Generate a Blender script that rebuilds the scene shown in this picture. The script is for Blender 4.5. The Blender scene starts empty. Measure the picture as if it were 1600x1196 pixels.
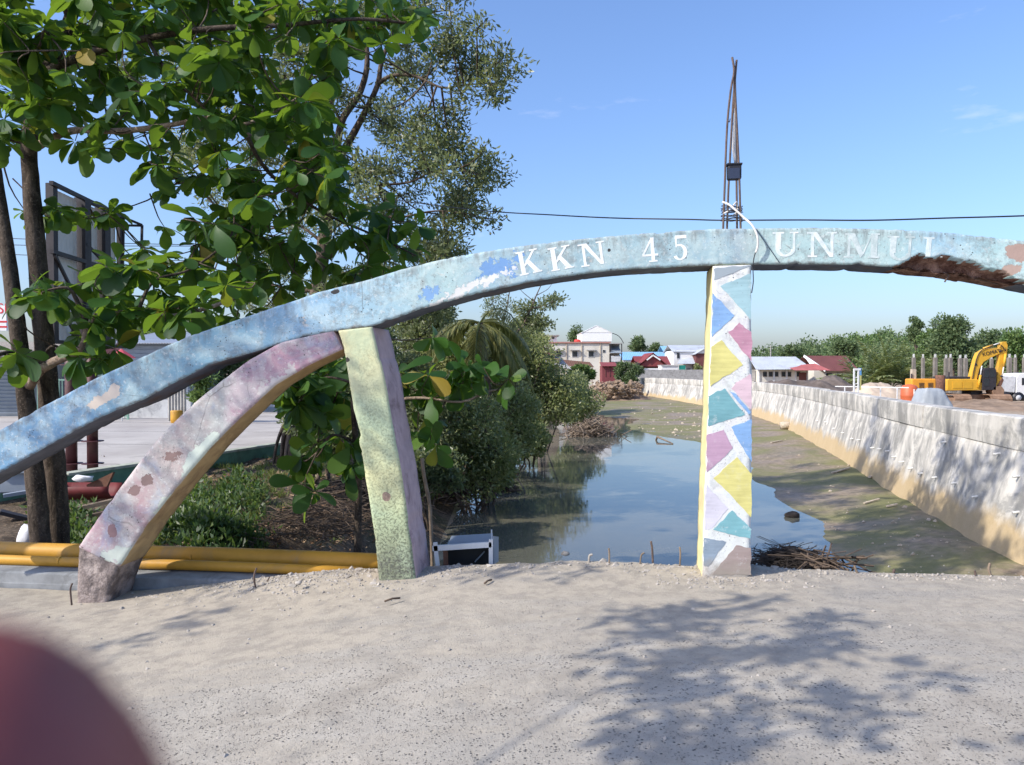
import bpy, bmesh, math, random
import numpy as np
from mathutils import Vector, Matrix, noise

random.seed(7)
RNG = np.random.default_rng(11)
SC = bpy.context.scene
COL = SC.collection
EYE = 1.6
F_PX = 1200.0           # focal length in pixels of the 1600 px wide photograph
PITCH = math.atan(18.0 / F_PX)

# ------------------------------------------------------------------ camera
cam_data = bpy.data.cameras.new("camera")
cam = bpy.data.objects.new("camera", cam_data)
COL.objects.link(cam)
cam.location = (0, 0, EYE)
cam.rotation_euler = (math.pi / 2 - PITCH, 0, 0)
cam_data.sensor_width = 36.0
cam_data.lens = F_PX / 1600.0 * 36.0
cam_data.clip_start = 0.004
cam_data.clip_end = 3000.0
cam_data.dof.use_dof = True
cam_data.dof.focus_distance = 8.0
cam_data.dof.aperture_fstop = 12.0
SC.camera = cam

# ------------------------------------------------------------------ sky and sun
SUN_EL = math.radians(38.0)
SUN_H = Vector((-0.89, -0.455, 0.0)).normalized()          # horizontal direction towards the sun
SUN_DIR = Vector((SUN_H.x * math.cos(SUN_EL), SUN_H.y * math.cos(SUN_EL), math.sin(SUN_EL)))
world = bpy.data.worlds.new("World")
SC.world = world
world.use_nodes = True
wn = world.node_tree.nodes
wl = world.node_tree.links
wn.clear()
sky = wn.new("ShaderNodeTexSky")
sky.sky_type = 'NISHITA'
sky.sun_disc = False
sky.sun_elevation = SUN_EL
sky.sun_rotation = math.atan2(SUN_H.x, SUN_H.y)
sky.altitude = 0.0
sky.air_density = 1.2
sky.dust_density = 2.0
sky.ozone_density = 8.6
bg = wn.new("ShaderNodeBackground")
bg.inputs[1].default_value = 0.135
wout = wn.new("ShaderNodeOutputWorld")
# thin cloud wisps low over the horizon, laid out by direction
tc = wn.new("ShaderNodeTexCoord")
mp = wn.new("ShaderNodeMapping")
mp.inputs['Scale'].default_value = (2.2, 2.2, 9.0)
nz = wn.new("ShaderNodeTexNoise")
nz.inputs['Scale'].default_value = 2.3
nz.inputs['Detail'].default_value = 7.0
nz.inputs['Roughness'].default_value = 0.58
cr = wn.new("ShaderNodeValToRGB")
cr.color_ramp.elements[0].position = 0.64
cr.color_ramp.elements[0].color = (0, 0, 0, 1)
cr.color_ramp.elements[1].position = 0.90
cr.color_ramp.elements[1].color = (0.55, 0.55, 0.55, 1)
mx = wn.new("ShaderNodeMix")
mx.data_type = 'RGBA'
mx.inputs['B'].default_value = (4.6, 5.0, 5.5, 1)
wl.new(tc.outputs['Generated'], mp.inputs['Vector'])
wl.new(mp.outputs[0], nz.inputs['Vector'])
wl.new(nz.outputs['Fac'], cr.inputs[0])
wl.new(cr.outputs[0], mx.inputs['Factor'])
wl.new(sky.outputs[0], mx.inputs['A'])
tint = wn.new("ShaderNodeMix")          # the phone's white balance leans a little to violet
tint.data_type = 'RGBA'
tint.blend_type = 'MULTIPLY'
tint.inputs['Factor'].default_value = 1.0
tint.inputs['B'].default_value = (1.09, 0.985, 1.0, 1)
wl.new(mx.outputs['Result'], tint.inputs['A'])
wl.new(tint.outputs['Result'], bg.inputs[0])
wl.new(bg.outputs[0], wout.inputs[0])

sun_data = bpy.data.lights.new("sun", 'SUN')
sun_data.energy = 2.75
sun_data.angle = math.radians(0.53)
sun_data.color = (1.0, 0.94, 0.84)
sun = bpy.data.objects.new("sun", sun_data)
COL.objects.link(sun)
sun.rotation_euler = SUN_DIR.to_track_quat('Z', 'Y').to_euler()
sun.location = (-20, -8, 20)

SC.view_settings.view_transform = 'Standard'
SC.view_settings.look = 'None'
SC.view_settings.exposure = 0.88
SC.view_settings.gamma = 1.0
SC.render.engine = 'CYCLES'
SC.cycles.use_denoising = True
SC.cycles.max_bounces = 8
SC.cycles.transparent_max_bounces = 8
SC.cycles.sample_clamp_indirect = 6.0

# ------------------------------------------------------------------ placing helpers
def ray(px, py):
    x = (px - 800.0) / F_PX
    y = (598.0 - py) / F_PX
    ca, sa = math.cos(PITCH), math.sin(PITCH)
    return Vector((x, ca + y * sa, -sa + y * ca))

def at_y(px, py, Y):
    r = ray(px, py)
    k = Y / r.y
    return Vector((r.x * k, Y, EYE + r.z * k))

def at_z(px, py, Z):
    r = ray(px, py)
    k = (Z - EYE) / r.z
    return Vector((r.x * k, r.y * k, Z))

def fbm(x, y, z=0.0, octaves=4):
    return noise.fractal(Vector((x, y, z)), 1.0, 2.0, octaves)

def sstep(a, b, x):
    t = max(0.0, min(1.0, (x - a) / (b - a)))
    return t * t * (3 - 2 * t)

def lerp(a, b, t):
    return a + (b - a) * t

def interp(pts, x):
    """piecewise linear through sorted (x, y) pairs, straight beyond the ends"""
    if x <= pts[0][0]:
        (x0, y0), (x1, y1) = pts[0], pts[1]
    elif x >= pts[-1][0]:
        (x0, y0), (x1, y1) = pts[-2], pts[-1]
    else:
        for i in range(len(pts) - 1):
            if pts[i][0] <= x <= pts[i + 1][0]:
                (x0, y0), (x1, y1) = pts[i], pts[i + 1]
                break
    return y0 + (y1 - y0) * (x - x0) / (x1 - x0)

def smooth_curve(pts, n):
    """Catmull-Rom through a list of Vectors"""
    pts = [Vector(p) for p in pts]
    out = []
    m = len(pts)
    for i in range(m - 1):
        p0 = pts[max(i - 1, 0)]; p1 = pts[i]; p2 = pts[i + 1]; p3 = pts[min(i + 2, m - 1)]
        for k in range(n):
            t = k / n
            out.append(0.5 * ((2 * p1) + (p2 - p0) * t + (2 * p0 - 5 * p1 + 4 * p2 - p3) * t * t
                              + (3 * p1 - p0 - 3 * p2 + p3) * t * t * t))
    out.append(pts[-1])
    return out

# ------------------------------------------------------------------ object helpers
def root_loc(o):
    while o.parent is not None:
        o = o.parent
    return Vector(o.location)

def tag(o, label=None, cat=None, group=None, kind=None):
    if label: o["label"] = label
    if cat: o["category"] = cat
    if group: o["group"] = group
    if kind: o["kind"] = kind
    return o

def thing(name, label, cat, loc=(0, 0, 0), group=None):
    o = bpy.data.objects.new(name, None)
    COL.objects.link(o)
    o.location = loc
    o.empty_display_size = 0.2
    return tag(o, label, cat, group)

def link_mesh(name, me, parent=None):
    o = bpy.data.objects.new(name, me)
    COL.objects.link(o)
    if parent is not None:
        o.parent = parent
    return o

def build(name, verts, faces, mat, parent=None, smooth=False, origin=None, uv=None, fmat=None, uv2=None):
    off = root_loc(parent) if parent is not None else Vector(origin or (0, 0, 0))
    me = bpy.data.meshes.new(name)
    me.from_pydata([(v[0] - off.x, v[1] - off.y, v[2] - off.z) for v in verts], [], faces)
    mats = mat if isinstance(mat, (list, tuple)) else [mat]
    for m in mats:
        me.materials.append(m)
    if smooth:
        me.polygons.foreach_set("use_smooth", [True] * len(me.polygons))
    if fmat is not None:
        me.polygons.foreach_set("material_index", fmat)
    if uv is not None:
        lay = me.uv_layers.new(name="paint")
        idx = np.empty(len(me.loops), dtype=np.int32)
        me.loops.foreach_get("vertex_index", idx)
        arr = np.array(uv, dtype=np.float32)[idx]
        lay.data.foreach_set("uv", arr.ravel())
        if uv2 is not None:
            lay = me.uv_layers.new(name="edge")
            lay.data.foreach_set("uv", np.array(uv2, dtype=np.float32)[idx].ravel())
    me.update()
    o = link_mesh(name, me, parent)
    if parent is None:
        o.location = off
    return o

class MB:
    """collects simple shapes into one mesh"""
    def __init__(self):
        self.v = []; self.f = []; self.m = []
        self.cur = 0
    def add(self, verts, faces):
        n = len(self.v)
        self.v += [tuple(p) for p in verts]
        self.f += [tuple(i + n for i in f) for f in faces]
        self.m += [self.cur] * len(faces)
        return self
    def box(self, c, s, rz=0.0, rot=None, taper=1.0):
        c = Vector(c)
        R = rot if rot is not None else Matrix.Rotation(rz, 3, 'Z')
        vs = []
        for z in (-.5, .5):
            k = taper if z > 0 else 1.0
            for x, y in ((-.5, -.5), (.5, -.5), (.5, .5), (-.5, .5)):
                vs.append(c + R @ Vector((x * s[0] * k, y * s[1] * k, z * s[2])))
        return self.add(vs, [(3, 2, 1, 0), (4, 5, 6, 7), (0, 1, 5, 4), (1, 2, 6, 5), (2, 3, 7, 6), (3, 0, 4, 7)])
    def beam(self, a, b, w, h=None, up=(0, 0, 1)):
        a, b = Vector(a), Vector(b)
        h = h or w
        d = (b - a)
        L = d.length
        d.normalize()
        u = Vector(up)
        if abs(d.dot(u)) > 0.98:
            u = Vector((0, 1, 0))
        s = d.cross(u).normalized()
        u = s.cross(d)
        R = Matrix((s, d, u)).transposed()
        return self.box((a + b) / 2, (w, L, h), rot=R)
    def tube(self, pts, r, n=8, cap=True, jit=0.0):
        pts = [Vector(p) for p in pts]
        m = len(pts)
        rs = r if isinstance(r, (list, tuple)) else [r] * m
        vs = []; fs = []
        prev = None
        for i, p in enumerate(pts):
            d = (pts[min(i + 1, m - 1)] - pts[max(i - 1, 0)])
            if d.length < 1e-9:
                d = Vector((0, 0, 1))
            d.normalize()
            if prev is None:
                a = Vector((0, 0, 1)) if abs(d.z) < 0.9 else Vector((1, 0, 0))
                s = d.cross(a).normalized()
            else:
                s = prev - d * prev.dot(d)
                s.normalize()
            prev = s
            t = d.cross(s)
            for k in range(n):
                an = 2 * math.pi * k / n
                rr = rs[i] * (1 + (random.uniform(-jit, jit) if jit else 0))
                vs.append(p + (s * math.cos(an) + t * math.sin(an)) * rr)
        for i in range(m - 1):
            for k in range(n):
                a = i * n + k; b = i * n + (k + 1) % n
                fs.append((a, b, b + n, a + n))
        if cap:
            fs.append(tuple(range(n - 1, -1, -1)))
            fs.append(tuple((m - 1) * n + k for k in range(n)))
        return self.add(vs, fs)
    def cyl(self, c, r, h, n=16, r2=None):
        c = Vector(c)
        return self.tube([c, c + Vector((0, 0, h))], [r, r if r2 is None else r2], n)
    def prism(self, poly, d):
        """polygon (list of Vectors, in one plane) pushed along d"""
        n = len(poly)
        d = Vector(d)
        vs = [Vector(p) for p in poly] + [Vector(p) + d for p in poly]
        fs = [tuple(range(n)), tuple(range(2 * n - 1, n - 1, -1))]
        fs += [(i, i + n, (i + 1) % n + n, (i + 1) % n) for i in range(n)]
        return self.add(vs, fs)
    def quad(self, a, b, c, d):
        return self.add([a, b, c, d], [(0, 1, 2, 3)])
    def build(self, name, mat, parent=None, smooth=False, origin=None, label=None):
        multi = isinstance(mat, (list, tuple))
        o = build(name, self.v, self.f, mat, parent, smooth, origin, fmat=self.m if multi else None)
        if label:
            o["label"] = label
        return o

def bevel(o, w=0.01, seg=2, angle=0.6):
    m = o.modifiers.new("bevel", 'BEVEL')
    m.width = w; m.segments = seg; m.limit_method = 'ANGLE'; m.angle_limit = angle
    return o

def blob(c, r, sub=2, amp=0.2, freq=1.5, seed=0.0, flat=None):
    """lumpy stone-like solid: returns verts, faces"""
    bm = bmesh.new()
    bmesh.ops.create_icosphere(bm, subdivisions=sub, radius=1.0)
    vs = []
    for v in bm.verts:
        p = v.co.copy()
        k = 1 + amp * noise.noise(p * freq + Vector((seed, seed * 1.7, seed * .3)))
        vs.append(Vector((c[0] + p.x * r[0] * k, c[1] + p.y * r[1] * k,
                          c[2] + (max(p.z, flat) if flat is not None else p.z) * r[2] * k)))
    bm.verts.index_update()
    fs = [tuple(v.index for v in f.verts) for f in bm.faces]
    bm.free()
    return vs, fs
# ------------------------------------------------------------------ materials
def lin(r, g, b):
    """sRGB 0-255 to linear"""
    f = lambda c: (c / 12.92 if c <= 0.04045 else ((c + 0.055) / 1.055) ** 2.4)
    return (f(r / 255.0), f(g / 255.0), f(b / 255.0), 1.0)

class Mat:
    def __init__(self, name, rough=0.85, spec=0.3):
        self.m = bpy.data.materials.new(name)
        self.m.use_nodes = True
        self.n = self.m.node_tree.nodes
        self.l = self.m.node_tree.links
        self.b = self.n["Principled BSDF"]
        self.out = self.n["Material Output"]
        self.b.inputs['Roughness'].default_value = rough
        self.b.inputs['Specular IOR Level'].default_value = spec
        self._c = None
    def new(self, t):
        return self.n.new(t)
    def put(self, sock, val):
        if isinstance(val, bpy.types.NodeSocket):
            self.l.new(val, sock)
        else:
            if isinstance(val, tuple) and len(val) == 3 and sock.type == 'RGBA':
                val = val + (1.0,)
            sock.default_value = val
    def coord(self, kind='Object'):
        if self._c is None:
            self._c = self.new("ShaderNodeNewGeometry")
        return self._c.outputs['Position']
    def map(self, vec, scale=(1, 1, 1), loc=(0, 0, 0), rot=(0, 0, 0)):
        n = self.new("ShaderNodeMapping")
        self.put(n.inputs['Vector'], vec)
        n.inputs['Scale'].default_value = scale
        n.inputs['Location'].default_value = loc
        n.inputs['Rotation'].default_value = rot
        return n.outputs[0]
    def noise(self, scale, detail=4.0, rough=0.55, vec=None, dist=0.0):
        n = self.new("ShaderNodeTexNoise")
        self.put(n.inputs['Vector'], vec if vec is not None else self.coord())
        n.inputs['Scale'].default_value = scale
        n.inputs['Detail'].default_value = detail
        n.inputs['Roughness'].default_value = rough
        n.inputs['Distortion'].default_value = dist
        return n.outputs['Fac']
    def voro(self, scale, vec=None, feature='F1', out='Distance'):
        n = self.new("ShaderNodeTexVoronoi")
        n.feature = feature
        self.put(n.inputs['Vector'], vec if vec is not None else self.coord())
        n.inputs['Scale'].default_value = scale
        return n.outputs[out]
    def ramp(self, fac, stops, const=False):
        n = self.new("ShaderNodeValToRGB")
        e = n.color_ramp.elements
        if const:
            n.color_ramp.interpolation = 'CONSTANT'
        while len(e) < len(stops):
            e.new(0.5)
        for el, (p, c) in zip(e, stops):
            el.position = p
            el.color = (c, c, c, 1) if isinstance(c, (int, float)) else (c if len(c) == 4 else tuple(c) + (1,))
        self.put(n.inputs[0], fac)
        return n.outputs[0]
    def mix(self, fac, a, b, mode='MIX'):
        n = self.new("ShaderNodeMix")
        n.data_type = 'RGBA'
        n.blend_type = mode
        self.put(n.inputs['Factor'], fac)
        self.put(n.inputs['A'], a)
        self.put(n.inputs['B'], b)
        return n.outputs['Result']
    def math(self, op, a, b=None, clamp=False):
        n = self.new("ShaderNodeMath")
        n.operation = op
        n.use_clamp = clamp
        self.put(n.inputs[0], a)
        if b is not None:
            self.put(n.inputs[1], b)
        return n.outputs[0]
    def sep(self, vec):
        n = self.new("ShaderNodeSeparateXYZ")
        self.put(n.inputs[0], vec)
        return n.outputs
    def uv(self, name="paint"):
        n = self.new("ShaderNodeUVMap")
        n.uv_map = name
        return n.outputs[0]
    def spot(self, vec, c, r, nz, amp=0.6, soft=0.08, rot=0.0):
        """1 inside a ragged ellipse of the plane vec, 0 outside"""
        v = self.map(vec, loc=(-c[0], -c[1], 0))
        v = self.map(v, rot=(0, 0, -rot))
        v = self.map(v, scale=(1.0 / r[0], 1.0 / r[1], 0))
        ln = self.new("ShaderNodeVectorMath"); ln.operation = 'LENGTH'
        self.put(ln.inputs[0], v)
        d = self.math('ADD', ln.outputs['Value'], self.math('MULTIPLY', self.math('SUBTRACT', nz, 0.5), amp * 8))
        return self.ramp(d, [(max(0, 0.5 - soft), 1.0), (min(1, 0.5 + soft), 0.0)]) if False else \
            self.math('LESS_THAN', d, 1.0)
    def color(self, c):
        self.put(self.b.inputs['Base Color'], c)
        return self
    def bump(self, h, strength=0.4, dist=0.01):
        n = self.new("ShaderNodeBump")
        n.inputs['Strength'].default_value = strength
        n.inputs['Distance'].default_value = dist
        self.put(n.inputs['Height'], h)
        self.put(self.b.inputs['Normal'], n.outputs[0])
        return self

def plain(name, c, rough=0.7, spec=0.3, var=0.15, scale=6.0, bump=0.15, dirt=None, metal=0.0):
    """a base colour with grain and uneven wear"""
    k = Mat(name, rough, spec)
    n1 = k.noise(scale, 5, 0.6)
    n2 = k.noise(scale * 9, 3, 0.6)
    hi = tuple(min(1, x * (1 + var)) for x in c[:3]); lo = tuple(x * (1 - var) for x in c[:3])
    col = k.mix(k.ramp(n1, [(0.3, 0), (0.7, 1)]), lo, hi)
    if dirt:
        col = k.mix(k.ramp(k.noise(scale * 0.7, 7, 0.68, dist=0.6), [(0.52, 0), (0.68, 0.75)]), col, dirt)
    k.color(col)
    k.b.inputs['Metallic'].default_value = metal
    if bump:
        k.bump(k.math('ADD', n1, k.math('MULTIPLY', n2, 0.5)), bump, 0.01)
    return k.m

def leaf_mat(name, stops, trans=0.35, tcol=(0.25, 0.42, 0.05), rough=0.42, spec=0.5, grain=None):
    k = Mat(name, rough, spec)
    geo = k.new("ShaderNodeNewGeometry")
    inf = k.new("ShaderNodeObjectInfo")
    rnd = k.math('FRACT', k.math('ADD', geo.outputs['Random Per Island'], inf.outputs['Random']))
    col = k.ramp(rnd, stops)
    k.color(col)
    tr = k.new("ShaderNodeBsdfTranslucent")
    k.put(tr.inputs[0], k.mix(0.6, col, tcol))
    mxs = k.new("ShaderNodeMixShader")
    mxs.inputs[0].default_value = trans
    k.l.new(k.b.outputs[0], mxs.inputs[1])
    k.l.new(tr.outputs[0], mxs.inputs[2])
    k.l.new(mxs.outputs[0], k.out.inputs[0])
    return k.m

M = {}
# dusty concrete road with exposed aggregate and drifts of sand
k = Mat('dusty_concrete', 0.95, 0.12)
big = k.noise(0.55, 6, 0.62)
mid = k.noise(3.2, 7, 0.66, dist=0.5)
fine = k.noise(70, 4, 0.75)
xyz = k.sep(k.coord())
# pits where the cement has worn off the aggregate
pit = k.voro(46)
pm = k.math('MULTIPLY', k.ramp(pit, [(0.17, 1), (0.33, 0)]), k.ramp(k.noise(19, 4, 0.7), [(0.47, 0.0), (0.55, 1.0)]))
pit2 = k.voro(105)
pm2 = k.math('MULTIPLY', k.ramp(pit2, [(0.2, 1), (0.36, 0)]), k.ramp(k.noise(31, 4, 0.7), [(0.48, 0.0), (0.58, 0.8)]))
pm = k.math('MAXIMUM', pm, pm2)
base = k.mix(k.ramp(mid, [(0.38, 0), (0.62, 1)]), (0.33, 0.295, 0.25), (0.43, 0.39, 0.335))
base = k.mix(k.ramp(big, [(0.44, 0), (0.60, 0.7)]), base, (0.34, 0.315, 0.28))
# sand drifts thicken towards the edge and in streaks along the traffic
streak = k.noise(1.6, 6, 0.65, vec=k.map(k.coord(), scale=(0.35, 1.7, 1)), dist=0.4)
dr = k.math('ADD', k.math('MULTIPLY', xyz[1], 0.1), k.math('MULTIPLY', k.math('SUBTRACT', streak, 0.5), 0.9))
drift = k.math('MULTIPLY', k.ramp(dr, [(0.36, 0.0), (0.56, 1.0)]), 0.92)
sand = k.mix(fine, (0.36, 0.315, 0.255), (0.47, 0.415, 0.34))
sand = k.mix(k.ramp(k.noise(7, 6, 0.7), [(0.44, 0), (0.60, 0.7)]), sand, (0.27, 0.24, 0.205))
pits_here = k.math('MULTIPLY', pm, k.math('SUBTRACT', 1.0, k.math('MULTIPLY', drift, 0.9)))
base = k.mix(pits_here, base, (0.10, 0.095, 0.09))
base = k.mix(drift, base, sand)
base = k.mix(k.ramp(k.noise(1.1, 6, 0.72, dist=1.2), [(0.57, 0), (0.64, 0.4)]), base, (0.23, 0.22, 0.205))
gr = k.ramp(k.voro(160), [(0.12, 1), (0.25, 0)])
base = k.mix(k.math('MULTIPLY', gr, 0.35), base, (0.56, 0.52, 0.47))
base = k.mix(1.0, base, (1.04, 1.04, 1.01, 1), 'MULTIPLY')
k.color(base)
k.bump(k.math('ADD', k.math('MULTIPLY', fine, 0.6), k.math('SUBTRACT', mid, k.math('MULTIPLY', pits_here, 1.2))), 0.7, 0.012)
M['road'] = k.m

# bank soil with leaf litter colours
k = Mat('bank_soil', 0.95, 0.15)
a = k.noise(1.3, 7, 0.65); b = k.noise(14, 5, 0.7); c_ = k.voro(26, out='Color')
c1 = k.mix(k.ramp(a, [(0.35, 0), (0.65, 1)]), (0.06, 0.045, 0.033), (0.15, 0.115, 0.08))
c1 = k.mix(k.ramp(b, [(0.48, 0), (0.62, 0.8)]), c1, (0.27, 0.20, 0.135))
c1 = k.mix(k.ramp(k.noise(0.9, 4), [(0.5, 0), (0.64, 0.5)]), c1, (0.07, 0.085, 0.035))
k.color(c1)
k.bump(k.math('ADD', a, b), 0.9, 0.06)
M['soil'] = k.m

# wet canal mud with a film of algae
k = Mat('canal_mud', 0.75, 0.35)
a = k.noise(0.32, 6, 0.6, dist=0.4); b = k.noise(5, 6, 0.68)
g = k.noise(0.13, 4, 0.5)
c1 = k.mix(k.ramp(b, [(0.38, 0), (0.62, 1)]), (0.20, 0.155, 0.105), (0.34, 0.265, 0.185))
c1 = k.mix(k.ramp(a, [(0.41, 0), (0.55, 0.72)]), c1, (0.175, 0.185, 0.06))
c1 = k.mix(k.ramp(g, [(0.52, 0), (0.64, 0.5)]), c1, (0.12, 0.135, 0.06))
k.color(c1)
k.put(k.b.inputs['Roughness'], k.ramp(a, [(0.35, 0.55), (0.65, 0.95)]))
k.bump(k.math('ADD', a, b), 0.7, 0.05)
M['mud'] = k.m

# bare yard earth
k = Mat('yard_earth', 0.95, 0.12)
a = k.noise(0.12, 6, 0.6); b = k.noise(2.4, 6, 0.7)
c1 = k.mix(k.ramp(a, [(0.38, 0), (0.62, 1)]), (0.30, 0.22, 0.15), (0.42, 0.34, 0.25))
c1 = k.mix(k.ramp(b, [(0.5, 0), (0.66, 0.7)]), c1, (0.24, 0.165, 0.11))
k.color(c1).bump(k.math('ADD', a, b), 0.8, 0.10)
M['earth'] = k.m

# pale concrete of the yard on the left
k = Mat('yard_concrete', 0.9, 0.2)
a = k.noise(0.5, 6, 0.6); b = k.noise(8, 5, 0.65)
c1 = k.mix(k.ramp(a, [(0.35, 0), (0.65, 1)]), (0.36, 0.33, 0.30), (0.47, 0.44, 0.40))
c1 = k.mix(k.ramp(k.noise(1.7, 6, 0.7, dist=1.0), [(0.57, 0), (0.66, 0.5)]), c1, (0.24, 0.22, 0.20))
k.color(c1).bump(b, 0.3, 0.01)
M['yard_concrete'] = k.m

# still, murky water
k = Mat('canal_water', 0.035, 0.5)
k.b.inputs['IOR'].default_value = 1.34
w1 = k.noise(1.6, 3, 0.5, vec=k.map(k.coord(), scale=(0.35, 1.6, 1)))
w2 = k.noise(0.22, 3, 0.5, vec=k.map(k.coord(), scale=(0.5, 1.3, 1)))
scum = k.ramp(k.noise(0.35, 6, 0.65, dist=0.8), [(0.45, 0), (0.65, 1)])
k.color(k.mix(scum, (0.115, 0.115, 0.092), (0.15, 0.14, 0.10)))
k.put(k.b.inputs['Roughness'], k.ramp(scum, [(0.0, 0.03), (1.0, 0.07)]))
k.bump(k.math('ADD', w1, k.math('MULTIPLY', w2, 2.0)), 0.05, 0.03)
M['water'] = k.m

# retaining wall: cast concrete, dark runs of water down the face, clay stain below
k = Mat('wall_concrete', 0.9, 0.2)
xyz = k.sep(k.coord())
a = k.noise(1.4, 6, 0.62); f = k.noise(22, 5, 0.7)
c1 = k.mix(k.ramp(a, [(0.35, 0), (0.65, 1)]), (0.54, 0.51, 0.45), (0.68, 0.645, 0.575))
run = k.noise(1.25, 7, 0.62, vec=k.map(k.coord(), scale=(1.4, 1.4, 0.09)))
wid = k.noise(0.45, 4, 0.6)
runm = k.math('MULTIPLY', k.ramp(run, [(0.46, 0), (0.54, 1)]), k.ramp(wid, [(0.36, 0.1), (0.58, 0.9)]))
c1 = k.mix(k.math('MULTIPLY', runm, 0.8), c1, (0.19, 0.185, 0.175))
c1 = k.mix(k.ramp(k.noise(2.6, 6, 0.7, dist=0.8), [(0.58, 0), (0.66, 0.7)]), c1, (0.68, 0.655, 0.61))
blot = k.noise(0.9, 8, 0.72, dist=1.0)
c1 = k.mix(k.ramp(blot, [(0.47, 0), (0.57, 0.68)]), c1, (0.25, 0.245, 0.225))
zn = k.math('ADD', xyz[2], k.math('MULTIPLY', k.noise(0.8, 5, 0.6), 1.0))
c1 = k.mix(k.ramp(k.math('ADD', k.math('MULTIPLY', zn, 0.4), 0.72), [(0.40, 0.92), (0.52, 0.0)]), c1,
           k.mix(f, (0.42, 0.30, 0.15), (0.58, 0.45, 0.27)))
k.color(c1).bump(k.math('ADD', k.math('MULTIPLY', f, 0.4), a), 0.5, 0.02)
M['wall'] = k.m

M['concrete'] = plain('grey_concrete', (0.36, 0.35, 0.33), 0.9, 0.2, 0.2, 3.0, 0.3, dirt=(0.17, 0.16, 0.15))
M['kerb'] = plain('kerb_concrete', (0.26, 0.27, 0.275), 0.9, 0.2, 0.25, 5.0, 0.3, dirt=(0.14, 0.14, 0.14))
M['kerb_green'] = plain('green_painted_concrete', (0.13, 0.24, 0.16), 0.8, 0.3, 0.2, 4.0, 0.2, dirt=(0.10, 0.11, 0.08))
M['kerb_top'] = plain('kerb_cap_concrete', (0.40, 0.42, 0.34), 0.9, 0.2, 0.2, 4.0, 0.2, dirt=(0.2, 0.2, 0.16))
M['yellow_pipe'] = plain('yellow_enamel', (0.54, 0.28, 0.035), 0.55, 0.35, 0.16, 2.5, 0.08, dirt=(0.33, 0.22, 0.10))
M['steel_dark'] = plain('dark_steel', (0.035, 0.03, 0.033), 0.55, 0.4, 0.3, 8, 0.1)
M['maroon'] = plain('maroon_steel', (0.075, 0.022, 0.025), 0.55, 0.4, 0.3, 5, 0.1, dirt=(0.10, 0.055, 0.04))
M['rebar'] = plain('rusty_rebar', (0.12, 0.085, 0.07), 0.75, 0.3, 0.35, 25, 0.3)
M['rust'] = plain('rusty_sheet', (0.17, 0.085, 0.055), 0.85, 0.25, 0.35, 6, 0.3, dirt=(0.07, 0.04, 0.035))
M['red_rust'] = plain('red_painted_sheet', (0.16, 0.028, 0.028), 0.6, 0.35, 0.3, 5, 0.15, dirt=(0.10, 0.05, 0.04))
M['white'] = plain('white_paint', (0.74, 0.73, 0.70), 0.55, 0.35, 0.08, 5, 0.06)
M['white_dirty'] = plain('grimy_white_paint', (0.58, 0.58, 0.57), 0.65, 0.3, 0.14, 3, 0.1, dirt=(0.26, 0.26, 0.27))
M['pvc'] = plain('white_pvc', (0.66, 0.65, 0.60), 0.5, 0.4, 0.12, 12, 0.05)
M['panel_blue'] = plain('blue_grey_panel', (0.27, 0.31, 0.36), 0.5, 0.4, 0.1, 3, 0.05)
M['black'] = plain('black_plastic', (0.018, 0.018, 0.022), 0.45, 0.45, 0.2, 10, 0.05)
M['cable_or_shadow'] = plain('black_cable_or_shadow', (0.02, 0.022, 0.028), 0.5, 0.4, 0.2, 20, 0.0)
M['cable_white'] = plain('white_cable', (0.68, 0.65, 0.60), 0.5, 0.4, 0.12, 15, 0.05)
M['wood'] = plain('weathered_wood', (0.22, 0.17, 0.125), 0.9, 0.2, 0.35, 9, 0.4)
M['wood_pale'] = plain('bleached_wood', (0.46, 0.39, 0.30), 0.9, 0.2, 0.3, 9, 0.4)
M['twig'] = plain('dry_twig', (0.12, 0.088, 0.065), 0.95, 0.15, 0.5, 5, 0.3)
M['twig_dark'] = plain('wet_twig', (0.045, 0.037, 0.032), 0.9, 0.2, 0.6, 4, 0.3)
M['stone'] = plain('grit_stone', (0.36, 0.33, 0.29), 0.95, 0.15, 0.3, 9, 0.4)
M['clod'] = plain('clay_clod', (0.27, 0.195, 0.135), 0.95, 0.15, 0.35, 1.2, 0.5)
M['soil_heap'] = plain('dark_heap_soil', (0.15, 0.12, 0.10), 0.95, 0.15, 0.35, 1.0, 0.9)
M['sand_heap'] = plain('pale_sand', (0.50, 0.40, 0.30), 0.95, 0.15, 0.2, 1.0, 0.7)
M['plastic_bag'] = plain('white_plastic', (0.75, 0.75, 0.76), 0.4, 0.4, 0.08, 5, 0.2)
M['dry_leaf'] = leaf_mat('dry_leaf', [(0.0, (0.16, 0.085, 0.045)), (0.5, (0.30, 0.19, 0.11)), (1.0, (0.42, 0.33, 0.23))], 0.1, (0.4, 0.25, 0.1), 0.8, 0.2)

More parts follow.
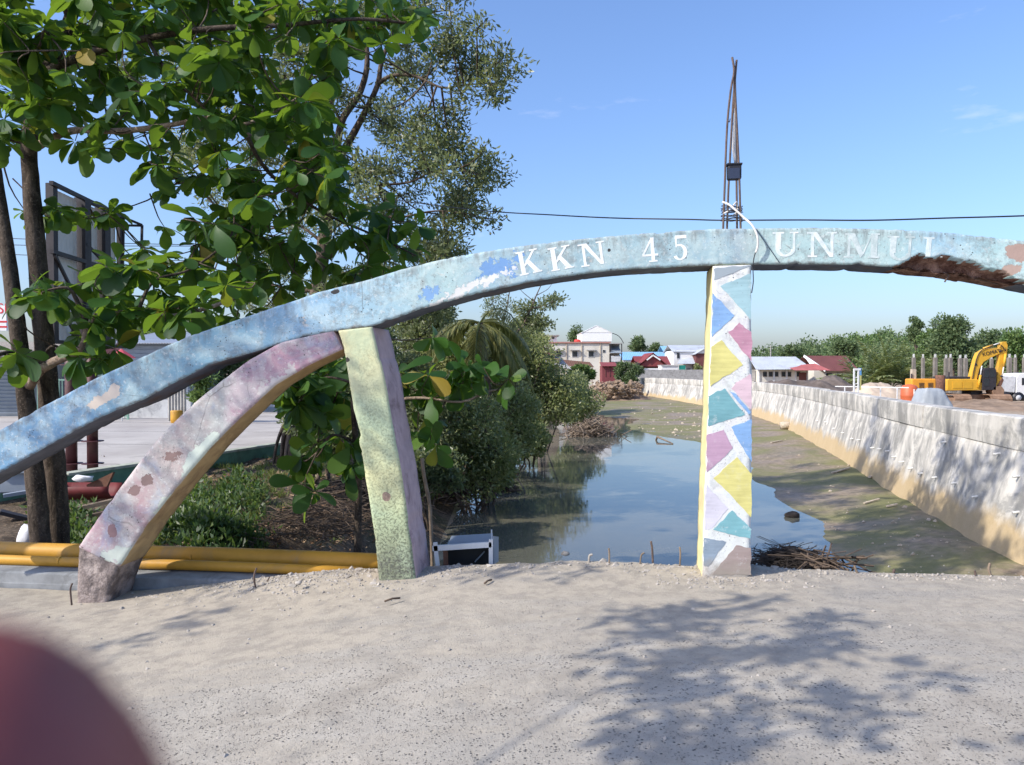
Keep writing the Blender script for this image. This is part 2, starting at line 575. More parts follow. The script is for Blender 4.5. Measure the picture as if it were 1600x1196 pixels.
# bark
def bark(name, c1, c2, sc=7.0):
    k = Mat(name, 0.95, 0.15)
    v = k.map(k.coord(), scale=(1, 1, 0.45))
    a = k.noise(sc, 7, 0.7, vec=v, dist=0.6); b = k.noise(sc * 6, 4, 0.7)
    col = k.mix(k.ramp(a, [(0.40, 0), (0.60, 1)]), c1, c2)
    col = k.mix(k.ramp(b, [(0.55, 0), (0.68, 0.6)]), col, tuple(min(1, x * 2.2) for x in c2))
    k.color(col).bump(k.math('ADD', a, k.math('MULTIPLY', b, 0.5)), 0.9, 0.03)
    return k.m
M['bark'] = bark('almond_bark', (0.035, 0.027, 0.021), (0.115, 0.09, 0.07))
M['bark_pale'] = bark('pale_limb_bark', (0.16, 0.115, 0.085), (0.34, 0.265, 0.205), 5)
M['bark_mangrove'] = bark('mangrove_bark', (0.055, 0.042, 0.032), (0.17, 0.13, 0.10), 9)

M['leaf_almond'] = leaf_mat('almond_leaf', [(0.0, (0.016, 0.055, 0.014)), (0.45, (0.028, 0.088, 0.02)), (0.85, (0.055, 0.14, 0.026)), (0.97, (0.13, 0.21, 0.03)), (1.0, (0.36, 0.25, 0.04))],
                            0.42, (0.30, 0.47, 0.03), 0.5, 0.32)
M['leaf_mangrove'] = leaf_mat('mangrove_leaf', [(0.0, (0.07, 0.095, 0.045)), (0.5, (0.13, 0.165, 0.08)), (0.9, (0.21, 0.24, 0.12)), (1.0, (0.32, 0.32, 0.18))],
                              0.42, (0.34, 0.40, 0.11), 0.38, 0.5)
M['leaf_bush'] = leaf_mat('bank_bush_leaf', [(0.0, (0.11, 0.15, 0.055)), (0.45, (0.23, 0.27, 0.105)), (0.85, (0.34, 0.36, 0.16)), (1.0, (0.48, 0.48, 0.27))],
                          0.45, (0.40, 0.46, 0.12), 0.35, 0.5)
M['leaf_herb'] = leaf_mat('herb_leaf', [(0.0, (0.022, 0.05, 0.015)), (0.6, (0.045, 0.09, 0.025)), (1.0, (0.12, 0.16, 0.05))], 0.3, (0.3, 0.45, 0.06), 0.45, 0.4)
M['leaf_far'] = leaf_mat('far_tree_leaf', [(0.0, (0.06, 0.10, 0.045)), (0.5, (0.10, 0.15, 0.065)), (1.0, (0.17, 0.22, 0.095))], 0.25, (0.25, 0.35, 0.08), 0.6, 0.3)  # leaf colour lightened to carry the distant haze
M['leaf_bright'] = leaf_mat('bright_shrub_leaf', [(0.0, (0.05, 0.10, 0.03)), (0.5, (0.10, 0.17, 0.05)), (1.0, (0.18, 0.25, 0.08))], 0.25, (0.3, 0.42, 0.08), 0.55, 0.3)
M['frond'] = leaf_mat('palm_frond', [(0.0, (0.09, 0.12, 0.04)), (0.5, (0.19, 0.21, 0.075)), (1.0, (0.34, 0.32, 0.12))], 0.35, (0.45, 0.45, 0.10), 0.45, 0.45)
M['frond_nipah'] = leaf_mat('nipah_frond', [(0.0, (0.09, 0.13, 0.05)), (0.5, (0.19, 0.24, 0.095)), (1.0, (0.36, 0.38, 0.19))], 0.3, (0.35, 0.4, 0.08), 0.5, 0.4)
M['grass'] = leaf_mat('grass_blade', [(0.0, (0.06, 0.10, 0.025)), (0.6, (0.12, 0.165, 0.04)), (1.0, (0.26, 0.26, 0.09))], 0.3, (0.4, 0.45, 0.08), 0.6, 0.3)
M['leaf_red'] = plain('withered_red_leaf', (0.42, 0.07, 0.02), 0.5, 0.4, 0.2, 12, 0.1)
# ------------------------------------------------------------------ the lie of the land
WATER_Z = -2.0
XL = [(6, -1.6), (12, -1.5), (16.6, -1.38), (19.6, -1.3), (22.7, -1.1), (26, -0.3), (36, 0.2), (43, 1.1), (54, 4.4), (64, 5.6), (78, 6.6), (110, 7.5)]
XR = [(0, 7.0), (5.5, 7.6), (14.4, 8.9), (20.6, 10.3), (30, 12.6), (39, 14.7), (48, 16.6), (57.6, 18.0), (68, 18.4), (80, 17.8), (92, 16.9), (103, 15.9)]
XM = [(6, 6.2), (14.9, 6.7), (17.3, 7.06), (19.6, 7.36), (23.4, 8.1), (27.9, 8.8), (34, 9.6), (39, 9.5), (43, 8.3), (47, 7.4), (52, 8.0), (57, 9.8), (60, 7.0), (66, 5.0), (72, 3.0), (110, 2.0)]

def road_edge(x):
    return 6.45 - 0.13 * x + 0.05 * fbm(x * 1.3, 3.1, 0, 3)

def road_z(x, y):
    z = -0.40 * sstep(-0.9, 4.4, -x)
    z += 0.012 * fbm(x * 0.8, y * 0.8, 1.0, 4)
    e = 6.45 - 0.13 * x
    z += 0.065 * math.exp(-((x + 1.75) / 0.7) ** 2 - ((y - e + 0.15) / 0.33) ** 2)
    z += 0.035 * math.exp(-((x - 1.0) / 1.6) ** 2 - ((y - e + 0.1) / 0.3) ** 2) * (0.7 + fbm(x * 3, y * 3, 0, 3))
    return z

def terrain(x, y):
    xr = interp(XR, y)
    if x > xr + 0.45 and y < 104:
        return -1.0 + 0.10 * fbm(x * 0.12, y * 0.12, 2, 4)
    xl = interp(XL, y)
    if y >= 104:
        t = sstep(104, 116, y)
        return lerp(-1.85, -0.9, t) + 0.1 * fbm(x * .1, y * .1, 4, 3)
    # left bank
    d = xl - x
    if d > -0.6:
        wid = lerp(2.4, 5.0, sstep(14, 30, y))
        z = -2.12 + 1.62 * sstep(-0.5, wid, d + 0.35 * fbm(x * .5, y * .5, 5, 3))
        z += 0.09 * fbm(x * 1.2, y * 1.2, 8, 4) * sstep(0, 1.0, d)
        return z
    # canal bed and mud bank
    xm = interp(XM, y) + 0.5 * fbm(x * 0.25, y * 0.25, 9, 4)
    m = x - xm
    z = WATER_Z - 0.35 + 0.36 * sstep(-2.5, 0.05, m)
    z += 0.26 * sstep(0.0, max(1.5, xr - xm), m) + 0.05 * fbm(x * .8, y * .8, 3, 4) * sstep(0, 0.8, m)
    z += 0.25 * sstep(60, 100, y)
    return z

def graded(a, b, step, grow=1.18, lo=None, hi=None):
    xs = list(np.arange(a, b + 1e-6, step))
    s = step; x = xs[0]
    while lo is not None and x > lo:
        s *= grow; x -= s; xs.insert(0, x)
    s = step; x = xs[-1]
    while hi is not None and x < hi:
        s *= grow; x += s; xs.append(x)
    return xs

gx = graded(-9, 20, 0.25, 1.2, -900, 900)
gy = graded(6.0, 45, 0.28, 1.05, None, 110) + [130, 160, 200, 260, 340, 450, 600, 800, 1100, 1500]
gv = []; gf = []; gm = []
for j, y in enumerate(gy):
    for i, x in enumerate(gx):
        z = terrain(x, y)
        if y < 7.3 and x < interp(XR, y):
            z = min(z, -0.52 if x < -2.2 else z)
        gv.append((x, y, z))
W = len(gx)
for j in range(len(gy) - 1):
    for i in range(W - 1):
        gf.append((j * W + i, j * W + i + 1, (j + 1) * W + i + 1, (j + 1) * W + i))
        x, y = gx[i], gy[j]
        gm.append(2 if (x > interp(XR, y) + 0.2 or y >= 110) else (1 if x > interp(XL, y) - 0.3 else 0))
tag(build('ground', gv, gf, [M['soil'], M['mud'], M['earth']], smooth=True, fmat=gm), kind='structure')

# water
wv = []; wf = []
ys = [5.5, 10, 16, 24, 34, 48, 66, 90]
for y in ys:
    wv += [(-4.5, y, WATER_Z), (20, y, WATER_Z)]
for i in range(len(ys) - 1):
    wf.append((2 * i, 2 * i + 1, 2 * i + 3, 2 * i + 2))
tag(build('water', wv, wf, M['water'], smooth=True), kind='structure')

# road across the canal
rx = graded(-6.5, 5.5, 0.06, 1.3, -40, 40)
ny = 130
rv = []; rf = []
for x in rx:
    e = road_edge(x)
    for j in range(ny):
        t = j / (ny - 1)
        y = lerp(-12.0, e, 1 - (1 - t) ** 2.2)
        rv.append((x, y, road_z(x, y) - (0.03 if j == ny - 1 else 0)))
    rv.append((x, e + 0.04, -0.75))
    rv.append((x, e + 0.04, -3.2))
H = ny + 2
for i in range(len(rx) - 1):
    for j in range(H - 1):
        rf.append((i * H + j, (i + 1) * H + j, (i + 1) * H + j + 1, i * H + j + 1))
tag(build('road', rv, rf, M['road'], smooth=True), kind='structure')

# grit and stones lying on the road, thickest along its broken edge
def stones(name, pts, sizes, mat):
    V = []; F = []
    base = np.array([(1, 0, -.3), (-.4, .9, -.3), (-.6, -.8, -.35), (.1, .05, .75), (.5, -.6, .35), (-.5, .4, .4)])
    tri = [(0, 1, 3), (1, 5, 3), (5, 2, 3), (2, 4, 3), (4, 0, 3), (0, 2, 1), (1, 2, 5), (2, 0, 4)]
    for (x, y, z), s in zip(pts, sizes):
        a = random.uniform(0, 6.28)
        R = np.array([[math.cos(a), -math.sin(a), 0], [math.sin(a), math.cos(a), 0], [0, 0, 1]])
        b = (base * (1 + RNG.uniform(-.35, .35, base.shape))) @ R.T * np.array([s, s * random.uniform(.6, 1), s * .7])
        n = len(V)
        V += [(x + p[0], y + p[1], z + p[2] + s * .15) for p in b]
        F += [(a_ + n, b_ + n, c_ + n) for a_, b_, c_ in tri]
    return build(name, V, F, mat)

pts = []; sz = []
for _ in range(3600):
    r = random.random()
    if r < 0.42:
        x = random.gauss(-1.6, 0.7); y = road_edge(x) - abs(random.gauss(0, 0.28)) - 0.02
    elif r < 0.72:
        x = random.uniform(-0.6, 4.2); y = road_edge(x) - abs(random.gauss(0, 0.12)) - 0.01
    elif r < 0.86:
        x = random.gauss(1.66, 0.35); y = 5.85 + random.gauss(0, 0.13)
    else:
        x = random.uniform(-4.5, 4); y = random.uniform(3.0, 6.3)
    s = 0.005 + 0.016 * random.random() ** 3
    if y > 5.5 and r < 0.72 and random.random() < 0.08:
        s *= 2.0
    pts.append((x, y, road_z(x, y))); sz.append(s)
tag(stones('loose_grit', pts, sz, M['stone']), 'loose grit and pebbles strewn along the broken road edge', 'grit', kind='stuff')
# ------------------------------------------------------------------ the painted concrete arch
TH = math.radians(6.8)
A_T = Vector((math.cos(TH), -math.sin(TH), 0))       # along the arch
A_N = Vector((math.sin(TH), math.cos(TH), 0))        # away from the road
A_0 = Vector((1.66, 5.9, 0))                          # foot of the middle post
A_D = 0.36                                            # thickness

def on_arch(px, py, push=0.0):
    """pixel to (s, z) in the front plane of the arch"""
    r = ray(px, py)
    o = Vector((0, 0, EYE))
    p0 = A_0 + A_N * push
    k = (p0 - o).dot(A_N) / r.dot(A_N)
    p = o + r * k
    return ((p - A_0).dot(A_T), p.z)

def arch_pt(s, z, d=0.0):
    """d > 0 towards the canal"""
    return A_0 + A_T * s + A_N * d + Vector((0, 0, z))

TOP = [(0, 672), (37, 651), (82, 627), (148, 592), (226, 556), (291, 527), (376, 498), (450, 473), (500, 456), (575, 437), (638, 418),
       (701, 403), (800, 386), (880, 376), (976, 367), (1060, 361), (1122, 357.5), (1196, 356.5), (1280, 356), (1352, 357), (1435, 360), (1517, 367), (1600, 376.5)]
BOT = [(0, 738), (57, 707), (105, 680), (160, 651), (225, 624), (265, 602), (325, 571), (400, 549), (475, 526), (528, 517), (580, 511),
       (650, 486), (725, 464), (817, 443), (891, 431), (960, 422.5), (1042, 418), (1106, 415), (1174, 414), (1270, 413), (1339, 414), (1407, 418), (1480, 424), (1540, 432), (1600, 444)]
top_s = [on_arch(*p) for p in TOP]
bot_s = [on_arch(*p) for p in BOT]
S_L = -6.9
S_R = 6.6
def _ext(c, to_s, slope0, curve):
    """carry the curve on beyond the frame, bending down to the ground"""
    s, z = c[-1]
    out = []
    while s < to_s:
        s += 0.2
        slope0 += curve * 0.2
        z += slope0 * 0.2
        out.append((s, z))
    return out
def _sl(c): return (c[-1][1] - c[-3][1]) / (c[-1][0] - c[-3][0])
top_s += _ext(top_s, S_R, _sl(top_s), -0.085)
bot_s += _ext(bot_s, S_R, _sl(bot_s), -0.085)
def _extl(c, to_s, curve):
    s, z = c[0]
    sl = (c[2][1] - c[0][1]) / (c[2][0] - c[0][0])
    out = []
    while s > to_s:
        s -= 0.2
        sl += curve * 0.2
        z -= sl * 0.2
        out.insert(0, (s, z))
    return out
top_s = _extl(top_s, S_L, 0.05) + top_s
bot_s = _extl(bot_s, S_L, 0.05) + bot_s

# ---- paint
def foot_dust(k, col):
    """splashed road dust up the lowest hand's breadth"""
    z = k.math('ADD', k.sep(k.coord())[2], k.math('MULTIPLY', k.math('SUBTRACT', k.noise(14, 6, 0.7), 0.5), 0.30))
    return k.mix(k.ramp(z, [(0.03, 0.9), (0.16, 0.0)]), col, (0.30, 0.265, 0.225))
def arch_paint(name, stops_s, seed, chips=True, spots=(), dark=0.5, edge=False):
    """weathered emulsion: colour drifts along the arch, grey mould, hairline dirt, plaster chips"""
    k = Mat(name, 0.85, 0.25)
    uv = k.uv()
    v3 = k.map(uv, loc=(seed, seed * 0.7, 0))
    s = k.sep(uv)[0]
    big = k.noise(1.15, 5, 0.6, vec=v3); mid = k.noise(4.5, 6, 0.65, vec=v3, dist=0.7); fine = k.noise(38, 5, 0.72, vec=v3)
    pos = k.math('ADD', k.math('MULTIPLY', k.math('ADD', s, 7.0), 1 / 14.0), k.math('MULTIPLY', k.math('SUBTRACT', big, 0.5), 0.10))
    col = k.ramp(pos, stops_s)
    col = k.mix(k.ramp(mid, [(0.44, 0), (0.58, 0.6)]), col, k.mix(0.55, col, (0.62, 0.70, 0.64, 1)))
    col = k.mix(k.ramp(k.noise(2.2, 6, 0.66, vec=v3, dist=1.0), [(0.56, 0), (0.66, 0.55)]), col, k.mix(0.5, col, (0.21, 0.38, 0.62, 1)))
    # grey mould, in drifts
    mould = k.math('MULTIPLY', k.ramp(k.noise(11, 9, 0.78, vec=v3), [(0.48, 0), (0.58, 1)]), k.ramp(k.noise(1.5, 4, 0.6, vec=v3), [(0.42, 0.12), (0.56, 1)]))
    col = k.mix(k.math('MULTIPLY', mould, dark), col, (0.19, 0.20, 0.20))
    fleck = k.ramp(k.noise(55, 6, 0.8, vec=v3), [(0.56, 0), (0.62, 0.75)])
    fleck = k.math('MULTIPLY', fleck, k.ramp(k.noise(2.6, 5, 0.65, vec=v3), [(0.44, 0.1), (0.58, 1)]))
    col = k.mix(fleck, col, (0.12, 0.12, 0.12))
    lift = k.ramp(k.noise(24, 7, 0.75, vec=v3), [(0.56, 0), (0.60, 0.6)])
    col = k.mix(lift, col, k.mix(0.6, col, (0.74, 0.76, 0.72, 1)))
    if edge:
        e = k.sep(k.uv('edge'))
        st = k.noise(5.5, 6, 0.7, vec=k.map(uv, scale=(3.2, 0.55, 1)))
        top = k.math('SUBTRACT', k.math('MULTIPLY', k.ramp(st, [(0.40, 0), (0.66, 1)]), 0.16), e[0])
        col = k.mix(k.ramp(k.math('ADD', k.math('MULTIPLY', top, 5.0), 0.5), [(0.46, 0), (0.98, 0.55)]), col, (0.17, 0.175, 0.17))
        lo = k.math('SUBTRACT', k.math('MULTIPLY', k.ramp(k.noise(12, 6, 0.7, vec=v3), [(0.45, 0), (0.6, 1)]), 0.03), e[1])
        col = k.mix(k.ramp(k.math('ADD', k.math('MULTIPLY', lo, 20.0), 0.5), [(0.45, 0), (0.8, 0.7)]), col, (0.16, 0.155, 0.15))
    # pin-pricks of dark
    pr = k.math('MULTIPLY', k.ramp(k.voro(24, vec=v3), [(0.09, 1), (0.15, 0)]), k.ramp(k.noise(3.3, 3, 0.6, vec=v3), [(0.48, 0), (0.56, 0.9)]))
    col = k.mix(pr, col, (0.07, 0.065, 0.06))
    # hairline cracks
    ck = k.voro(1.9, vec=k.map(k.mix(0.12, v3, k.new("ShaderNodeTexNoise").outputs['Color']), scale=(1, 1, 1)), feature='DISTANCE_TO_EDGE')
    crk = k.math('MULTIPLY', k.ramp(ck, [(0.002, 1), (0.006, 0)]), k.ramp(k.noise(1.8, 3, 0.6, vec=v3), [(0.54, 0), (0.60, 0.6)]))
    col = k.mix(crk, col, (0.10, 0.09, 0.085))
    chipm = None
    for (c, r, rot, cc, amp) in spots:
        sp = k.spot(uv, c, r, k.noise(7, 7, 0.7, vec=v3), amp, rot=rot)
        col = k.mix(sp, col, cc)
        chipm = sp if chipm is None else k.math('MAXIMUM', chipm, sp)
    if chips:
        cm = k.math('MULTIPLY', k.ramp(k.noise(6, 8, 0.72, vec=v3), [(0.63, 0), (0.645, 1)]), k.ramp(k.noise(1.6, 2, 0.5, vec=v3), [(0.52, 0), (0.6, 1)]))
        col = k.mix(cm, col, (0.62, 0.58, 0.52))
        chipm = cm if chipm is None else k.math('MAXIMUM', chipm, cm)
    if name == 'chipped_white_paint':
        col = foot_dust(k, col)
    k.color(col)
    h = k.math('ADD', k.math('MULTIPLY', mid, 0.6), k.math('MULTIPLY', fine, 0.35))
    h = k.math('SUBTRACT', h, k.math('MULTIPLY', pr, 0.5))
    if chipm is not None:
        h = k.math('SUBTRACT', h, k.math('MULTIPLY', chipm, 0.5))
    k.bump(h, 0.55, 0.012)
    return k.m

def S(px, py): return on_arch(px, py)
def W_(px): return px / F_PX * 6.2
mint = (0.50, 0.60, 0.57); sky_b = (0.30, 0.46, 0.66); deep_b = (0.22, 0.37, 0.54); grey_b = (0.36, 0.44, 0.46); pale = (0.52, 0.63, 0.60)
def sp(s): return (s + 7.0) / 14.0
arch_stops = [(sp(-7), deep_b), (sp(S(40, 690)[0]), deep_b), (sp(S(110, 650)[0]), (0.26, 0.40, 0.56)), (sp(S(220, 600)[0]), (0.27, 0.41, 0.50)), (sp(S(330, 545)[0]), (0.27, 0.42, 0.52)),
              (sp(S(470, 500)[0]), (0.34, 0.50, 0.66)), (sp(S(600, 460)[0]), (0.42, 0.56, 0.64)), (sp(S(700, 430)[0]), (0.50, 0.61, 0.60)), (sp(S(800, 410)[0]), (0.38, 0.50, 0.58)),
              (sp(S(870, 400)[0]), (0.39, 0.50, 0.54)), (sp(S(1090, 390)[0]), (0.42, 0.53, 0.56)), (sp(S(1150, 390)[0]), (0.33, 0.40, 0.46)), (sp(S(1200, 390)[0]), (0.50, 0.61, 0.59)),
              (sp(S(1430, 395)[0]), (0.50, 0.62, 0.61)), (sp(S(1500, 400)[0]), (0.40, 0.56, 0.66)), (sp(S(1600, 405)[0]), (0.50, 0.64, 0.63))]
arch_spots = [(S(775, 420), (W_(30), W_(15)), 0.25, (0.18, 0.33, 0.58), 0.75),
              (S(668, 462), (W_(14), W_(9)), 0.4, (0.22, 0.38, 0.62), 0.8),
              (S(765, 435), (W_(30), W_(5)), 0.4, (0.70, 0.71, 0.69), 1.3),
              (S(690, 472), (W_(48), W_(4)), 0.42, (0.68, 0.68, 0.65), 1.6),
              (S(162, 622), (W_(32), W_(9)), 0.5, (0.60, 0.52, 0.44), 0.45),
              (S(178, 612), (W_(12), W_(11)), 0.5, (0.62, 0.54, 0.46), 0.3),
              (S(524, 456), (W_(6), W_(3)), 0.2, (0.05, 0.05, 0.05), 0.3),
              (S(1590, 395), (W_(17), W_(13)), 0.0, (0.42, 0.30, 0.25), 0.35),
              (S(1578, 424), (W_(15), W_(8)), 0.3, (0.45, 0.33, 0.27), 0.4),
              (S(952, 391), (W_(3), W_(3)), 0, (0.06, 0.06, 0.06), 0.2)]
M['arch_blue'] = arch_paint('weathered_blue_paint', [(p_, tuple(m_ * q for m_, q in zip((0.82, 0.92, 0.93), c_))) for p_, c_ in arch_stops], 3.0, True, arch_spots, 0.55, True)
M['underside'] = plain('dark_blue_underside', (0.115, 0.13, 0.165), 0.9, 0.2, 0.3, 4, 0.4, dirt=(0.15, 0.095, 0.06))  # darker blue than the front face, with brown patches
k = Mat('spalled_concrete', 0.95, 0.15)
a = k.noise(9, 6, 0.7); b = k.noise(40, 4, 0.7)
k.color(k.mix(k.ramp(a, [(0.4, 0), (0.6, 1)]), (0.16, 0.08, 0.06), (0.42, 0.26, 0.195))).bump(k.math('ADD', a, b), 1.0, 0.03)
M['spall'] = k.m

arch = thing('painted_arch', 'weathered pale blue concrete arch lettered KKN 45 UNMUL spanning the road edge', 'arch', arch_pt(0, 0))

# where the lower edge has broken away: (px, depth of the break in px)
def spall(px):
    return interp([(0, 0), (1398, 0), (1407, 3), (1418, 11), (1440, 20), (1470, 23), (1500, 22), (1520, 21), (1529, 15), (1545, 12), (1575, 10), (1592, 5), (1615, 0), (3000, 0)], px)

def s_to_px(s):
    lo, hi = -900.0, 2600.0
    for _ in range(30):
        m = (lo + hi) / 2
        if on_arch(m, 420)[0] < s: lo = m
        else: hi = m
    return lo

def face_d(s, z):
    return 0.0022 * fbm(s * 5, z * 5, 2, 4) + 0.0010 * fbm(s * 22, z * 22, 4, 3)

def build_arch():
    NS = 760; NF = 22; NB = 5
    V = []; F = []; UV = []; FM = []; UE = []
    ring_n = None
    for i in range(NS + 1):
        s = lerp(S_L, S_R, i / NS)
        zt = interp(top_s, s); zb = interp(bot_s, s)
        px = s_to_px(s)
        brk = spall(px) * (zt - zb) / 60.0 * (1 + 0.35 * fbm(s * 9, 2.2, 0, 4)) if spall(px) > 0.01 else 0.0
        zt += 0.0032 * fbm(s * 9, 0.3, 0, 5) - (0.016 * max(0, fbm(s * 14, 5.3, 0, 3) - 0.25))
        zb += 0.0032 * fbm(s * 9, 7.3, 0, 5) + (0.02 * max(0, fbm(s * 11, 9.1, 0, 3) - 0.25))
        ring = []; uvr = []
        # front face, bottom to top
        for j in range(NF + 1):
            t = j / NF
            z = lerp(zb, zt, t)
            d = face_d(s, z)
            h = z - zb
            edge = min(h, zt - z)
            if edge < 0.012: d += 0.010 * (1 - edge / 0.012)
            if brk > 0 and h < brk:
                q = sstep(0, 0.35, (brk - h) / max(brk, 1e-3))
                d += 0.05 + 0.06 * q + 0.02 * fbm(s * 16, z * 16, 6, 4)
            ring.append(arch_pt(s, z, d)); uvr.append((s, z))
        # top
        for j in range(1, NB):
            t = j / NB
            ring.append(arch_pt(s, zt + 0.004 * fbm(s * 8, t * 3, 1, 3), A_D * t)); uvr.append((s, zt + t * A_D))
        # back
        for j in range(4):
            t = j / 3
            ring.append(arch_pt(s, lerp(zt, zb, t), A_D)); uvr.append((s, lerp(zt, zb, t)))
        # underside
        for j in range(1, NB):
            t = 1 - j / NB
            ring.append(arch_pt(s, zb + 0.008 * fbm(s * 7, t * 3, 4, 4) + (0.03 * brk / 0.1 * (fbm(s * 12, t * 4, 9, 3)) if brk > 0 else 0), A_D * t)); uvr.append((s, zb - t * A_D))
        ring_n = len(ring)
        V += ring; UV += uvr
        UE += [(zt - q[1], q[1] - zb) if jj <= NF else (0.0, 0.3) for jj, q in enumerate(uvr)]
        if i:
            for j in range(ring_n):
                j2 = (j + 1) % ring_n
                a = (i - 1) * ring_n + j; b = (i - 1) * ring_n + j2
                F.append((a, i * ring_n + j, i * ring_n + j2, b))
                if j < NF:
                    h = (zt - zb) * (j + 0.6) / NF
                    FM.append(2 if brk > 0 and h < brk * 1.02 else 0)
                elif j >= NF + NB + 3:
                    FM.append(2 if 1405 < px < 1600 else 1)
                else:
                    FM.append(0)
    F.append(tuple(range(ring_n))); FM.append(0)
    F.append(tuple(NS * ring_n + j for j in range(ring_n - 1, -1, -1))); FM.append(0)
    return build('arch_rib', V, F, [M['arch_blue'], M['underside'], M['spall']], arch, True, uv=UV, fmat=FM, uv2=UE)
rib = build_arch()

def slab(name, outline_px, mats, seed, depth=A_D, push=0.0, res=0.022, amp=0.0032, label=None, zmin=None):
    """a member of the arch: outline in photograph pixels on the front plane, four corners
    (lower left, lower right, upper right, upper left) with curved long sides as lists"""
    left, right = outline_px          # two lists of pixels running bottom -> top
    L = [on_arch(*p, push) for p in left]; R = [on_arch(*p, push) for p in right]
    def along(c, t):
        n = len(c) - 1
        x = t * n; i = min(int(x), n - 1); f = x - i
        return (lerp(c[i][0], c[i + 1][0], f), lerp(c[i][1], c[i + 1][1], f))
    ln = sum(math.dist(L[i], L[i + 1]) for i in range(len(L) - 1))
    NL = max(8, int(ln / res)); wd = math.dist(L[0], R[0]); NF = max(6, int(wd / res)); NB = 6
    V = []; F = []; UV = []; FM = []
    for i in range(NL + 1):
        t = i / NL
        a = along(L, t); b = along(R, t)
        ring = []; uvr = []
        ja = 0.003 * fbm(t * ln * 8, seed, 1, 4) - 0.02 * max(0, fbm(t * ln * 6, seed + 5, 1, 3) - 0.3)
        jb = 0.003 * fbm(t * ln * 8, seed, 9, 4) - 0.02 * max(0, fbm(t * ln * 6, seed + 9, 2, 3) - 0.3)
        for j in range(NF + 1):
            u = j / NF
            s = lerp(a[0], b[0], u); z = lerp(a[1], b[1], u)
            d = amp * fbm(s * 5 + seed, z * 5, 3, 4) + amp * 0.6 * fbm(s * 20, z * 20, seed, 3)
            e = min(u, 1 - u) * wd
            if e < 0.015: d += 0.012 * (1 - e / 0.015)
            if j == 0: s -= ja
            if j == NF: s += jb
            ring.append(arch_pt(s, z, push + d)); uvr.append((s, z))
        for j in range(1, NB + 1):
            u = j / NB
            o = 0.0035 * fbm(b[1] * 7, u * 3, seed, 4)
            ring.append(arch_pt(b[0] + jb + o, b[1], push + depth * u)); uvr.append((b[0] + depth * u, b[1]))
        for j in range(NB + 1):
            u = 1 - j / NB
            if j == NB: continue
            o = 0.0035 * fbm(a[1] * 7, u * 3, seed + 4, 4)
            ring.append(arch_pt(a[0] - ja - o, a[1], push + depth * u)); uvr.append((a[0] - depth * u, a[1]))
        rn = len(ring)
        V += ring; UV += uvr
        if i:
            for j in range(rn):
                j2 = (j + 1) % rn
                F.append(((i - 1) * rn + j, (i - 1) * rn + j2, i * rn + j2, i * rn + j))
                FM.append(0 if j < NF else (1 if j < NF + NB else (0 if j == NF + NB else 2)))
    F.append(tuple(range(rn - 1, -1, -1))); FM.append(2)
    F.append(tuple(NL * rn + j for j in range(rn))); FM.append(2)
    o = build(name, V, F, mats, arch, True, uv=UV, fmat=FM)
    if label: o["label"] = label
    return o

# pink diagonal strut
pink_stops = [(0.0, (0.55, 0.37, 0.38)), (sp(S(150, 850)[0]), (0.50, 0.34, 0.37)), (sp(S(180, 820)[0]), (0.50, 0.44, 0.43)), (sp(S(230, 750)[0]), (0.56, 0.38, 0.39)), (sp(S(265, 700)[0]), (0.52, 0.46, 0.44)),
              (sp(S(300, 670)[0]), (0.60, 0.49, 0.46)), (sp(S(345, 640)[0]), (0.46, 0.45, 0.44)), (sp(S(370, 610)[0]), (0.52, 0.36, 0.41)), (sp(S(450, 570)[0]), (0.55, 0.35, 0.41)), (1.0, (0.58, 0.38, 0.42))]
def pink_paint():
    spots = [(S(268, 712), (W_(14), W_(9)), 0.4, (0.24, 0.165, 0.15), 0.5), (S(231, 748), (W_(11), W_(9)), 0.8, (0.22, 0.155, 0.145), 0.5),
             (S(211, 767), (W_(9), W_(7)), 0.2, (0.25, 0.17, 0.16), 0.4), (S(176, 830), (W_(7), W_(11)), -0.3, (0.28, 0.18, 0.18), 0.5),
             (S(424, 625), (W_(9), W_(10)), 0.5, (0.22, 0.07, 0.04), 0.4), (S(310, 712), (W_(11), W_(45)), -0.72, (0.56, 0.62, 0.54), 0.45),
             (S(252, 800), (W_(9), W_(40)), -0.66, (0.54, 0.58, 0.50), 0.5), (S(185, 870), (W_(30), W_(14)), 0.2, (0.50, 0.55, 0.49), 0.6), (S(430, 600), (W_(28), W_(14)), 0.7, (0.54, 0.50, 0.48), 0.6)]
    return arch_paint('weathered_pink_paint', [(p_, tuple(0.82 * q for q in c_)) for p_, c_ in pink_stops], 8.0, False, spots, 0.5)
M['pink'] = pink_paint()
M['tan_soffit'] = plain('tan_soffit', (0.42, 0.31, 0.17), 0.9, 0.2, 0.25, 4, 0.4, dirt=(0.20, 0.125, 0.08))
M['pink_cap'] = plain('pink_worn_top', (0.46, 0.34, 0.33), 0.9, 0.2, 0.2, 5, 0.3)
pink_L = [(122, 855), (140, 828), (165, 792), (195, 752), (232, 703), (266, 665), (300, 632), (342, 598), (390, 562), (440, 534), (520, 517)]
pink_R = [(186, 886), (205, 858), (228, 822), (258, 785), (292, 742), (326, 703), (356, 672), (392, 637), (430, 602), (480, 572), (535, 546)]
slab('strut', (pink_L, pink_R), [M['pink'], M['tan_soffit'], M['pink_cap']], 4.4, label='slanting strut of flaking pink paint')
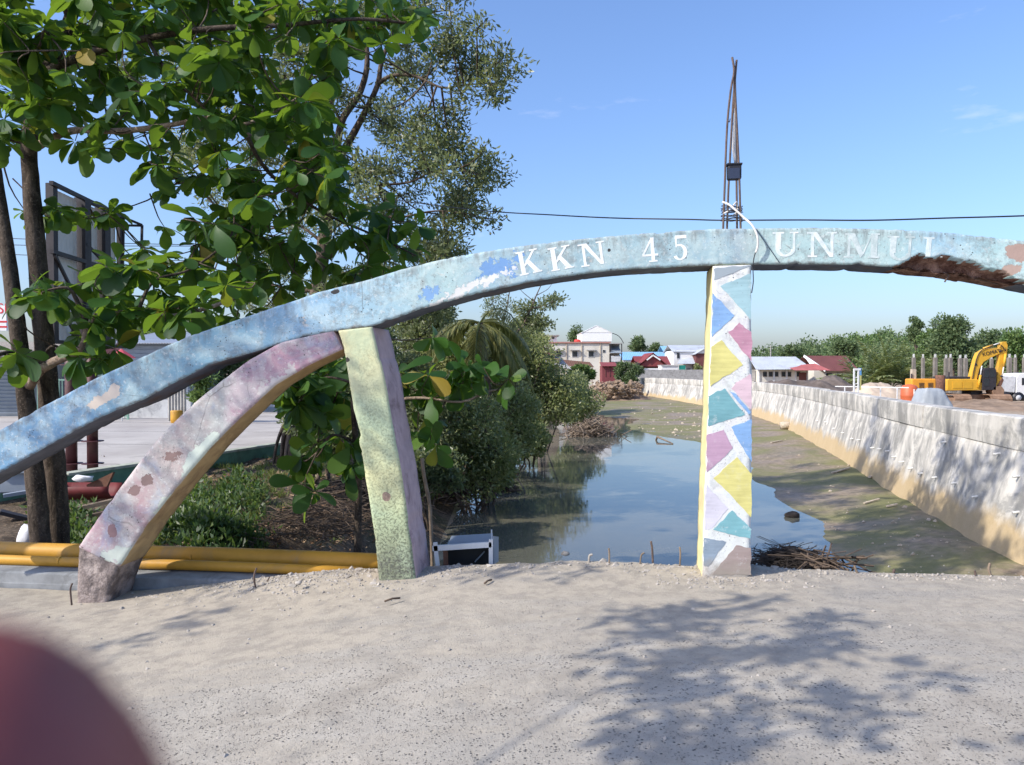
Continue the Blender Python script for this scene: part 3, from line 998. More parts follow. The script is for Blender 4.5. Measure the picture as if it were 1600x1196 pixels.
# rough concrete foot of the strut
k = Mat('bare_footing', 0.95, 0.15)
a = k.noise(8, 7, 0.7); b = k.noise(30, 4, 0.7)
c1 = k.mix(k.ramp(a, [(0.42, 0), (0.60, 1)]), (0.15, 0.125, 0.115), (0.36, 0.30, 0.275))
c1 = k.mix(k.ramp(k.noise(4, 5, 0.7), [(0.55, 0), (0.66, 0.8)]), c1, (0.45, 0.38, 0.34))
k.color(c1).bump(k.math('ADD', a, b), 0.9, 0.02)
M['footing'] = k.m
slab('foot', ([(119, 952), (120, 905), (123, 852)], [(164, 955), (172, 918), (186, 884)]), [M['footing']] * 3, 9.1, amp=0.010, label='bare grey concrete foot of the pink strut')
# yellow-green leaning leg
def leg_paint():
    k = Mat('weathered_yellow_green_paint', 0.88, 0.25)
    uv = k.uv(); v3 = k.map(uv, loc=(2.2, 7.7, 0))
    z = k.sep(uv)[1]
    mid = k.noise(3.2, 5, 0.6, vec=v3); fine = k.noise(40, 4, 0.7, vec=v3)
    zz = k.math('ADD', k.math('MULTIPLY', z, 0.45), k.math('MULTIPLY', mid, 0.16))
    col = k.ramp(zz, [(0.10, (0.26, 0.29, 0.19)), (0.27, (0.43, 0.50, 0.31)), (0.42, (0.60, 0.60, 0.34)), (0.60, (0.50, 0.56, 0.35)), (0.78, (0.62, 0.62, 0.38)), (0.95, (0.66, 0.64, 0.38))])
    col = k.mix(k.ramp(k.noise(2.1, 5, 0.6, vec=v3, dist=0.6), [(0.48, 0), (0.62, 0.6)]), col, (0.42, 0.52, 0.36))
    zr = k.ramp(k.math('MULTIPLY', z, 0.5), [(0.0, 1.0), (0.22, 0.55), (0.6, 0.35), (1.0, 0.2)])
    pr = k.math('MULTIPLY', k.ramp(k.noise(48, 8, 0.8, vec=v3), [(0.52, 0), (0.58, 1)]), k.ramp(k.math('ADD', zr, k.math('MULTIPLY', k.noise(4, 4, 0.6, vec=v3), 0.55)), [(0.46, 0), (1.0, 0.62)]))
    col = k.mix(pr, col, (0.11, 0.11, 0.085))
    sp1 = k.spot(uv, S(604, 776), (W_(7), W_(7)), k.noise(9, 4, 0.6, vec=v3), 0.15)
    col = k.mix(sp1, col, (0.30, 0.22, 0.175))
    sp2 = k.spot(uv, S(541, 562), (W_(6), W_(4)), k.noise(9, 4, 0.6, vec=v3), 0.3)
    col = k.mix(sp2, col, (0.10, 0.09, 0.07))
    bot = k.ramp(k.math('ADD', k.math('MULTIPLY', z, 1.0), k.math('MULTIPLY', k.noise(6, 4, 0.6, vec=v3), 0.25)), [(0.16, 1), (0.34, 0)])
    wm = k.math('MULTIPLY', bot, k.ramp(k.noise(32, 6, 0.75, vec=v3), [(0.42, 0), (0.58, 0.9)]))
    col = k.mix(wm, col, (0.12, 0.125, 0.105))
    k.color(col)
    k.bump(k.math('SUBTRACT', k.math('ADD', mid, k.math('MULTIPLY', fine, 0.5)), pr), 0.7, 0.012)
    return k.m
M['leg_yellow'] = leg_paint()
M['leg_side'] = plain('mauve_leg_side', (0.46, 0.35, 0.365), 0.9, 0.2, 0.2, 5, 0.35, dirt=(0.15, 0.10, 0.11))
leg_L = [(594, 925), (588, 870), (584, 830), (573, 762), (566, 715), (560, 690), (563, 680), (552, 640), (544, 590), (537, 545), (528, 517)]
leg_R = [(652, 922), (645, 870), (640, 825), (631, 765), (624, 722), (617, 685), (611, 650), (604, 608), (597, 575), (588, 540), (581, 511)]
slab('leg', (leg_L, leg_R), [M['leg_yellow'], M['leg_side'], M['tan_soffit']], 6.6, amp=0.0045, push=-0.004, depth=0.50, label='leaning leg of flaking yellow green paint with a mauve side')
# the same members on the far right half, mirrored about the post, carry the arch beyond the picture
def mirrored(src, name):
    o = bpy.data.objects.new(name, src.data)
    COL.objects.link(o)
    o.parent = arch
    return o

# post with the painted zigzag
M['post_white'] = arch_paint('chipped_white_paint', [(0.0, (0.70, 0.70, 0.68)), (1.0, (0.72, 0.72, 0.70))], 5.5, False, (), 0.45)
M['post_side'] = plain('cream_yellow_paint', (0.70, 0.63, 0.33), 0.85, 0.25, 0.12, 6, 0.3, dirt=(0.55, 0.46, 0.28))
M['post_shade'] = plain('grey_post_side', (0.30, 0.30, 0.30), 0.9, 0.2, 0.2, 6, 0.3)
post_L = [(1097, 908), (1098, 870), (1100, 800), (1102, 740), (1105, 680), (1107, 620), (1110, 540), (1112, 480), (1114, 416)]
post_R = [(1172, 908), (1174, 860), (1174, 740), (1175, 680), (1175, 600), (1174, 520), (1174, 470), (1174, 414)]
slab('post', (post_L, post_R), [M['post_white'], M['post_shade'], M['post_side']], 2.3, amp=0.0022, push=-0.002, label='upright post painted with coloured triangles and white zigzag')

def patch_paint(name, c, seed, wear=0.5):
    k = Mat(name, 0.82, 0.28)
    v = k.map(k.coord(), loc=(seed, seed, seed))
    n1 = k.noise(3.0, 5, 0.6, vec=v); n2 = k.noise(14, 7, 0.72, vec=v); n3 = k.noise(45, 4, 0.7, vec=v)
    col = k.mix(k.ramp(n1, [(0.35, 0), (0.65, 1)]), tuple(x * 0.85 for x in c), tuple(min(1, x * 1.12) for x in c))
    col = k.mix(k.ramp(n2, [(0.57, 0), (0.66, wear)]), col, (0.62, 0.63, 0.61))
    col = k.mix(k.ramp(n3, [(0.63, 0), (0.70, wear)]), col, (0.12, 0.12, 0.12))
    br = k.noise(9, 5, 0.65, vec=k.map(v, scale=(0.5, 0.5, 5.0)))
    col = k.mix(k.ramp(br, [(0.40, 0), (0.62, 0.30)]), col, tuple(min(1, x * 1.35 + .06) for x in c))
    col = foot_dust(k, col)
    k.color(col).bump(k.math('ADD', n1, k.math('MULTIPLY', n2, 0.6)), 0.5, 0.01)
    return k.m
M['p_teal'] = patch_paint('teal_patch', (0.17, 0.37, 0.40), 1)
M['p_teal_pale'] = patch_paint('pale_teal_patch', (0.30, 0.46, 0.49), 2, 0.6)
M['p_blue'] = patch_paint('blue_patch', (0.22, 0.38, 0.62), 3, 0.6)
M['p_rose'] = patch_paint('rose_patch', (0.50, 0.26, 0.34), 4, 0.3)
M['p_mauve'] = patch_paint('mauve_patch', (0.42, 0.27, 0.36), 5, 0.4)
M['p_pink'] = patch_paint('pale_pink_patch', (0.62, 0.46, 0.50), 6, 0.4)
M['p_yellow'] = patch_paint('yellow_patch', (0.60, 0.55, 0.20), 7, 0.15)
M['p_lilac'] = patch_paint('pale_lilac_patch', (0.56, 0.54, 0.60), 8, 0.4)
M['p_slate'] = patch_paint('slate_patch', (0.22, 0.28, 0.34), 9, 0.7)
M['p_brown'] = patch_paint('dusty_brown_patch', (0.30, 0.24, 0.22), 10, 0.6)
M['p_top'] = arch_paint('mouldy_blue_head', [(0.0, (0.38, 0.45, 0.50)), (1.0, (0.38, 0.45, 0.50))], 12.5, False, (), 0.75)

def inset_sheet(name, poly_px, mat, push, parent, thick=0.003, wob=0.0, n=10):
    """a coat of paint: thin raised sheet whose outline follows pixels of the front plane"""
    pts = []
    m = len(poly_px)
    for i in range(m):
        a = on_arch(*poly_px[i]); b = on_arch(*poly_px[(i + 1) % m])
        for j in range(n):
            t = j / n
            s = lerp(a[0], b[0], t); z = lerp(a[1], b[1], t)
            if wob:
                s += wob * fbm(s * 24, z * 24, 1.5, 3); z += wob * fbm(s * 24, z * 24, 8.5, 3)
            pts.append((s, z))
    mb = MB()
    ar = sum(pts[i][0] * pts[(i + 1) % len(pts)][1] - pts[(i + 1) % len(pts)][0] * pts[i][1] for i in range(len(pts)))
    if ar < 0: pts.reverse()
    mb.prism([arch_pt(s, z, push) for s, z in pts], A_N * thick)
    o = mb.build(name, mat, parent)
    return o

PF = -0.0046
for poly, mt in [
    ([(1116, 420), (1173, 415), (1172, 416), (1116, 438)], 'p_top'),
    ([(1126, 447), (1173, 427), (1173, 500)], 'p_teal_pale'),
    ([(1113, 458), (1147, 493), (1112, 527)], 'p_blue'),
    ([(1155, 505), (1174, 521), (1174, 565), (1138, 520)], 'p_rose'),
    ([(1127, 532), (1161, 571), (1109, 604), (1111, 543)], 'p_yellow'),
    ([(1150, 598), (1174, 584), (1174, 640), (1143, 607)], 'p_pink'),
    ([(1132, 607), (1164, 648), (1106, 667), (1107, 620)], 'p_teal'),
    ([(1142, 668), (1174, 655), (1174, 722), (1150, 684)], 'p_blue'),
    ([(1104, 679), (1131, 672), (1145, 701), (1104, 738)], 'p_mauve'),
    ([(1152, 714), (1174, 742), (1174, 808), (1115, 747)], 'p_yellow'),
    ([(1103, 757), (1137, 795), (1112, 827), (1101, 827)], 'p_lilac'),
    ([(1143, 798), (1174, 827), (1173, 842), (1115, 828)], 'p_teal'),
    ([(1100, 840), (1135, 847), (1107, 885), (1099, 885)], 'p_slate'),
    ([(1151, 852), (1173, 857), (1173, 898), (1112, 898), (1120, 888)], 'p_brown'),
]:
    inset_sheet('painted_patch', poly, M[mt], PF, arch, wob=0.008)
# white shade between the pink and blue at mid post
inset_sheet('painted_patch', [(1150, 616), (1173, 644), (1170, 648), (1140, 612)], M['p_blue'], PF - 0.003, arch, wob=0.004)

# ---- lettering: seriffed capitals drawn as polygons on a 100 x 140 field
def bar(x0, y0, x1, y1): return [(x0, y0), (x1, y0), (x1, y1), (x0, y1)]
def serif(cx, y, w=44, up=True, t=9):
    return bar(cx - w / 2, y, cx + w / 2, y + t) if up else bar(cx - w / 2, y - t, cx + w / 2, y)
def arc(cx, cy, rx, ry, a0, a1, wi, wo=None, n=14):
    o = []; i_ = []
    for q in range(n + 1):
        a = math.radians(lerp(a0, a1, q / n))
        o.append((cx + rx * math.cos(a), cy + ry * math.sin(a)))
        i_.append((cx + (rx - wi) * math.cos(a), cy + (ry - (wo or wi)) * math.sin(a)))
    return o + i_[::-1]
GLYPH = {
    'K': [bar(16, 0, 38, 140), serif(27, 0), serif(27, 140, up=False), [(38, 62), (84, 131), (98, 131), (52, 62), (38, 46)], [(44, 78), (58, 92), (108, 9), (80, 9)], serif(92, 140, 40, False), serif(94, 0, 46)],
    'N': [bar(14, 0, 26, 140), serif(20, 0, 36), serif(12, 140, 30, False), [(14, 140), (36, 140), (100, 0), (86, 0)], bar(88, 0, 100, 140), serif(94, 140, 36, False)],
    '4': [bar(56, 0, 76, 140), serif(66, 0, 50), bar(4, 34, 96, 46), [(4, 46), (18, 46), (66, 128), (60, 140)]],
    '5': [bar(20, 74, 30, 138), bar(20, 122, 88, 140), arc(44, 46, 44, 46, -150, 112, 21, 12)],
    'U': [[(14, 134), (36, 134), (36, 44), (14, 44)], serif(25, 140, 44, False), bar(80, 44, 90, 134), serif(85, 140, 34, False), arc(52, 44, 38, 44, 180, 360, 16, 14)],
    'M': [bar(10, 0, 20, 140), serif(15, 0, 34), serif(14, 140, 26, False), [(10, 140), (34, 140), (64, 30), (56, 0)], [(56, 0), (66, 24), (98, 140), (90, 140)], bar(90, 0, 112, 140), serif(101, 0, 40), serif(104, 140, 30, False)],
    'L': [bar(22, 0, 44, 140), serif(33, 140, 46, False), bar(12, 0, 92, 10), [(80, 10), (92, 10), (96, 42), (88, 42)]],
}
def letter_mat(name, wear):
    k = Mat(name, 0.85, 0.25)
    n = k.noise(13, 7, 0.72); n2 = k.noise(30, 5, 0.7)
    col = k.mix(k.ramp(n, [(0.5 - wear * 0.14, 0), (0.6, wear)]), (0.82, 0.83, 0.82) if wear < .9 else (0.66, 0.72, 0.70), (0.44, 0.53, 0.52))
    col = k.mix(k.ramp(n2, [(0.62, 0), (0.7, 0.6)]), col, (0.30, 0.33, 0.33))
    k.color(col).bump(n, 0.3, 0.008)
    return k.m
M['letter'] = letter_mat('white_lettering', 0.35)
def _faint():
    k = Mat('faded_white_lettering', 0.85, 0.25)
    n = k.noise(13, 7, 0.72)
    k.color(k.mix(k.ramp(n, [(0.40, 0), (0.58, 1)]), (0.76, 0.79, 0.78), (0.56, 0.64, 0.63)))
    return k.m
M['letter_faint'] = _faint()
M['letter_ghost'] = letter_mat('ghost_lettering', 1.0)
M['letter_ghost'].node_tree.nodes['Principled BSDF'].inputs['Roughness'].default_value = 0.9

def letter(ch, px, py, w_px, h_px, mat, slope, clip=None):
    """px, py: lower left corner of the letter; slope: rise of its base line"""
    s0, z0 = on_arch(px, py)
    kx = w_px / F_PX * 5.95 / 104.0; kz = h_px / F_PX * 5.95 / 140.0
    ca, sa = math.cos(slope), math.sin(slope)
    mb = MB()
    for q, poly in enumerate(GLYPH[ch]):
        pts = []
        m = len(poly)
        for i in range(m):
            (x0, y0), (x1, y1) = poly[i], poly[(i + 1) % m]
            nn = max(1, int(math.dist((x0, y0), (x1, y1)) / 16))
            for j in range(nn):
                x = lerp(x0, x1, j / nn) + 1.6 * fbm(x0 * .1 + j * .3 + px, y0 * .1, 1, 2); y = lerp(y0, y1, j / nn) + 1.6 * fbm(y0 * .1 + j * .3, px, 5, 2)
                if clip: y = max(y, clip)
                pts.append((s0 + (x * kx) * ca - (y * kz) * sa, z0 + (x * kx) * sa + (y * kz) * ca))
        ar = sum(pts[i][0] * pts[(i + 1) % len(pts)][1] - pts[(i + 1) % len(pts)][0] * pts[i][1] for i in range(len(pts)))
        if ar < 0: pts.reverse()
        mb.prism([arch_pt(s, z, face_d(s, z) - 0.0013 - 0.0002 * q) for s, z in pts], A_N * 0.0008)
    o = mb.build('letter', mat, arch)
    o["label"] = "white painted letter " + ch
    return o
for ch, px, py, w, h, mt, sl, clip in [
    ('K', 811, 432, 34, 38, 'letter', 0.20, None), ('K', 860, 425, 34, 37, 'letter', 0.17, None), ('N', 908, 418, 38, 36, 'letter', 0.14, None),
    ('4', 1003, 411, 28, 38, 'letter', 0.07, None), ('5', 1051, 408, 27, 39, 'letter', 0.05, None),
    ('U', 1206, 402, 40, 38, 'letter_faint', 0.0, None), ('N', 1261, 402, 40, 38, 'letter_faint', -0.015, None), ('M', 1319, 403, 44, 37, 'letter_ghost', -0.03, None),
    ('U', 1383, 407, 42, 37, 'letter_ghost', -0.05, None), ('L', 1437, 412, 34, 40, 'letter_faint', -0.07, 38)]:
    letter(ch, px, py, w, h, M[mt], sl, clip)

# ---- bars of reinforcement standing on the post, with the lamp and the cables
bars = thing('rebar_spire', 'tall spire of four rusty reinforcing bars rising from the arch top', 'spire', arch_pt(0, 2.7, 0.15))
def bar_path(pxs, d):
    out = []
    for px, py in pxs:
        s, z = on_arch(px, py)
        out.append(arch_pt(s, z, d))
    return smooth_curve(out, 5)
for pth, d0, d1 in [([(1129, 362), (1132, 300), (1136, 200), (1142, 140), (1147, 112), (1144, 90)], 0.06, 0.16),
                    ([(1135, 362), (1138, 300), (1141, 240), (1145, 170), (1148, 130), (1151, 94)], 0.24, 0.18),
                    ([(1152, 362), (1151, 300), (1150, 230), (1147.5, 160), (1147, 120)], 0.24, 0.17),
                    ([(1158, 362), (1155.5, 290), (1152.5, 220), (1149, 150), (1148, 104)], 0.06, 0.16)]:
    p3 = []
    for i, (px, py) in enumerate(pth):
        d = lerp(d0, d1, i / (len(pth) - 1))
        s, z = on_arch(px, py, d)
        p3.append(arch_pt(s, z, d))
    p3[0].z -= 0.12
    MB().tube(smooth_curve(p3, 5), 0.0085, 6).build('bar', M['rebar'], bars, True)
# stub bits and tie wire
def px3(px, py, d):
    s, z = on_arch(px, py, d)
    return arch_pt(s, z, d)
mb = MB()
for q in range(9):
    y = 322 + q * 2.9 + random.uniform(-1, 1)
    loop = []
    for a in range(13):
        an = a / 12 * 2 * math.pi
        loop.append(px3(1143.5 + 16.5 * math.cos(an) + random.uniform(-1, 1), y + random.uniform(-1.6, 1.6), 0.15 + 0.11 * math.sin(an)))
    mb.tube(smooth_curve(loop, 2), 0.0028, 5)
mb.build('tie_wire', M['steel_dark'], bars, True)
MB().tube(smooth_curve([px3(1137, 188, .1), px3(1139.5, 191, .11), px3(1141, 186, .13)], 4), 0.0035, 5).build('wire_stub', M['rebar'], bars, True)
lamp = MB().box(px3(1147, 270, 0.12), (0.105, 0.07, 0.115), rz=-TH)
lamp_t = thing('floodlight', 'small black box lamp tied inside the rebar spire', 'lamp', px3(1147, 270, 0.12))
bevel(lamp.build('housing', M['black'], lamp_t), 0.012)
MB().box(px3(1147, 258, 0.118), (0.115, 0.078, 0.012), rz=-TH).build('visor', M['black'], lamp_t)
MB().box(px3(1147, 271, 0.078), (0.085, 0.006, 0.08), rz=-TH).build('lens', plain('dark_glass', (0.03, 0.035, 0.06), 0.12, 0.6, 0.1, 5, 0), lamp_t)
# strip of pale cloth rags
cl = thing('cloth_strip', 'thin pale cloth strip hanging in the rebar spire above the lamp', 'cloth', px3(1147, 240, .14))
cv = []; cf = []
for i, (x, y, w) in enumerate([(1148, 170, 1), (1147.5, 190, 2), (1147, 215, 4), (1146.5, 232, 5), (1148, 246, 4), (1149, 256, 2)]):
    cv += [px3(x - w / 2, y, .15), px3(x, y, .135), px3(x + w / 2, y, .155)]
    if i:
        b_ = i * 3
        cf += [(b_ - 3, b_ - 2, b_ + 1, b_), (b_ - 2, b_ - 1, b_ + 2, b_ + 1)]
o = build('cloth', cv, cf, M['cable_white'], cl, True)
so = o.modifiers.new("solid", 'SOLIDIFY'); so.thickness = 0.003
# white cable looping down the face of the arch
def cable(name, label, pts, r, mat, n=8):
    pts = smooth_curve(pts, 8)
    o = MB().tube(pts, r, n).build(name, mat, None, True, origin=pts[0])
    return tag(o, label, 'cable')
cable('white_cable', 'white cable curling down from the rebar spire over the arch face',
      [px3(1129, 316, .05), px3(1139, 320, .02), px3(1150, 329, .0), px3(1163, 341, -.02), px3(1175, 352, -.05), px3(1183, 368, -.06), px3(1184, 384, -.05), px3(1181, 395, -.04)], 0.0085, M['cable_white'])
cable('white_cable', 'short white cable wound crosswise between the spire bars',
      [px3(1131, 334, .05), px3(1141, 328, .06), px3(1151, 316, .1), px3(1152, 330, .12), px3(1144, 338, .1)], 0.006, M['cable_white'])
cable('black_cable_or_shadow', 'thin black lead hanging from the white cable beside the painted post',
      [px3(1181, 393, -.04), px3(1178, 404, -.03), px3(1176.5, 418, -.025), px3(1177, 440, -.03), px3(1174.5, 458, -.025)], 0.004, M['cable_or_shadow'])
cable('black_cable_or_shadow', 'shadow of the white cable slanting across the arch face, drawn as a thin black tube',
      [px3(1183, 360, -.03), px3(1200, 385, -.018), px3(1218, 411, -.018)], 0.0025, M['cable_or_shadow'])  # black tube drawn in for the shadow the white cable casts
# long overhead line
cable('overhead_wire', 'long thin black overhead wire running across behind the arch',
      [at_y(470, 288, 18.0), at_y(540, 300, 16), at_y(620, 313, 13.5), at_y(750, 329, 11), at_y(860, 336, 10), at_y(960, 341, 9.2), at_y(1070, 343, 8.6), at_y(1130, 344.5, 8.2), at_y(1250, 344, 7.9), at_y(1360, 344.5, 7.6),
       at_y(1480, 341, 7.5), at_y(1600, 337.5, 7.4), at_y(1900, 326, 7.2), at_y(2400, 305, 7.0)], 0.0075, M['cable_or_shadow'])
# hooked bar hanging from the break
MB().tube(smooth_curve([px3(1474, 426, .1), px3(1482, 431, .1), px3(1480, 434, .1), px3(1476, 441, .1)], 4), 0.006, 6).build('rebar_hook', M['rebar'], arch, True)
MB().tube(smooth_curve([px3(1490, 430, .16), px3(1530, 437, .16), px3(1560, 445, .16)], 4), 0.006, 6).build('bare_rebar', M['rebar'], arch, True)
# ------------------------------------------------------------------ retaining wall of the canal
WT = 0.74           # top of the wall
def wall_frame(y):
    x = interp(XR, y); x2 = interp(XR, y + 0.5)
    t = Vector((x2 - x, 0.5, 0)).normalized()
    return Vector((x, y, 0)), t, Vector((t.y, -t.x, 0))        # foot, along, outward (away from the canal)

cwall = thing('retaining_wall', 'long pale concrete retaining wall with dark water stains along the canal', 'wall', (9, 14, -2))
wys = graded(3.0, 45, 0.25, 1.06, None, 103)
wys[-1] = 103.0
prof = [(-0.55, -2.6), (-0.02, -1.9), (0.22, -0.9), (0.44, 0.02), (0.455, 0.14), (0.52, 0.16), (0.95, 0.16), (0.95, -2.4)]
V = []; F = []
NP = len(prof) + 10
for i, y in enumerate(wys):
    p, t, n = wall_frame(y)
    ring = []
    # battered face finely cut so that its surface can be uneven
    for j in range(11):
        u = j / 10
        o = lerp(-0.10, 0.47, u); z = lerp(-2.3, 0.14, u)
        o += 0.022 * fbm(y * 0.7, z * 1.5, 2, 4) + 0.008 * fbm(y * 4, z * 4, 5, 3)
        ring.append(p + n * o + Vector((0, 0, z)))
    for o, z in [(0.60, 0.16), (1.0, 0.16), (1.0, -2.4)]:
        ring.append(p + n * o + Vector((0, 0, z)))
    rn = len(ring)
    V += ring
    if i:
        for j in range(rn - 1):
            F.append(((i - 1) * rn + j, i * rn + j, i * rn + j + 1, (i - 1) * rn + j + 1))
F.append(tuple((len(wys) - 1) * rn + j for j in range(rn)))
build('wall_face', V, F, M['wall'], cwall, True)
# coping cast in lengths, each a little out of line with the next
y = 3.0; q = 0
while y < 102.5:
    L = min(4.2 if y < 40 else 9.0, 102.9 - y)
    dz = random.uniform(-0.022, 0.022); do = random.uniform(-0.015, 0.015)
    V = []; F = []
    NS = 10
    for i in range(NS + 1):
        yy = y + (L - 0.02) * i / NS
        p, t, n = wall_frame(yy)
        e = 0.004 * fbm(yy * 3, q, 1, 3)
        ring = [(0.445 + do, 0.145), (0.435 + do + e, 0.45), (0.45 + do + e, WT - 0.025), (0.475 + do, WT + e), (0.70, WT + 0.004 * fbm(yy * 2, 3, 1, 3)), (0.965, WT - 0.01), (0.985, 0.145)]
        V += [p + n * o + Vector((0, 0, z + dz * (z > 0.2))) for o, z in ring]
        if i:
            for j in range(7):
                j2 = (j + 1) % 7
                F.append(((i - 1) * 7 + j, i * 7 + j, i * 7 + j2, (i - 1) * 7 + j2))
    F.append(tuple(range(6, -1, -1))); F.append(tuple(NS * 7 + j for j in range(7)))
    build('coping', V, F, M['wall'], cwall)
    y += L; q += 1
# weep pipes
def weep(px, py, r=0.024, L=0.10):
    # march along the ray to the battered face
    rr = ray(px, py)
    for kk in range(900, 12000):
        k = kk / 100
        p = Vector((0, 0, EYE)) + rr * k
        f, t, n = wall_frame(p.y)
        u = (p.z + 2.3) / 2.44
        if p.x > f.x + n.x * lerp(-0.10, 0.47, u):
            break
    a = p - n * L
    a.z -= 0.03
    MB().tube([p + n * 0.1, a], [r, r], 8).build('weep_pipe', M['pvc'], cwall, True)
for px, py in [(1278, 657), (1291, 659), (1304, 669), (1318, 676), (1333, 685), (1343, 687), (1365, 699), (1376, 701), (1389, 704), (1399, 713), (1411, 721), (1425, 731), (1441, 739), (1463, 745), (1494, 754), (1527, 775),
               (1477, 690), (1561, 708), (1592, 743), (1592, 799)]:
    weep(px, py)
# rusty tie bar left standing in the face
def at_wall(px, py):
    rr = ray(px, py)
    k = 9.0
    while k < 130:
        p = Vector((0, 0, EYE)) + rr * k
        f, t, n = wall_frame(p.y)
        if p.x > f.x + n.x * lerp(-0.10, 0.47, (p.z + 2.3) / 2.44): return p, n
        k += 0.02
    return p, n
# end block where the wall stops, set at an angle
eb = thing('wall_end_block', 'tilted pale concrete block at the far end of the canal wall', 'block', (15.2, 104.5, -1.8))
MB().box((15.3, 104.6, -0.55), (1.5, 1.1, 2.6), rot=Matrix.Rotation(0.18, 3, 'Y') @ Matrix.Rotation(-0.1, 3, 'Z')).build('block', M['wall'], eb)

# ------------------------------------------------------------------ mud litter, clods and driftwood
def lumps(name, label, cat, pts, rs, mat, amp=0.45, sub=1, kind=None):
    mb = MB()
    for (x, y, z), r in zip(pts, rs):
        v, f = blob((x, y, z), (r, r * random.uniform(.7, 1.2), r * random.uniform(.5, .9)), sub, amp, 1.6, random.uniform(0, 50))
        mb.add(v, f)
    o = mb.build(name, mat, None, False)
    return tag(o, label, cat, kind=kind)
pts = []; rs = []
for _ in range(1500):
    px = random.gauss(962, 26); py = random.gauss(612, 7)
    if px > 1002 or px < 925 or py < 595 or py > 632: continue
    Y = random.uniform(84, 104)
    p = at_y(px, py, Y)
    pts.append(p); rs.append(0.10 + 0.32 * random.random() ** 2)
lumps('clay_rubble', 'heap of brown broken clay clods closing the far end of the canal', 'rubble', pts, rs, M['clod'], kind='stuff')
# the mound under it
hv = []; hf = []
nx, nyy = 40, 26
for j in range(nyy + 1):
    for i in range(nx + 1):
        x = lerp(5.0, 18.0, i / nx); yy = lerp(76, 112, j / nyy)
        u = min(i, nx - i) / (nx / 2); v = min(j, nyy - j) / (nyy / 2)
        h = sstep(0, 0.6, u) * sstep(0, 0.7, v)
        hv.append((x, yy, -2.05 + h * (1.35 + 0.75 * fbm(x * .35, yy * .35, 3, 5)) * sstep(72, 100, yy)))
for j in range(nyy):
    for i in range(nx):
        a = j * (nx + 1) + i
        hf.append((a, a + 1, a + nx + 2, a + nx + 1))
tag(build('clay_mound', hv, hf, M['clod'], smooth=True), 'brown clay mound blocking the far end of the canal', 'mound')

def twig_heap(name, label, centre, size, n, mat, r=0.012, seedz=0.0, lenr=(0.3, 0.9), flat=0.45, cat='brushwood', bits=None):
    t = thing(name, label, cat, centre)
    mb = MB()
    for _ in range(n):
        c = Vector(centre) + Vector((random.gauss(0, size[0] * .42), random.gauss(0, size[1] * .42), 0))
        hx = math.exp(-((c.x - centre[0]) / size[0]) ** 2 * 1.5)
        c.z = centre[2] + random.random() * size[2] * hx
        L = random.uniform(*lenr)
        a = random.uniform(0, math.pi)
        d = Vector((math.cos(a), math.sin(a) * .8, random.uniform(-flat, flat))) * L * .5
        b = Vector((random.uniform(-.12, .12), random.uniform(-.12, .12), random.uniform(-.03, .12))) * L
        mb.tube(smooth_curve([c - d, c + b, c + d], 3), [r * random.uniform(.5, 1.3)] * 7, 4, cap=False)
    mb.build('twigs', mat, t)["kind"] = 'stuff'
    return t
c = at_z(1236, 868, -0.85)
twig_heap('brushwood_heap', 'tangled heap of dark dead twigs beside the painted post', (c.x + .0, c.y, -1.0), (0.50, 0.45, 0.20), 900, M['twig_dark'], 0.0042, lenr=(0.15, 0.6))
c = at_z(1290, 886, -0.75)
twig_heap('brushwood_heap', 'thin scatter of pale dead sticks right of the dark twig heap', (c.x + 0.1, c.y, -0.75), (0.35, 0.3, 0.08), 30, M['twig'], 0.011)
c = at_z(925, 682, WATER_Z)
twig_heap('driftwood_heap', 'brown heap of driftwood and roots standing in the canal water', (c.x, c.y, WATER_Z), (1.5, 1.0, 0.75), 420, M['wood'], 0.022, lenr=(0.3, 1.1), flat=0.8)
c = at_z(917, 668, WATER_Z)
twig_heap('driftwood_heap', 'smaller spiky driftwood pile behind the brown heap in the canal', (c.x, c.y, WATER_Z), (0.9, 0.8, 1.0), 160, M['wood'], 0.02, lenr=(0.4, 1.1), flat=0.9)
c = at_z(705, 770, -1.6)
twig_heap('brushwood_heap', 'washed up dry branches on the left bank above the water', (c.x, c.y, -1.75), (0.9, 1.3, 0.55), 260, M['twig'], 0.014, lenr=(0.4, 1.2), flat=0.5)
c = at_z(780, 768, WATER_Z)
twig_heap('brushwood_heap', 'small snag of roots at the water edge under the bush', (c.x, c.y, WATER_Z), (0.55, 0.45, 0.3), 130, M['twig'], 0.014, lenr=(0.2, 0.7))
c = at_z(500, 830, -0.6)
twig_heap('brushwood_heap', 'dense dry brushwood behind the yellow pipes and leaning leg', (c.x, c.y, -0.62), (0.95, 1.1, 0.42), 620, M['twig'], 0.005, lenr=(0.2, 0.7), flat=0.5)
c = at_z(560, 780, -0.75)
twig_heap('brushwood_heap', 'shaded brushwood between the mangrove trunk and the leaning leg', (c.x, c.y, -0.85), (1.0, 1.3, 0.5), 420, M['twig_dark'], 0.007, lenr=(0.3, 1.0), flat=0.6)

# sunken tyre-like clod and a snag in the water
c = at_z(1238, 808, WATER_Z)
v, f = blob((c.x, c.y, c.z + 0.03), (0.17, 0.15, 0.10), 2, 0.5, 1.8, 3)
tag(build('mud_lump', v, f, M['twig_dark'], origin=c, smooth=True), 'dark lump of debris lying in the shallow water right of the post', 'lump')
c = at_z(1027, 688, WATER_Z)
mb = MB().tube([c + Vector((-.1, 0, -.1)), c + Vector((0, 0, .18)), c + Vector((.35, -2.2, .02))], [.05, .06, .03], 6)
tag(mb.build('sunken_branch', M['wood'], None, True, origin=c), 'forked branch poking out of the calm canal water', 'branch')

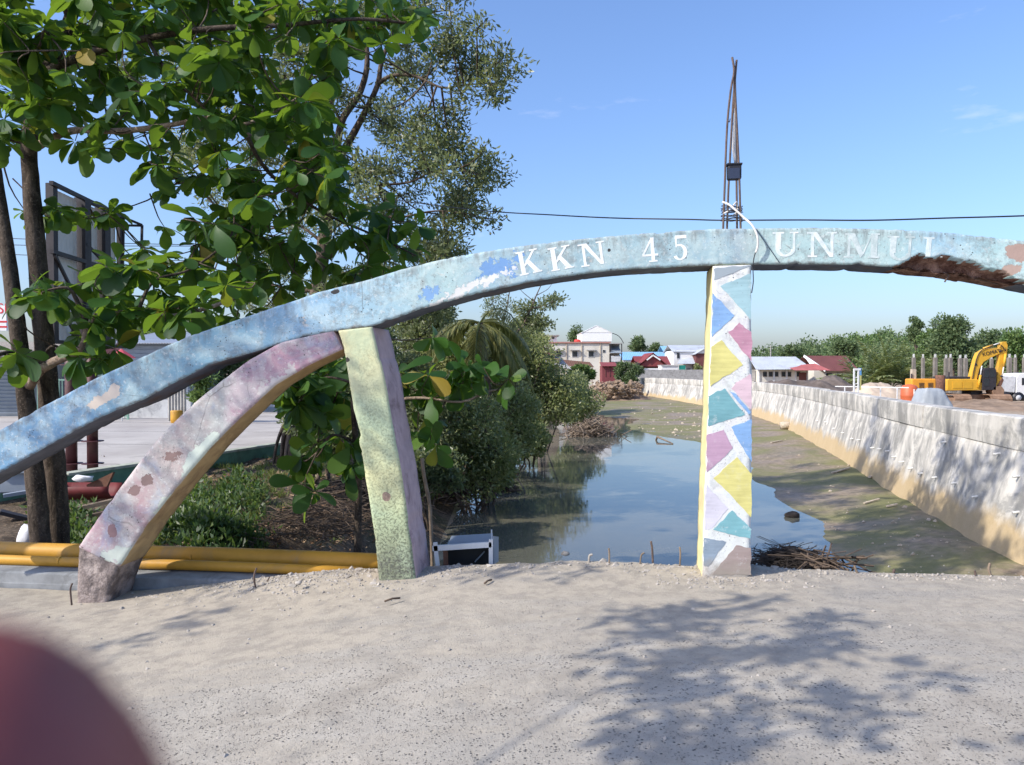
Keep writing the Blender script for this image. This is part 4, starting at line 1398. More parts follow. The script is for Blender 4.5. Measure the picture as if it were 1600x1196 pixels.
def on_mud(px, py):
    p = at_z(px, py, -1.95)
    for _ in range(6):
        p = at_z(px, py, terrain(p.x, p.y))
    return p
# a cut log and planks on the mud
c = on_mud(1230, 671)
tag(MB().tube([c + Vector((-.38, .05, .2)), c + Vector((-.1, 0, .23)), c + Vector((.3, -.06, .2))], [.21, .22, .20], 12, jit=.05).build('cut_log', M['wood_pale'], None, True, origin=c), 'pale short cut log on the mud by the wall', 'log')
for (x0, y0, x1, y1, w, lab) in [(1205, 693, 1222, 690, .06, 'bleached branch lying on the mud below the cut log'), (1305, 740, 1328, 733, .05, 'thin pale stick on the mud, nearest the middle of the bank'),
                                 (1358, 748, 1392, 739, .07, 'long pale plank on the mud close to the wall foot'), (1300, 741, 1322, 735, .06, 'grey plank beside the thin pale stick on the mud'),
                                 (1350, 789, 1374, 783, .05, 'short pale board on the mud in front of the long plank'), (1385, 794, 1402, 791, .05, 'small grey board on the mud nearest the shade'),
                                 (1325, 729, 1362, 720, .04, 'slim stick slanting on the mud towards the wall')]:
    a, b = on_mud(x0, y0), on_mud(x1, y1)
    m_ = MB().beam(a + Vector((0, 0, .04)), b + Vector((0, 0, .05)), w * 1.3, w * .6)
    tag(m_.build('driftwood', M['wood_pale'], None, origin=a), lab, 'driftwood', 'driftwood on the mud bank')
pts = []; sz = []
for _ in range(420):
    px = random.uniform(1180, 1530); py = random.uniform(640, 870)
    p = on_mud(px, py)
    if p.x < interp(XM, p.y) + 0.1 or p.x > interp(XR, p.y) - 0.1: continue
    pts.append(p); sz.append(0.012 + 0.075 * random.random() ** 5)
for _ in range(260):
    px = random.uniform(985, 1095); py = random.uniform(630, 690)
    p = on_mud(px, py)
    if p.x < interp(XM, p.y) + 0.3 or p.x > interp(XR, p.y) - 0.1: continue
    pts.append(p); sz.append(0.03 + 0.14 * random.random() ** 5)
tag(stones('mud_litter', pts, sz, M['wood_pale']), 'pale chips and litter scattered over the mud bank', 'litter', kind='stuff')
# ------------------------------------------------------------------ foliage
def unit(a):
    return a / np.maximum(np.linalg.norm(a, axis=1, keepdims=True), 1e-9)

def leaf_quads(P, A, B, ln, wd, fold=0.25):
    """P base points, A leaf direction, B across; each leaf two quads folded along the midrib"""
    N = unit(np.cross(A, B))
    ln = ln[:, None]; wd = wd[:, None]
    tip = P + A * ln - N * ln * 0.10
    mid = P + A * ln * 0.52 + N * wd * fold * 0
    l = mid + B * wd * .5 + N * wd * fold
    r = mid - B * wd * .5 + N * wd * fold
    V = np.stack([P, r, tip, l], axis=1).reshape(-1, 3)
    return V

def quads_obj(name, V, mat, parent=None, kind=None, smooth=False):
    n = len(V) // 4
    off = np.array(root_loc(parent)) if parent is not None else np.zeros(3)
    me = bpy.data.meshes.new(name)
    me.vertices.add(4 * n); me.loops.add(4 * n); me.polygons.add(n)
    me.vertices.foreach_set("co", (V - off).astype(np.float32).ravel())
    me.loops.foreach_set("vertex_index", np.arange(4 * n, dtype=np.int32))
    me.polygons.foreach_set("loop_start", np.arange(0, 4 * n, 4, dtype=np.int32))
    me.update(calc_edges=True)
    me.materials.append(mat)
    o = link_mesh(name, me, parent)
    if kind: o["kind"] = kind
    return o

def clump_leaves(clumps, per, ln, wd, up=0.35, out=0.6, hollow=0.5, spin=0.7):
    """clumps: (centre, radius xyz); per: leaves for each unit clump"""
    VV = []
    for c, r, k in clumps:
        n = max(6, int(per * k))
        d = unit(RNG.normal(size=(n, 3)))
        rad = RNG.random(n) ** hollow
        # ragged outline: some directions reach further than others
        f = np.array([noise.noise(Vector(x * 1.9) + Vector(c) * 0.7) for x in d]) if n < 4000 else 0.0
        P = np.array(c) + d * (rad * (1 + 0.55 * f))[:, None] * np.array(r)
        A = unit(d * out + RNG.normal(size=(n, 3)) * 0.75 + np.array([0, 0, up - 0.25]))
        Z = unit(RNG.normal(size=(n, 3)) * spin * .8 + np.array([0, 0, .55]) + np.array(SUN_DIR) * .75 + np.array([0, -.3, 0]))
        B = unit(np.cross(A, Z))
        VV.append(leaf_quads(P, A, B, ln * RNG.uniform(.65, 1.25, n), wd * RNG.uniform(.7, 1.2, n)))
    return np.concatenate(VV)

def limb(pts, r0, r1, n=7, seg=5):
    c = smooth_curve(pts, seg)
    m = len(c)
    return c, [lerp(r0, r1, (i / (m - 1)) ** 0.8) for i in range(m)]

def nearest(skel, p):
    return min(skel, key=lambda q: (q - p).length_squared)

# ---------------------------------------------------------------- sea almond trees on the left
def almond_leaf_mesh(name, L=0.25, Wd=0.15, droop=0.25, fold=0.22, bend=0.0):
    prof = [(0.0, 0.06), (0.12, 0.16), (0.32, 0.52), (0.58, 0.92), (0.78, 1.0), (0.92, 0.74), (1.0, 0.22)]
    V = []; F = []
    for t, w in prof:
        z = -droop * L * t * t
        x = bend * L * t * t
        y = L * t
        for sgn in (-1, 0, 1):
            V.append((x + sgn * w * Wd / 2, y, z + abs(sgn) * w * Wd / 2 * fold))
    for i in range(len(prof) - 1):
        for j in range(2):
            a = i * 3 + j
            F.append((a, a + 1, a + 4, a + 3))
    me = bpy.data.meshes.new(name)
    me.from_pydata(V, [], F)
    me.polygons.foreach_set("use_smooth", [True] * len(F))
    me.materials.append(M['leaf_almond'])
    me.update()
    return me
LEAF_MESHES = [almond_leaf_mesh('almond_leaf', 0.25, 0.145, 0.22, 0.22, 0.05), almond_leaf_mesh('almond_leaf', 0.27, 0.15, 0.42, 0.16, -0.08),
               almond_leaf_mesh('almond_leaf', 0.22, 0.14, 0.10, 0.30, 0.0), almond_leaf_mesh('almond_leaf', 0.29, 0.16, 0.32, 0.1, 0.1)]
LEAF_CO = []
for me in LEAF_MESHES:
    a = np.empty(len(me.vertices) * 3, dtype=np.float32); me.vertices.foreach_get("co", a)
    LEAF_CO.append(a.reshape(-1, 3).astype(float))
LEAF_F = [tuple(p.vertices) for p in LEAF_MESHES[0].polygons]

def rosette(p, axis, n=None, size=1.0):
    """whorl of leaves at a twig tip: list of 4x4 matrices"""
    n = n or random.randint(7, 11)
    axis = Vector(axis).normalized()
    q = axis.to_track_quat('Z', 'Y').to_matrix()
    out = []
    a0 = random.uniform(0, 6.28)
    for i in range(n):
        an = a0 + i * 2.399
        tilt = random.uniform(-0.35, 0.75) - 0.25 * (i / n)
        d = q @ Vector((math.cos(an) * math.cos(tilt), math.sin(an) * math.cos(tilt), math.sin(tilt)))
        d.z -= random.uniform(0.05, 0.75)
        d.normalize()
        up = (axis * 0.6 + Vector((random.gauss(0, .3), random.gauss(0, .3), 0.8))).normalized()
        x = d.cross(up)
        if x.length < 1e-3: x = Vector((1, 0, 0))
        x.normalize()
        z = x.cross(d)
        s = size * random.uniform(0.42, 1.22)
        R = Matrix((x, d, z)).transposed() @ Matrix.Rotation(random.gauss(0, .25), 3, 'Y')
        mtx = (R * s).to_4x4()
        mtx.translation = p + d * 0.015 * size
        out.append(mtx)
    return out

def almond_tree(name, label, base, trunks, limbs, ros, single=0, group=None):
    """trunks, limbs: (points, r0, r1, material key); ros: (point, axis, size)"""
    t = thing(name, label, 'tree', base, group)
    skel = []
    for pts, r0, r1 in trunks:
        c, r = limb(pts, r0, r1)
        skel += c
        MB().tube(c, r, 12, jit=0.05).build('trunk', M['bark'], t, True)
    for pts, r0, r1, mt in limbs:
        c, r = limb(pts, r0, r1)
        skel += c
        MB().tube(c, r, 8, jit=0.06).build('branch', M[mt], t, True)
    tw = MB()
    leaves = []
    for p, ax, s in ros:
        q = nearest(skel, p)
        d = (p - q)
        mid = (p + q) / 2 + Vector((random.gauss(0, .06), random.gauss(0, .06), -0.08 * d.length + random.gauss(0, .04)))
        tw.tube(smooth_curve([q, mid, p], 3), [0.004 + 0.010 * min(1, d.length) * (1 - i / 7) for i in range(7)], 5, cap=False)
        skel += [q.lerp(p, .5), p] if random.random() < .5 else []
        leaves += rosette(p, ax, size=s)
    crown = tw.build('crown', M['bark_mangrove'], t, True)
    off = Vector(base)
    # biggest leaves in the picture are objects of their own
    def show(m):
        c = m.translation
        if c.y < 1 or abs(c.x / c.y) > 0.68 or abs((c.z - EYE) / c.y) > 0.5: return 1e6
        return c.y / m.to_scale().x
    leaves.sort(key=show)
    V = []; F = []
    for i, m in enumerate(leaves):
        kx = random.randrange(4)
        if i < single:
            o = link_mesh('leaf', LEAF_MESHES[kx], crown)
            mm = m.copy(); mm.translation = m.translation - off
            o.matrix_local = mm
        else:
            co = LEAF_CO[kx] @ np.array(m.to_3x3()).T + np.array(m.translation - off)
            n = len(V)
            V += [tuple(x) for x in co]
            F += [tuple(j + n for j in f) for f in LEAF_F]
    if V:
        me = bpy.data.meshes.new('leaf_mass')
        me.from_pydata(V, [], F)
        me.polygons.foreach_set("use_smooth", [True] * len(F))
        me.materials.append(M['leaf_almond'])
        me.update()
        o = link_mesh('leaf_mass', me, crown)
        o["kind"] = 'stuff'
    return t, len(leaves)

def in_poly(x, y, poly):
    c = False
    j = len(poly) - 1
    for i in range(len(poly)):
        if (poly[i][1] > y) != (poly[j][1] > y) and x < (poly[j][0] - poly[i][0]) * (y - poly[i][1]) / (poly[j][1] - poly[i][1]) + poly[i][0]:
            c = not c
        j = i
    return c

def scatter(poly, n, y0, y1, holes=(), s=(0.8, 1.15)):
    xs = [p[0] for p in poly]; ys = [p[1] for p in poly]
    out = []
    while len(out) < n:
        x = random.uniform(min(xs), max(xs)); y = random.uniform(min(ys), max(ys))
        if not in_poly(x, y, poly): continue
        if any((x - hx) ** 2 / rx ** 2 + (y - hy) ** 2 / ry ** 2 < 1 for hx, hy, rx, ry in holes): continue
        p = at_y(x, y, random.uniform(y0, y1))
        out.append((p, (random.gauss(0, .5), random.gauss(-.25, .5), random.uniform(.2, 1)), random.uniform(*s)))
    return out

HOLES = [(175, 300, 62, 42), (215, 185, 14, 12), (90, 15, 26, 20), (130, 95, 14, 12), (258, 345, 58, 46), (60, 195, 12, 20), (110, 60, 10, 14), (290, 30, 8, 10), (20, 270, 22, 30), (350, 55, 26, 14), (345, 300, 18, 14), (240, 172, 20, 12), (160, 150, 10, 12)]
ros = []
ros += scatter([(-60, -60), (420, -60), (500, 20), (560, 60), (520, 130), (500, 200), (545, 260), (520, 330), (470, 300), (420, 330), (380, 300), (330, 320), (300, 270), (240, 320), (215, 300), (215, 240), (150, 250), (80, 200), (-40, 240)], 370, 7.3, 10.6, HOLES)
ros += scatter([(440, -40), (640, -30), (690, 40), (670, 80), (600, 70), (520, 70)], 26, 7.6, 9.6)
ros += scatter([(500, 300), (640, 330), (665, 400), (600, 440), (500, 430), (420, 400), (430, 320)], 20, 8.0, 10)
ros += scatter([(25, 450), (110, 425), (200, 405), (300, 400), (400, 440), (415, 470), (330, 520), (300, 500), (180, 500), (130, 520), (100, 490), (30, 470)], 44, 7.2, 8.6, (), (.85, 1.2))
ros += scatter([(110, 520), (190, 540), (225, 530), (205, 560), (130, 590), (100, 570)], 8, 7.4, 8.4)
ros += scatter([(0, 540), (50, 530), (40, 560), (0, 575)], 3, 7.4, 8.4)
ros += scatter([(75, 300), (180, 330), (190, 345), (80, 360), (15, 320), (10, 300)], 14, 8.6, 10.5, (), (.7, .9))
ros += scatter([(370, 290), (560, 270), (650, 330), (680, 410), (570, 450), (410, 450)], 40, 8.2, 10.5)
ros += scatter([(230, 340), (420, 320), (480, 460), (300, 520), (190, 470)], 34, 8.6, 10.4)
ros += scatter([(290, 330), (400, 330), (415, 400), (330, 390), (280, 370)], 13, 7.6, 9.2)
# upper crown, above the picture
for _ in range(90):
    p = Vector((random.gauss(-5.6, 1.7), random.gauss(9.4, 1.6), random.uniform(7.3, 11.2)))
    ros.append((p, (random.gauss(0, .5), random.gauss(0, .5), 1), 1.1))
T = at_y
almond_base = Vector((T(75, 830, 8.6).x, 8.6, -0.5))
trunks = [([T(92, 862, 8.6) + Vector((0, 0, -.25)), T(88, 770, 8.6), T(78, 640, 8.6), T(66, 500, 8.6), T(56, 380, 8.6), T(49, 290, 8.65), T(46, 215, 8.7), T(70, 120, 8.8), T(110, 30, 8.9), T(150, -120, 9.1), T(190, -320, 9.3)], 0.125, 0.06),
          ([T(66, 858, 8.3) + Vector((0, 0, -.2)), T(58, 780, 8.3), T(48, 690, 8.3), T(38, 600, 8.35), T(26, 500, 8.4), T(12, 400, 8.5), T(-4, 300, 8.7), T(-15, 220, 8.9), T(-40, 60, 9.2), T(-60, -150, 9.5)], 0.105, 0.06)]
limbs = [([T(45, 222, 8.7), T(15, 214, 8.6), T(-20, 206, 8.4), T(-60, 180, 8.2)], 0.06, 0.03, 'bark'),
         ([T(48, 235, 8.7), T(110, 205, 8.5), T(190, 205, 8.2), T(270, 195, 8.0), T(335, 185, 7.9), T(392, 212, 7.8)], 0.05, 0.016, 'bark_pale'),
         ([T(335, 188, 7.9), T(372, 196, 7.8), T(420, 180, 7.8), T(470, 150, 7.9)], 0.024, 0.01, 'bark_pale'),
         ([T(75, 110, 8.8), T(150, 80, 8.4), T(230, 60, 8.1), T(330, 45, 8.0), T(440, 40, 8.0), T(560, 30, 8.2), T(660, 40, 8.4)], 0.05, 0.014, 'bark'),
         ([T(230, 60, 8.1), T(260, 110, 7.9), T(300, 150, 7.8), T(335, 185, 7.8)], 0.022, 0.012, 'bark'),
         ([T(380, 200, 7.9), T(420, 270, 8.2), T(500, 330, 8.5), T(590, 370, 8.8), T(650, 400, 9)], 0.026, 0.008, 'bark'),
         ([T(45, 604, 8.35), T(62, 580, 8.0), T(92, 562, 7.7), T(128, 545, 7.5), T(138, 512, 7.45), T(160, 492, 7.5), T(215, 490, 7.6), T(270, 494, 7.7), T(335, 478, 7.8), T(395, 455, 8.0)], 0.058, 0.016, 'bark_pale'),
         ([T(138, 512, 7.45), T(120, 470, 7.4), T(105, 450, 7.3), T(70, 455, 7.3)], 0.03, 0.01, 'bark'),
         ([T(215, 490, 7.6), T(240, 440, 7.8), T(300, 420, 8), T(360, 370, 8.2), T(365, 320, 8.4)], 0.02, 0.008, 'bark'),
         ([T(30, 552, 8.4), T(10, 552, 8.2), T(-30, 560, 8.0)], 0.03, 0.02, 'bark'),
         ([T(64, 560, 8.6), T(84, 540, 8.3), T(105, 556, 8.0)], 0.02, 0.01, 'bark'),
         ([T(110, 30, 8.9), T(60, -80, 8.8), T(-20, -180, 8.8)], 0.05, 0.02, 'bark'),
         ([T(150, -120, 9.1), T(300, -200, 9.4), T(420, -260, 9.8)], 0.05, 0.02, 'bark')]
tree_a, nl = almond_tree('sea_almond_tree', 'large leaved sea almond tree with twin dark trunks at the left', almond_base, trunks, limbs, ros, 300)

# a younger almond whose low whorls hang behind the leaning leg
ros = scatter([(430, 590), (560, 540), (560, 720), (530, 760), (480, 780), (450, 740), (475, 690), (430, 650)], 22, 7.4, 8.6, (), (.85, 1.15))
ros += scatter([(610, 570), (700, 560), (800, 565), (820, 600), (740, 620), (660, 640), (620, 640)], 13, 7.2, 7.9, (), (.9, 1.15))
ros += scatter([(420, 560), (550, 530), (555, 660), (440, 680)], 16, 8.2, 9.6, (), (.8, 1.1))
ros += scatter([(640, 640), (690, 650), (690, 700), (650, 700)], 3, 7.3, 7.8)
ros += scatter([(660, 520), (690, 500), (700, 540)], 1, 8, 8.5)
ros = [(p, (a_[0], a_[1] - .2, random.uniform(-.9, .25)), z_) for p, a_, z_ in ros]
yb = T(556, 800, 7.9); yb.z = -0.75
almond_tree('sea_almond_sapling', 'young sea almond with big hanging leaves behind the leaning leg', yb,
            [([Vector((yb.x, yb.y, -0.9)), T(560, 760, 7.9), T(556, 690, 7.9), T(552, 620, 7.9), T(560, 560, 7.9), T(575, 520, 8.0)], 0.045, 0.018)],
            [([T(553, 625, 7.9), T(610, 625, 7.6), T(660, 622, 7.5), T(720, 628, 7.5), T(770, 610, 7.5), T(805, 612, 7.6)], 0.02, 0.007, 'bark_pale'),
             ([T(555, 690, 7.9), T(520, 680, 7.8), T(500, 700, 7.7), T(480, 740, 7.6)], 0.016, 0.007, 'bark'),
             ([T(556, 600, 7.9), T(510, 590, 8), T(470, 610, 8), T(440, 600, 8)], 0.016, 0.007, 'bark')], ros, 150)
# the one withered red leaf on it
p = at_y(634, 652, 7.35)
rl = LEAF_MESHES[1].copy(); rl.materials.clear(); rl.materials.append(M['leaf_red'])
o = link_mesh('withered_leaf', rl)
o.location = p; o.rotation_euler = (1.2, 0.3, 1.9); o.scale = (.6, .6, .6)
tag(o, 'single withered orange red leaf showing beside the leaning leg', 'leaf')

# ---------------------------------------------------------------- tall small-leaved mangrove
def small_tree(name, label, base, limbs, clumps, per, ln, wd, leafm, barkm='bark_mangrove', group=None, hollow=0.5, twigs=True, cat='tree'):
    t = thing(name, label, cat, base, group)
    skel = []
    for i, (pts, r0, r1) in enumerate(limbs):
        c, r = limb(pts, r0, r1)
        skel += c
        MB().tube(c, r, 9 if i == 0 else 6, jit=0.05).build('trunk' if i == 0 else 'branch', M[barkm], t, True)
    V = clump_leaves(clumps, per, ln, wd, hollow=hollow, spin=1.1)
    crown = quads_obj('crown', V, M[leafm], t, 'stuff')
    if twigs and skel:
        tw = MB()
        for c, r, k in clumps:
            c = Vector(c)
            q = nearest(skel, c)
            if (q - c).length > 6: continue
            mid = (c + q) / 2 + Vector((0, 0, -0.08 * (c - q).length))
            tw.tube(smooth_curve([q, mid, c], 3), [0.022 * (1 - i / 9) + .004 for i in range(7)], 4, cap=False)
            for _ in range(4):
                e = c + Vector((random.gauss(0, .5) * r[0], random.gauss(0, .5) * r[1], random.gauss(.2, .5) * r[2]))
                tw.tube([c, (c + e) / 2 + Vector((0, 0, .04)), e], [.009, .006, .003], 4, cap=False)
        tw.build('twigs', M[barkm], t, True)["kind"] = 'stuff'
    return t

Yt = 18.0
pc = [(690, 22), (722, 58), (700, 70), (742, 108), (768, 118), (792, 132), (735, 140), (650, 40), (600, 25), (560, 30), (640, 100), (668, 92), (610, 90), (700, 175), (724, 212), (690, 225), (660, 185), (650, 235), (690, 265), (728, 258), (742, 240),
      (612, 165), (590, 205), (605, 250), (648, 292), (695, 318), (728, 300), (742, 332), (715, 345), (680, 368), (640, 345), (600, 325), (560, 330), (562, 262), (620, 395), (664, 398), (706, 385), (480, 330), (440, 330), (400, 385), (365, 335),
      (440, 425), (500, 440), (550, 440), (480, 78), (420, 70), (520, 110), (545, 165), (500, 180), (380, 400), (420, 470), (480, 490), (540, 480), (590, 440), (350, 380), (330, 450), (625, 450), (660, 450), (700, 430),
      (470, 30), (520, 20), (250, 60), (300, 120), (350, 90), (400, 150), (330, 200), (440, 210), (470, 270), (390, 250), (300, 240), (420, 130), (460, 160), (510, 240), (200, 120), (340, 20), (400, 10), (570, -40), (640, -50), (500, -60), (700, -40), (640, -140), (560, -150)]
clumps = []
for px, py in pc:
    for _ in range(3 if px < 640 and py > 200 else 2):
        Y = Yt + random.gauss(-.3, 1.3) + (6.0 if px < 500 and py > 290 else 0)
        c = at_y(px + random.gauss(0, 16), py + random.gauss(0, 16), Y)
        r = random.uniform(.30, .66)
        clumps.append((c, (r, r, r * .8), r ** 2 * 2.4))
B = at_y(462, 745, 17.2); B.z = -0.6
lm = [([B + Vector((0, 0, -.3)), at_y(464, 700, 17.2), at_y(470, 640, 17.3), at_y(482, 560, 17.5), at_y(497, 450, 17.6), at_y(510, 350, 17.8), at_y(520, 290, 17.9), at_y(528, 251, 18)], 0.24, 0.12),
      ([at_y(524, 270, 18), at_y(533, 193, 18), at_y(560, 150, 18), at_y(573, 108, 18), at_y(573, 60, 18), at_y(580, -20, 18), at_y(585, -120, 18)], 0.10, 0.04),
      ([at_y(528, 251, 18), at_y(550, 213, 17.8), at_y(573, 170, 17.6), at_y(590, 133, 17.5), at_y(597, 95, 17.5), at_y(620, 30, 17.5), at_y(640, -60, 17.5)], 0.10, 0.03),
      ([at_y(592, 130, 17.5), at_y(615, 118, 17.4), at_y(650, 120, 17.2), at_y(690, 137, 17), at_y(725, 133, 17), at_y(775, 130, 17)], 0.05, 0.012),
      ([at_y(590, 290, 17.5), at_y(640, 285, 17.2), at_y(672, 270, 17.0), at_y(720, 262, 17.0)], 0.035, 0.01),
      ([at_y(512, 330, 17.8), at_y(560, 330, 17.5), at_y(620, 340, 17.3), at_y(680, 330, 17.2), at_y(735, 335, 17.2)], 0.05, 0.012),
      ([at_y(505, 380, 17.7), at_y(460, 350, 17.9), at_y(410, 360, 18.2), at_y(360, 345, 18.5)], 0.045, 0.012),
      ([at_y(498, 440, 17.6), at_y(560, 420, 17.3), at_y(620, 400, 17), at_y(690, 390, 17)], 0.045, 0.012),
      ([at_y(533, 193, 18), at_y(500, 120, 18.2), at_y(470, 60, 18.4), at_y(440, 0, 18.5)], 0.04, 0.012),
      ([at_y(495, 455, 17.6), at_y(440, 450, 17.8), at_y(380, 430, 18)], 0.04, 0.012)]
mt = small_tree('mangrove_tree', 'tall small leaved mangrove tree rising behind the arch', B, lm, clumps, 400, 0.15, 0.052, 'leaf_mangrove', hollow=0.55)
# stilt roots round its foot
for a in range(16):
    an = a / 16 * 6.28 + random.uniform(-.2, .2)
    rr = random.uniform(.25, .55); h = random.uniform(.9, 2.0)
    p0 = B + Vector((math.cos(an) * .14, math.sin(an) * .14, h))
    p1 = B + Vector((math.cos(an) * rr * .8, math.sin(an) * rr * .8, h * .45))
    p2 = B + Vector((math.cos(an) * rr, math.sin(an) * rr, -.25))
    c, r = limb([p0, p1, p2], random.uniform(.035, .06), .03)
    MB().tube(c, r, 6, jit=.08).build('root', M['bark_mangrove'], mt, True)

# ---------------------------------------------------------------- bushes along the left bank
def bush(label, px, py, Y, rpx, rpy, per, leafm='leaf_bush', base_py=None, n=16, ln=0.11, wd=0.045, cat='bush', name='mangrove_bush', group='mangrove bushes along the left bank', hollow=0.28, depth=0.9):
    c = at_y(px, py, Y)
    rx = rpx / F_PX * Y; rz = rpy / F_PX * Y
    gz = terrain(c.x, Y) if base_py is None else at_y(px, base_py, Y).z
    base = Vector((c.x, Y, gz))
    cl = []
    for _ in range(n):
        a = random.uniform(0, 6.28); u = random.random() ** .5
        h = random.uniform(-1, 1)
        k = math.sqrt(max(0, 1 - h * h * .8))
        q = c + Vector((math.cos(a) * u * rx * k * .8, math.sin(a) * u * rx * k * depth * .8, h * rz * .78))
        q.z = max(q.z, gz + .15)
        r = min(rx, rz) * random.uniform(.30, .50)
        cl.append((q, (r * 1.15, r * 1.15, r * .9), 1.0))
    lm = []
    for i in range(4):
        e = Vector(cl[i][0])
        lm.append(([base + Vector((random.gauss(0, .1), random.gauss(0, .1), -.2)), base.lerp(e, .5) + Vector((random.gauss(0, .15), random.gauss(0, .15), 0)), e], 0.05, 0.02))
    return small_tree(name, label, base, lm, cl, per * 2.0 / n, ln * 1.12, wd * 1.2, leafm, group=group, hollow=hollow, cat=cat)
bush('rounded mangrove bush leaning over the near left water edge', 735, 690, 19.5, 88, 78, 5600, 'leaf_bush', n=34)
bush('mangrove bush directly behind the leaning leg and low branch', 655, 640, 18.5, 66, 85, 4500, 'leaf_mangrove', n=26)
bush('low mangrove bush at the foot of the bank nearest the road', 675, 738, 16.5, 52, 48, 2600, 'leaf_mangrove', n=20)
bush('low mangrove bush sprawling at the water under the rounded one', 762, 738, 20.5, 48, 30, 1900, 'leaf_bush', n=16)
bush('small mangrove bush at the waterline beside the dense one', 828, 688, 29, 40, 26, 1900, 'leaf_bush', n=16, ln=.14, wd=.06)
bush('dense mangrove bush overhanging the water, second from the leg', 795, 650, 26, 64, 58, 4600, 'leaf_bush', n=30, ln=.13, wd=.055)
bush('wide mangrove bush at the middle of the left bank', 850, 625, 34, 74, 54, 5600, 'leaf_bush', n=34, ln=.16, wd=.065)
bush('mangrove bush jutting farthest out over the canal', 895, 625, 44, 38, 40, 3600, 'leaf_bush', n=24, ln=.18, wd=.07)
bush('tall pale mangrove bush below the coconut palm', 725, 575, 24, 84, 62, 5400, 'leaf_bush', n=32, ln=.13, wd=.055)
bush('high mangrove bush to the right of the coconut palm', 805, 560, 33, 64, 52, 4600, 'leaf_bush', n=28, ln=.15, wd=.06)
bush('dark mangrove thicket left of the coconut palm', 660, 505, 25, 60, 60, 4200, 'leaf_mangrove', n=26, ln=.13, wd=.05)
bush('leafy shrub filling the gap between pink strut and leaning leg', 505, 655, 14.5, 62, 62, 3400, 'leaf_mangrove', n=24)
bush('dark low mangrove thicket behind the trunk and leg', 560, 610, 21, 75, 75, 4600, 'leaf_mangrove', n=28, ln=.13, wd=.05)
bush('bright green shrub in front of the cream house', 912, 586, 66, 26, 15, 2200, 'leaf_bright', n=12, ln=.24, wd=.1, name='shrub', group='shrubs near the houses', base_py=612)
bush('dark rounded shrub beside the red shed', 983, 582, 98, 20, 20, 1800, 'leaf_far', n=10, ln=.3, wd=.13, name='shrub', group='shrubs near the houses', base_py=606)
bush('dark shrub at the water edge left of the clay heap', 905, 606, 58, 24, 20, 2400, 'leaf_mangrove', n=12, ln=.22, wd=.09, name='shrub', group='shrubs near the houses', base_py=640)
bush('slope covered in scrub left of the cream house', 815, 530, 62, 42, 34, 3600, 'leaf_bush', n=14, ln=.26, wd=.11, name='shrub', group='shrubs near the houses', base_py=590)

# ---------------------------------------------------------------- herbs and grass on the bank
def herbs(name, label, pts, per, ln, wd, mat, r=(.14, .14, .16), kind='stuff', cat='herbs'):
    cl = []
    for p in pts:
        s = random.uniform(.6, 1.3)
        cl.append((p + Vector((0, 0, r[2] * s * .7)), (r[0] * s, r[1] * s, r[2] * s), s))
    o = quads_obj(name, clump_leaves(cl, per, ln, wd, up=.9, out=.9), mat, None, kind)
    return tag(o, label, cat)
pts = []
poly = [(250, 862), (255, 810), (300, 765), (340, 742), (400, 752), (420, 790), (405, 830), (430, 872), (330, 878)]
while len(pts) < 105:
    x, y = random.uniform(240, 430), random.uniform(740, 880)
    if in_poly(x, y, poly):
        p = at_z(x, y, -0.5); p.z = terrain(p.x, p.y) - .02
        if p.y > 7.6: pts.append(p)
herbs('broad_leaf_weeds', 'mound of broad leaved green weeds behind the yellow pipes', pts, 46, .10, .045, M['leaf_herb'], (.17, .17, .2))
pts = []
while len(pts) < 60:
    x, y = random.uniform(60, 140), random.uniform(790, 862)
    p = at_z(x, y, -0.5); p.z = terrain(p.x, p.y) - .02
    if p.y > 7.7: pts.append(p)
herbs('broad_leaf_weeds', 'dark weeds growing round the foot of the almond trunks', pts, 30, .10, .04, M['leaf_herb'], (.14, .14, .18))
# grass tufts
def grass(name, label, pts, nb, h, mat):
    n = len(pts) * nb
    P = np.repeat(np.array([tuple(p) for p in pts]), nb, axis=0) + RNG.normal(size=(n, 3)) * np.array([.05, .05, 0])
    A = unit(RNG.normal(size=(n, 3)) * np.array([.55, .55, .2]) + np.array([0, 0, 1.0]))
    B = unit(np.cross(A, RNG.normal(size=(n, 3))))
    V = leaf_quads(P, A, B, h * RNG.uniform(.5, 1.3, n), np.full(n, .012), .2)
    return tag(quads_obj(name, V, mat, None, 'stuff'), label, 'grass')
pts = []
while len(pts) < 900:
    x, y = random.uniform(220, 560), random.uniform(715, 875)
    p = at_z(x, y, -0.5)
    if p.y > 7.6 and fbm(p.x * 1.1, p.y * .7, 3, 3) > -0.12 + (0.3 if x > 420 else 0):
        p.z = terrain(p.x, p.y); pts.append(p)
grass('grass_tufts', 'short yellowish grass tufts on the littered bank', pts, 12, .13, M['grass'])
# fallen leaves
n = 2600
P = []
while len(P) < n:
    x, y = random.uniform(60, 700), random.uniform(715, 880)
    p = at_z(x, y, -0.5); 
    if p.y < 7.5: continue
    p.z = terrain(p.x, p.y) + .015
    if p.x > interp(XL, p.y) - .3: continue
    P.append(tuple(p))
P = np.array(P)
A = unit(RNG.normal(size=(n, 3)) * np.array([1, 1, .3])); B = unit(np.cross(A, RNG.normal(size=(n, 3)) * .35 + np.array([0, 0, 1])))
tag(quads_obj('fallen_leaves', leaf_quads(P, A, B, RNG.uniform(.07, .16, n), RNG.uniform(.04, .085, n)), M['dry_leaf'], None, 'stuff'), 'brown fallen leaves littering the left bank', 'leaf litter')

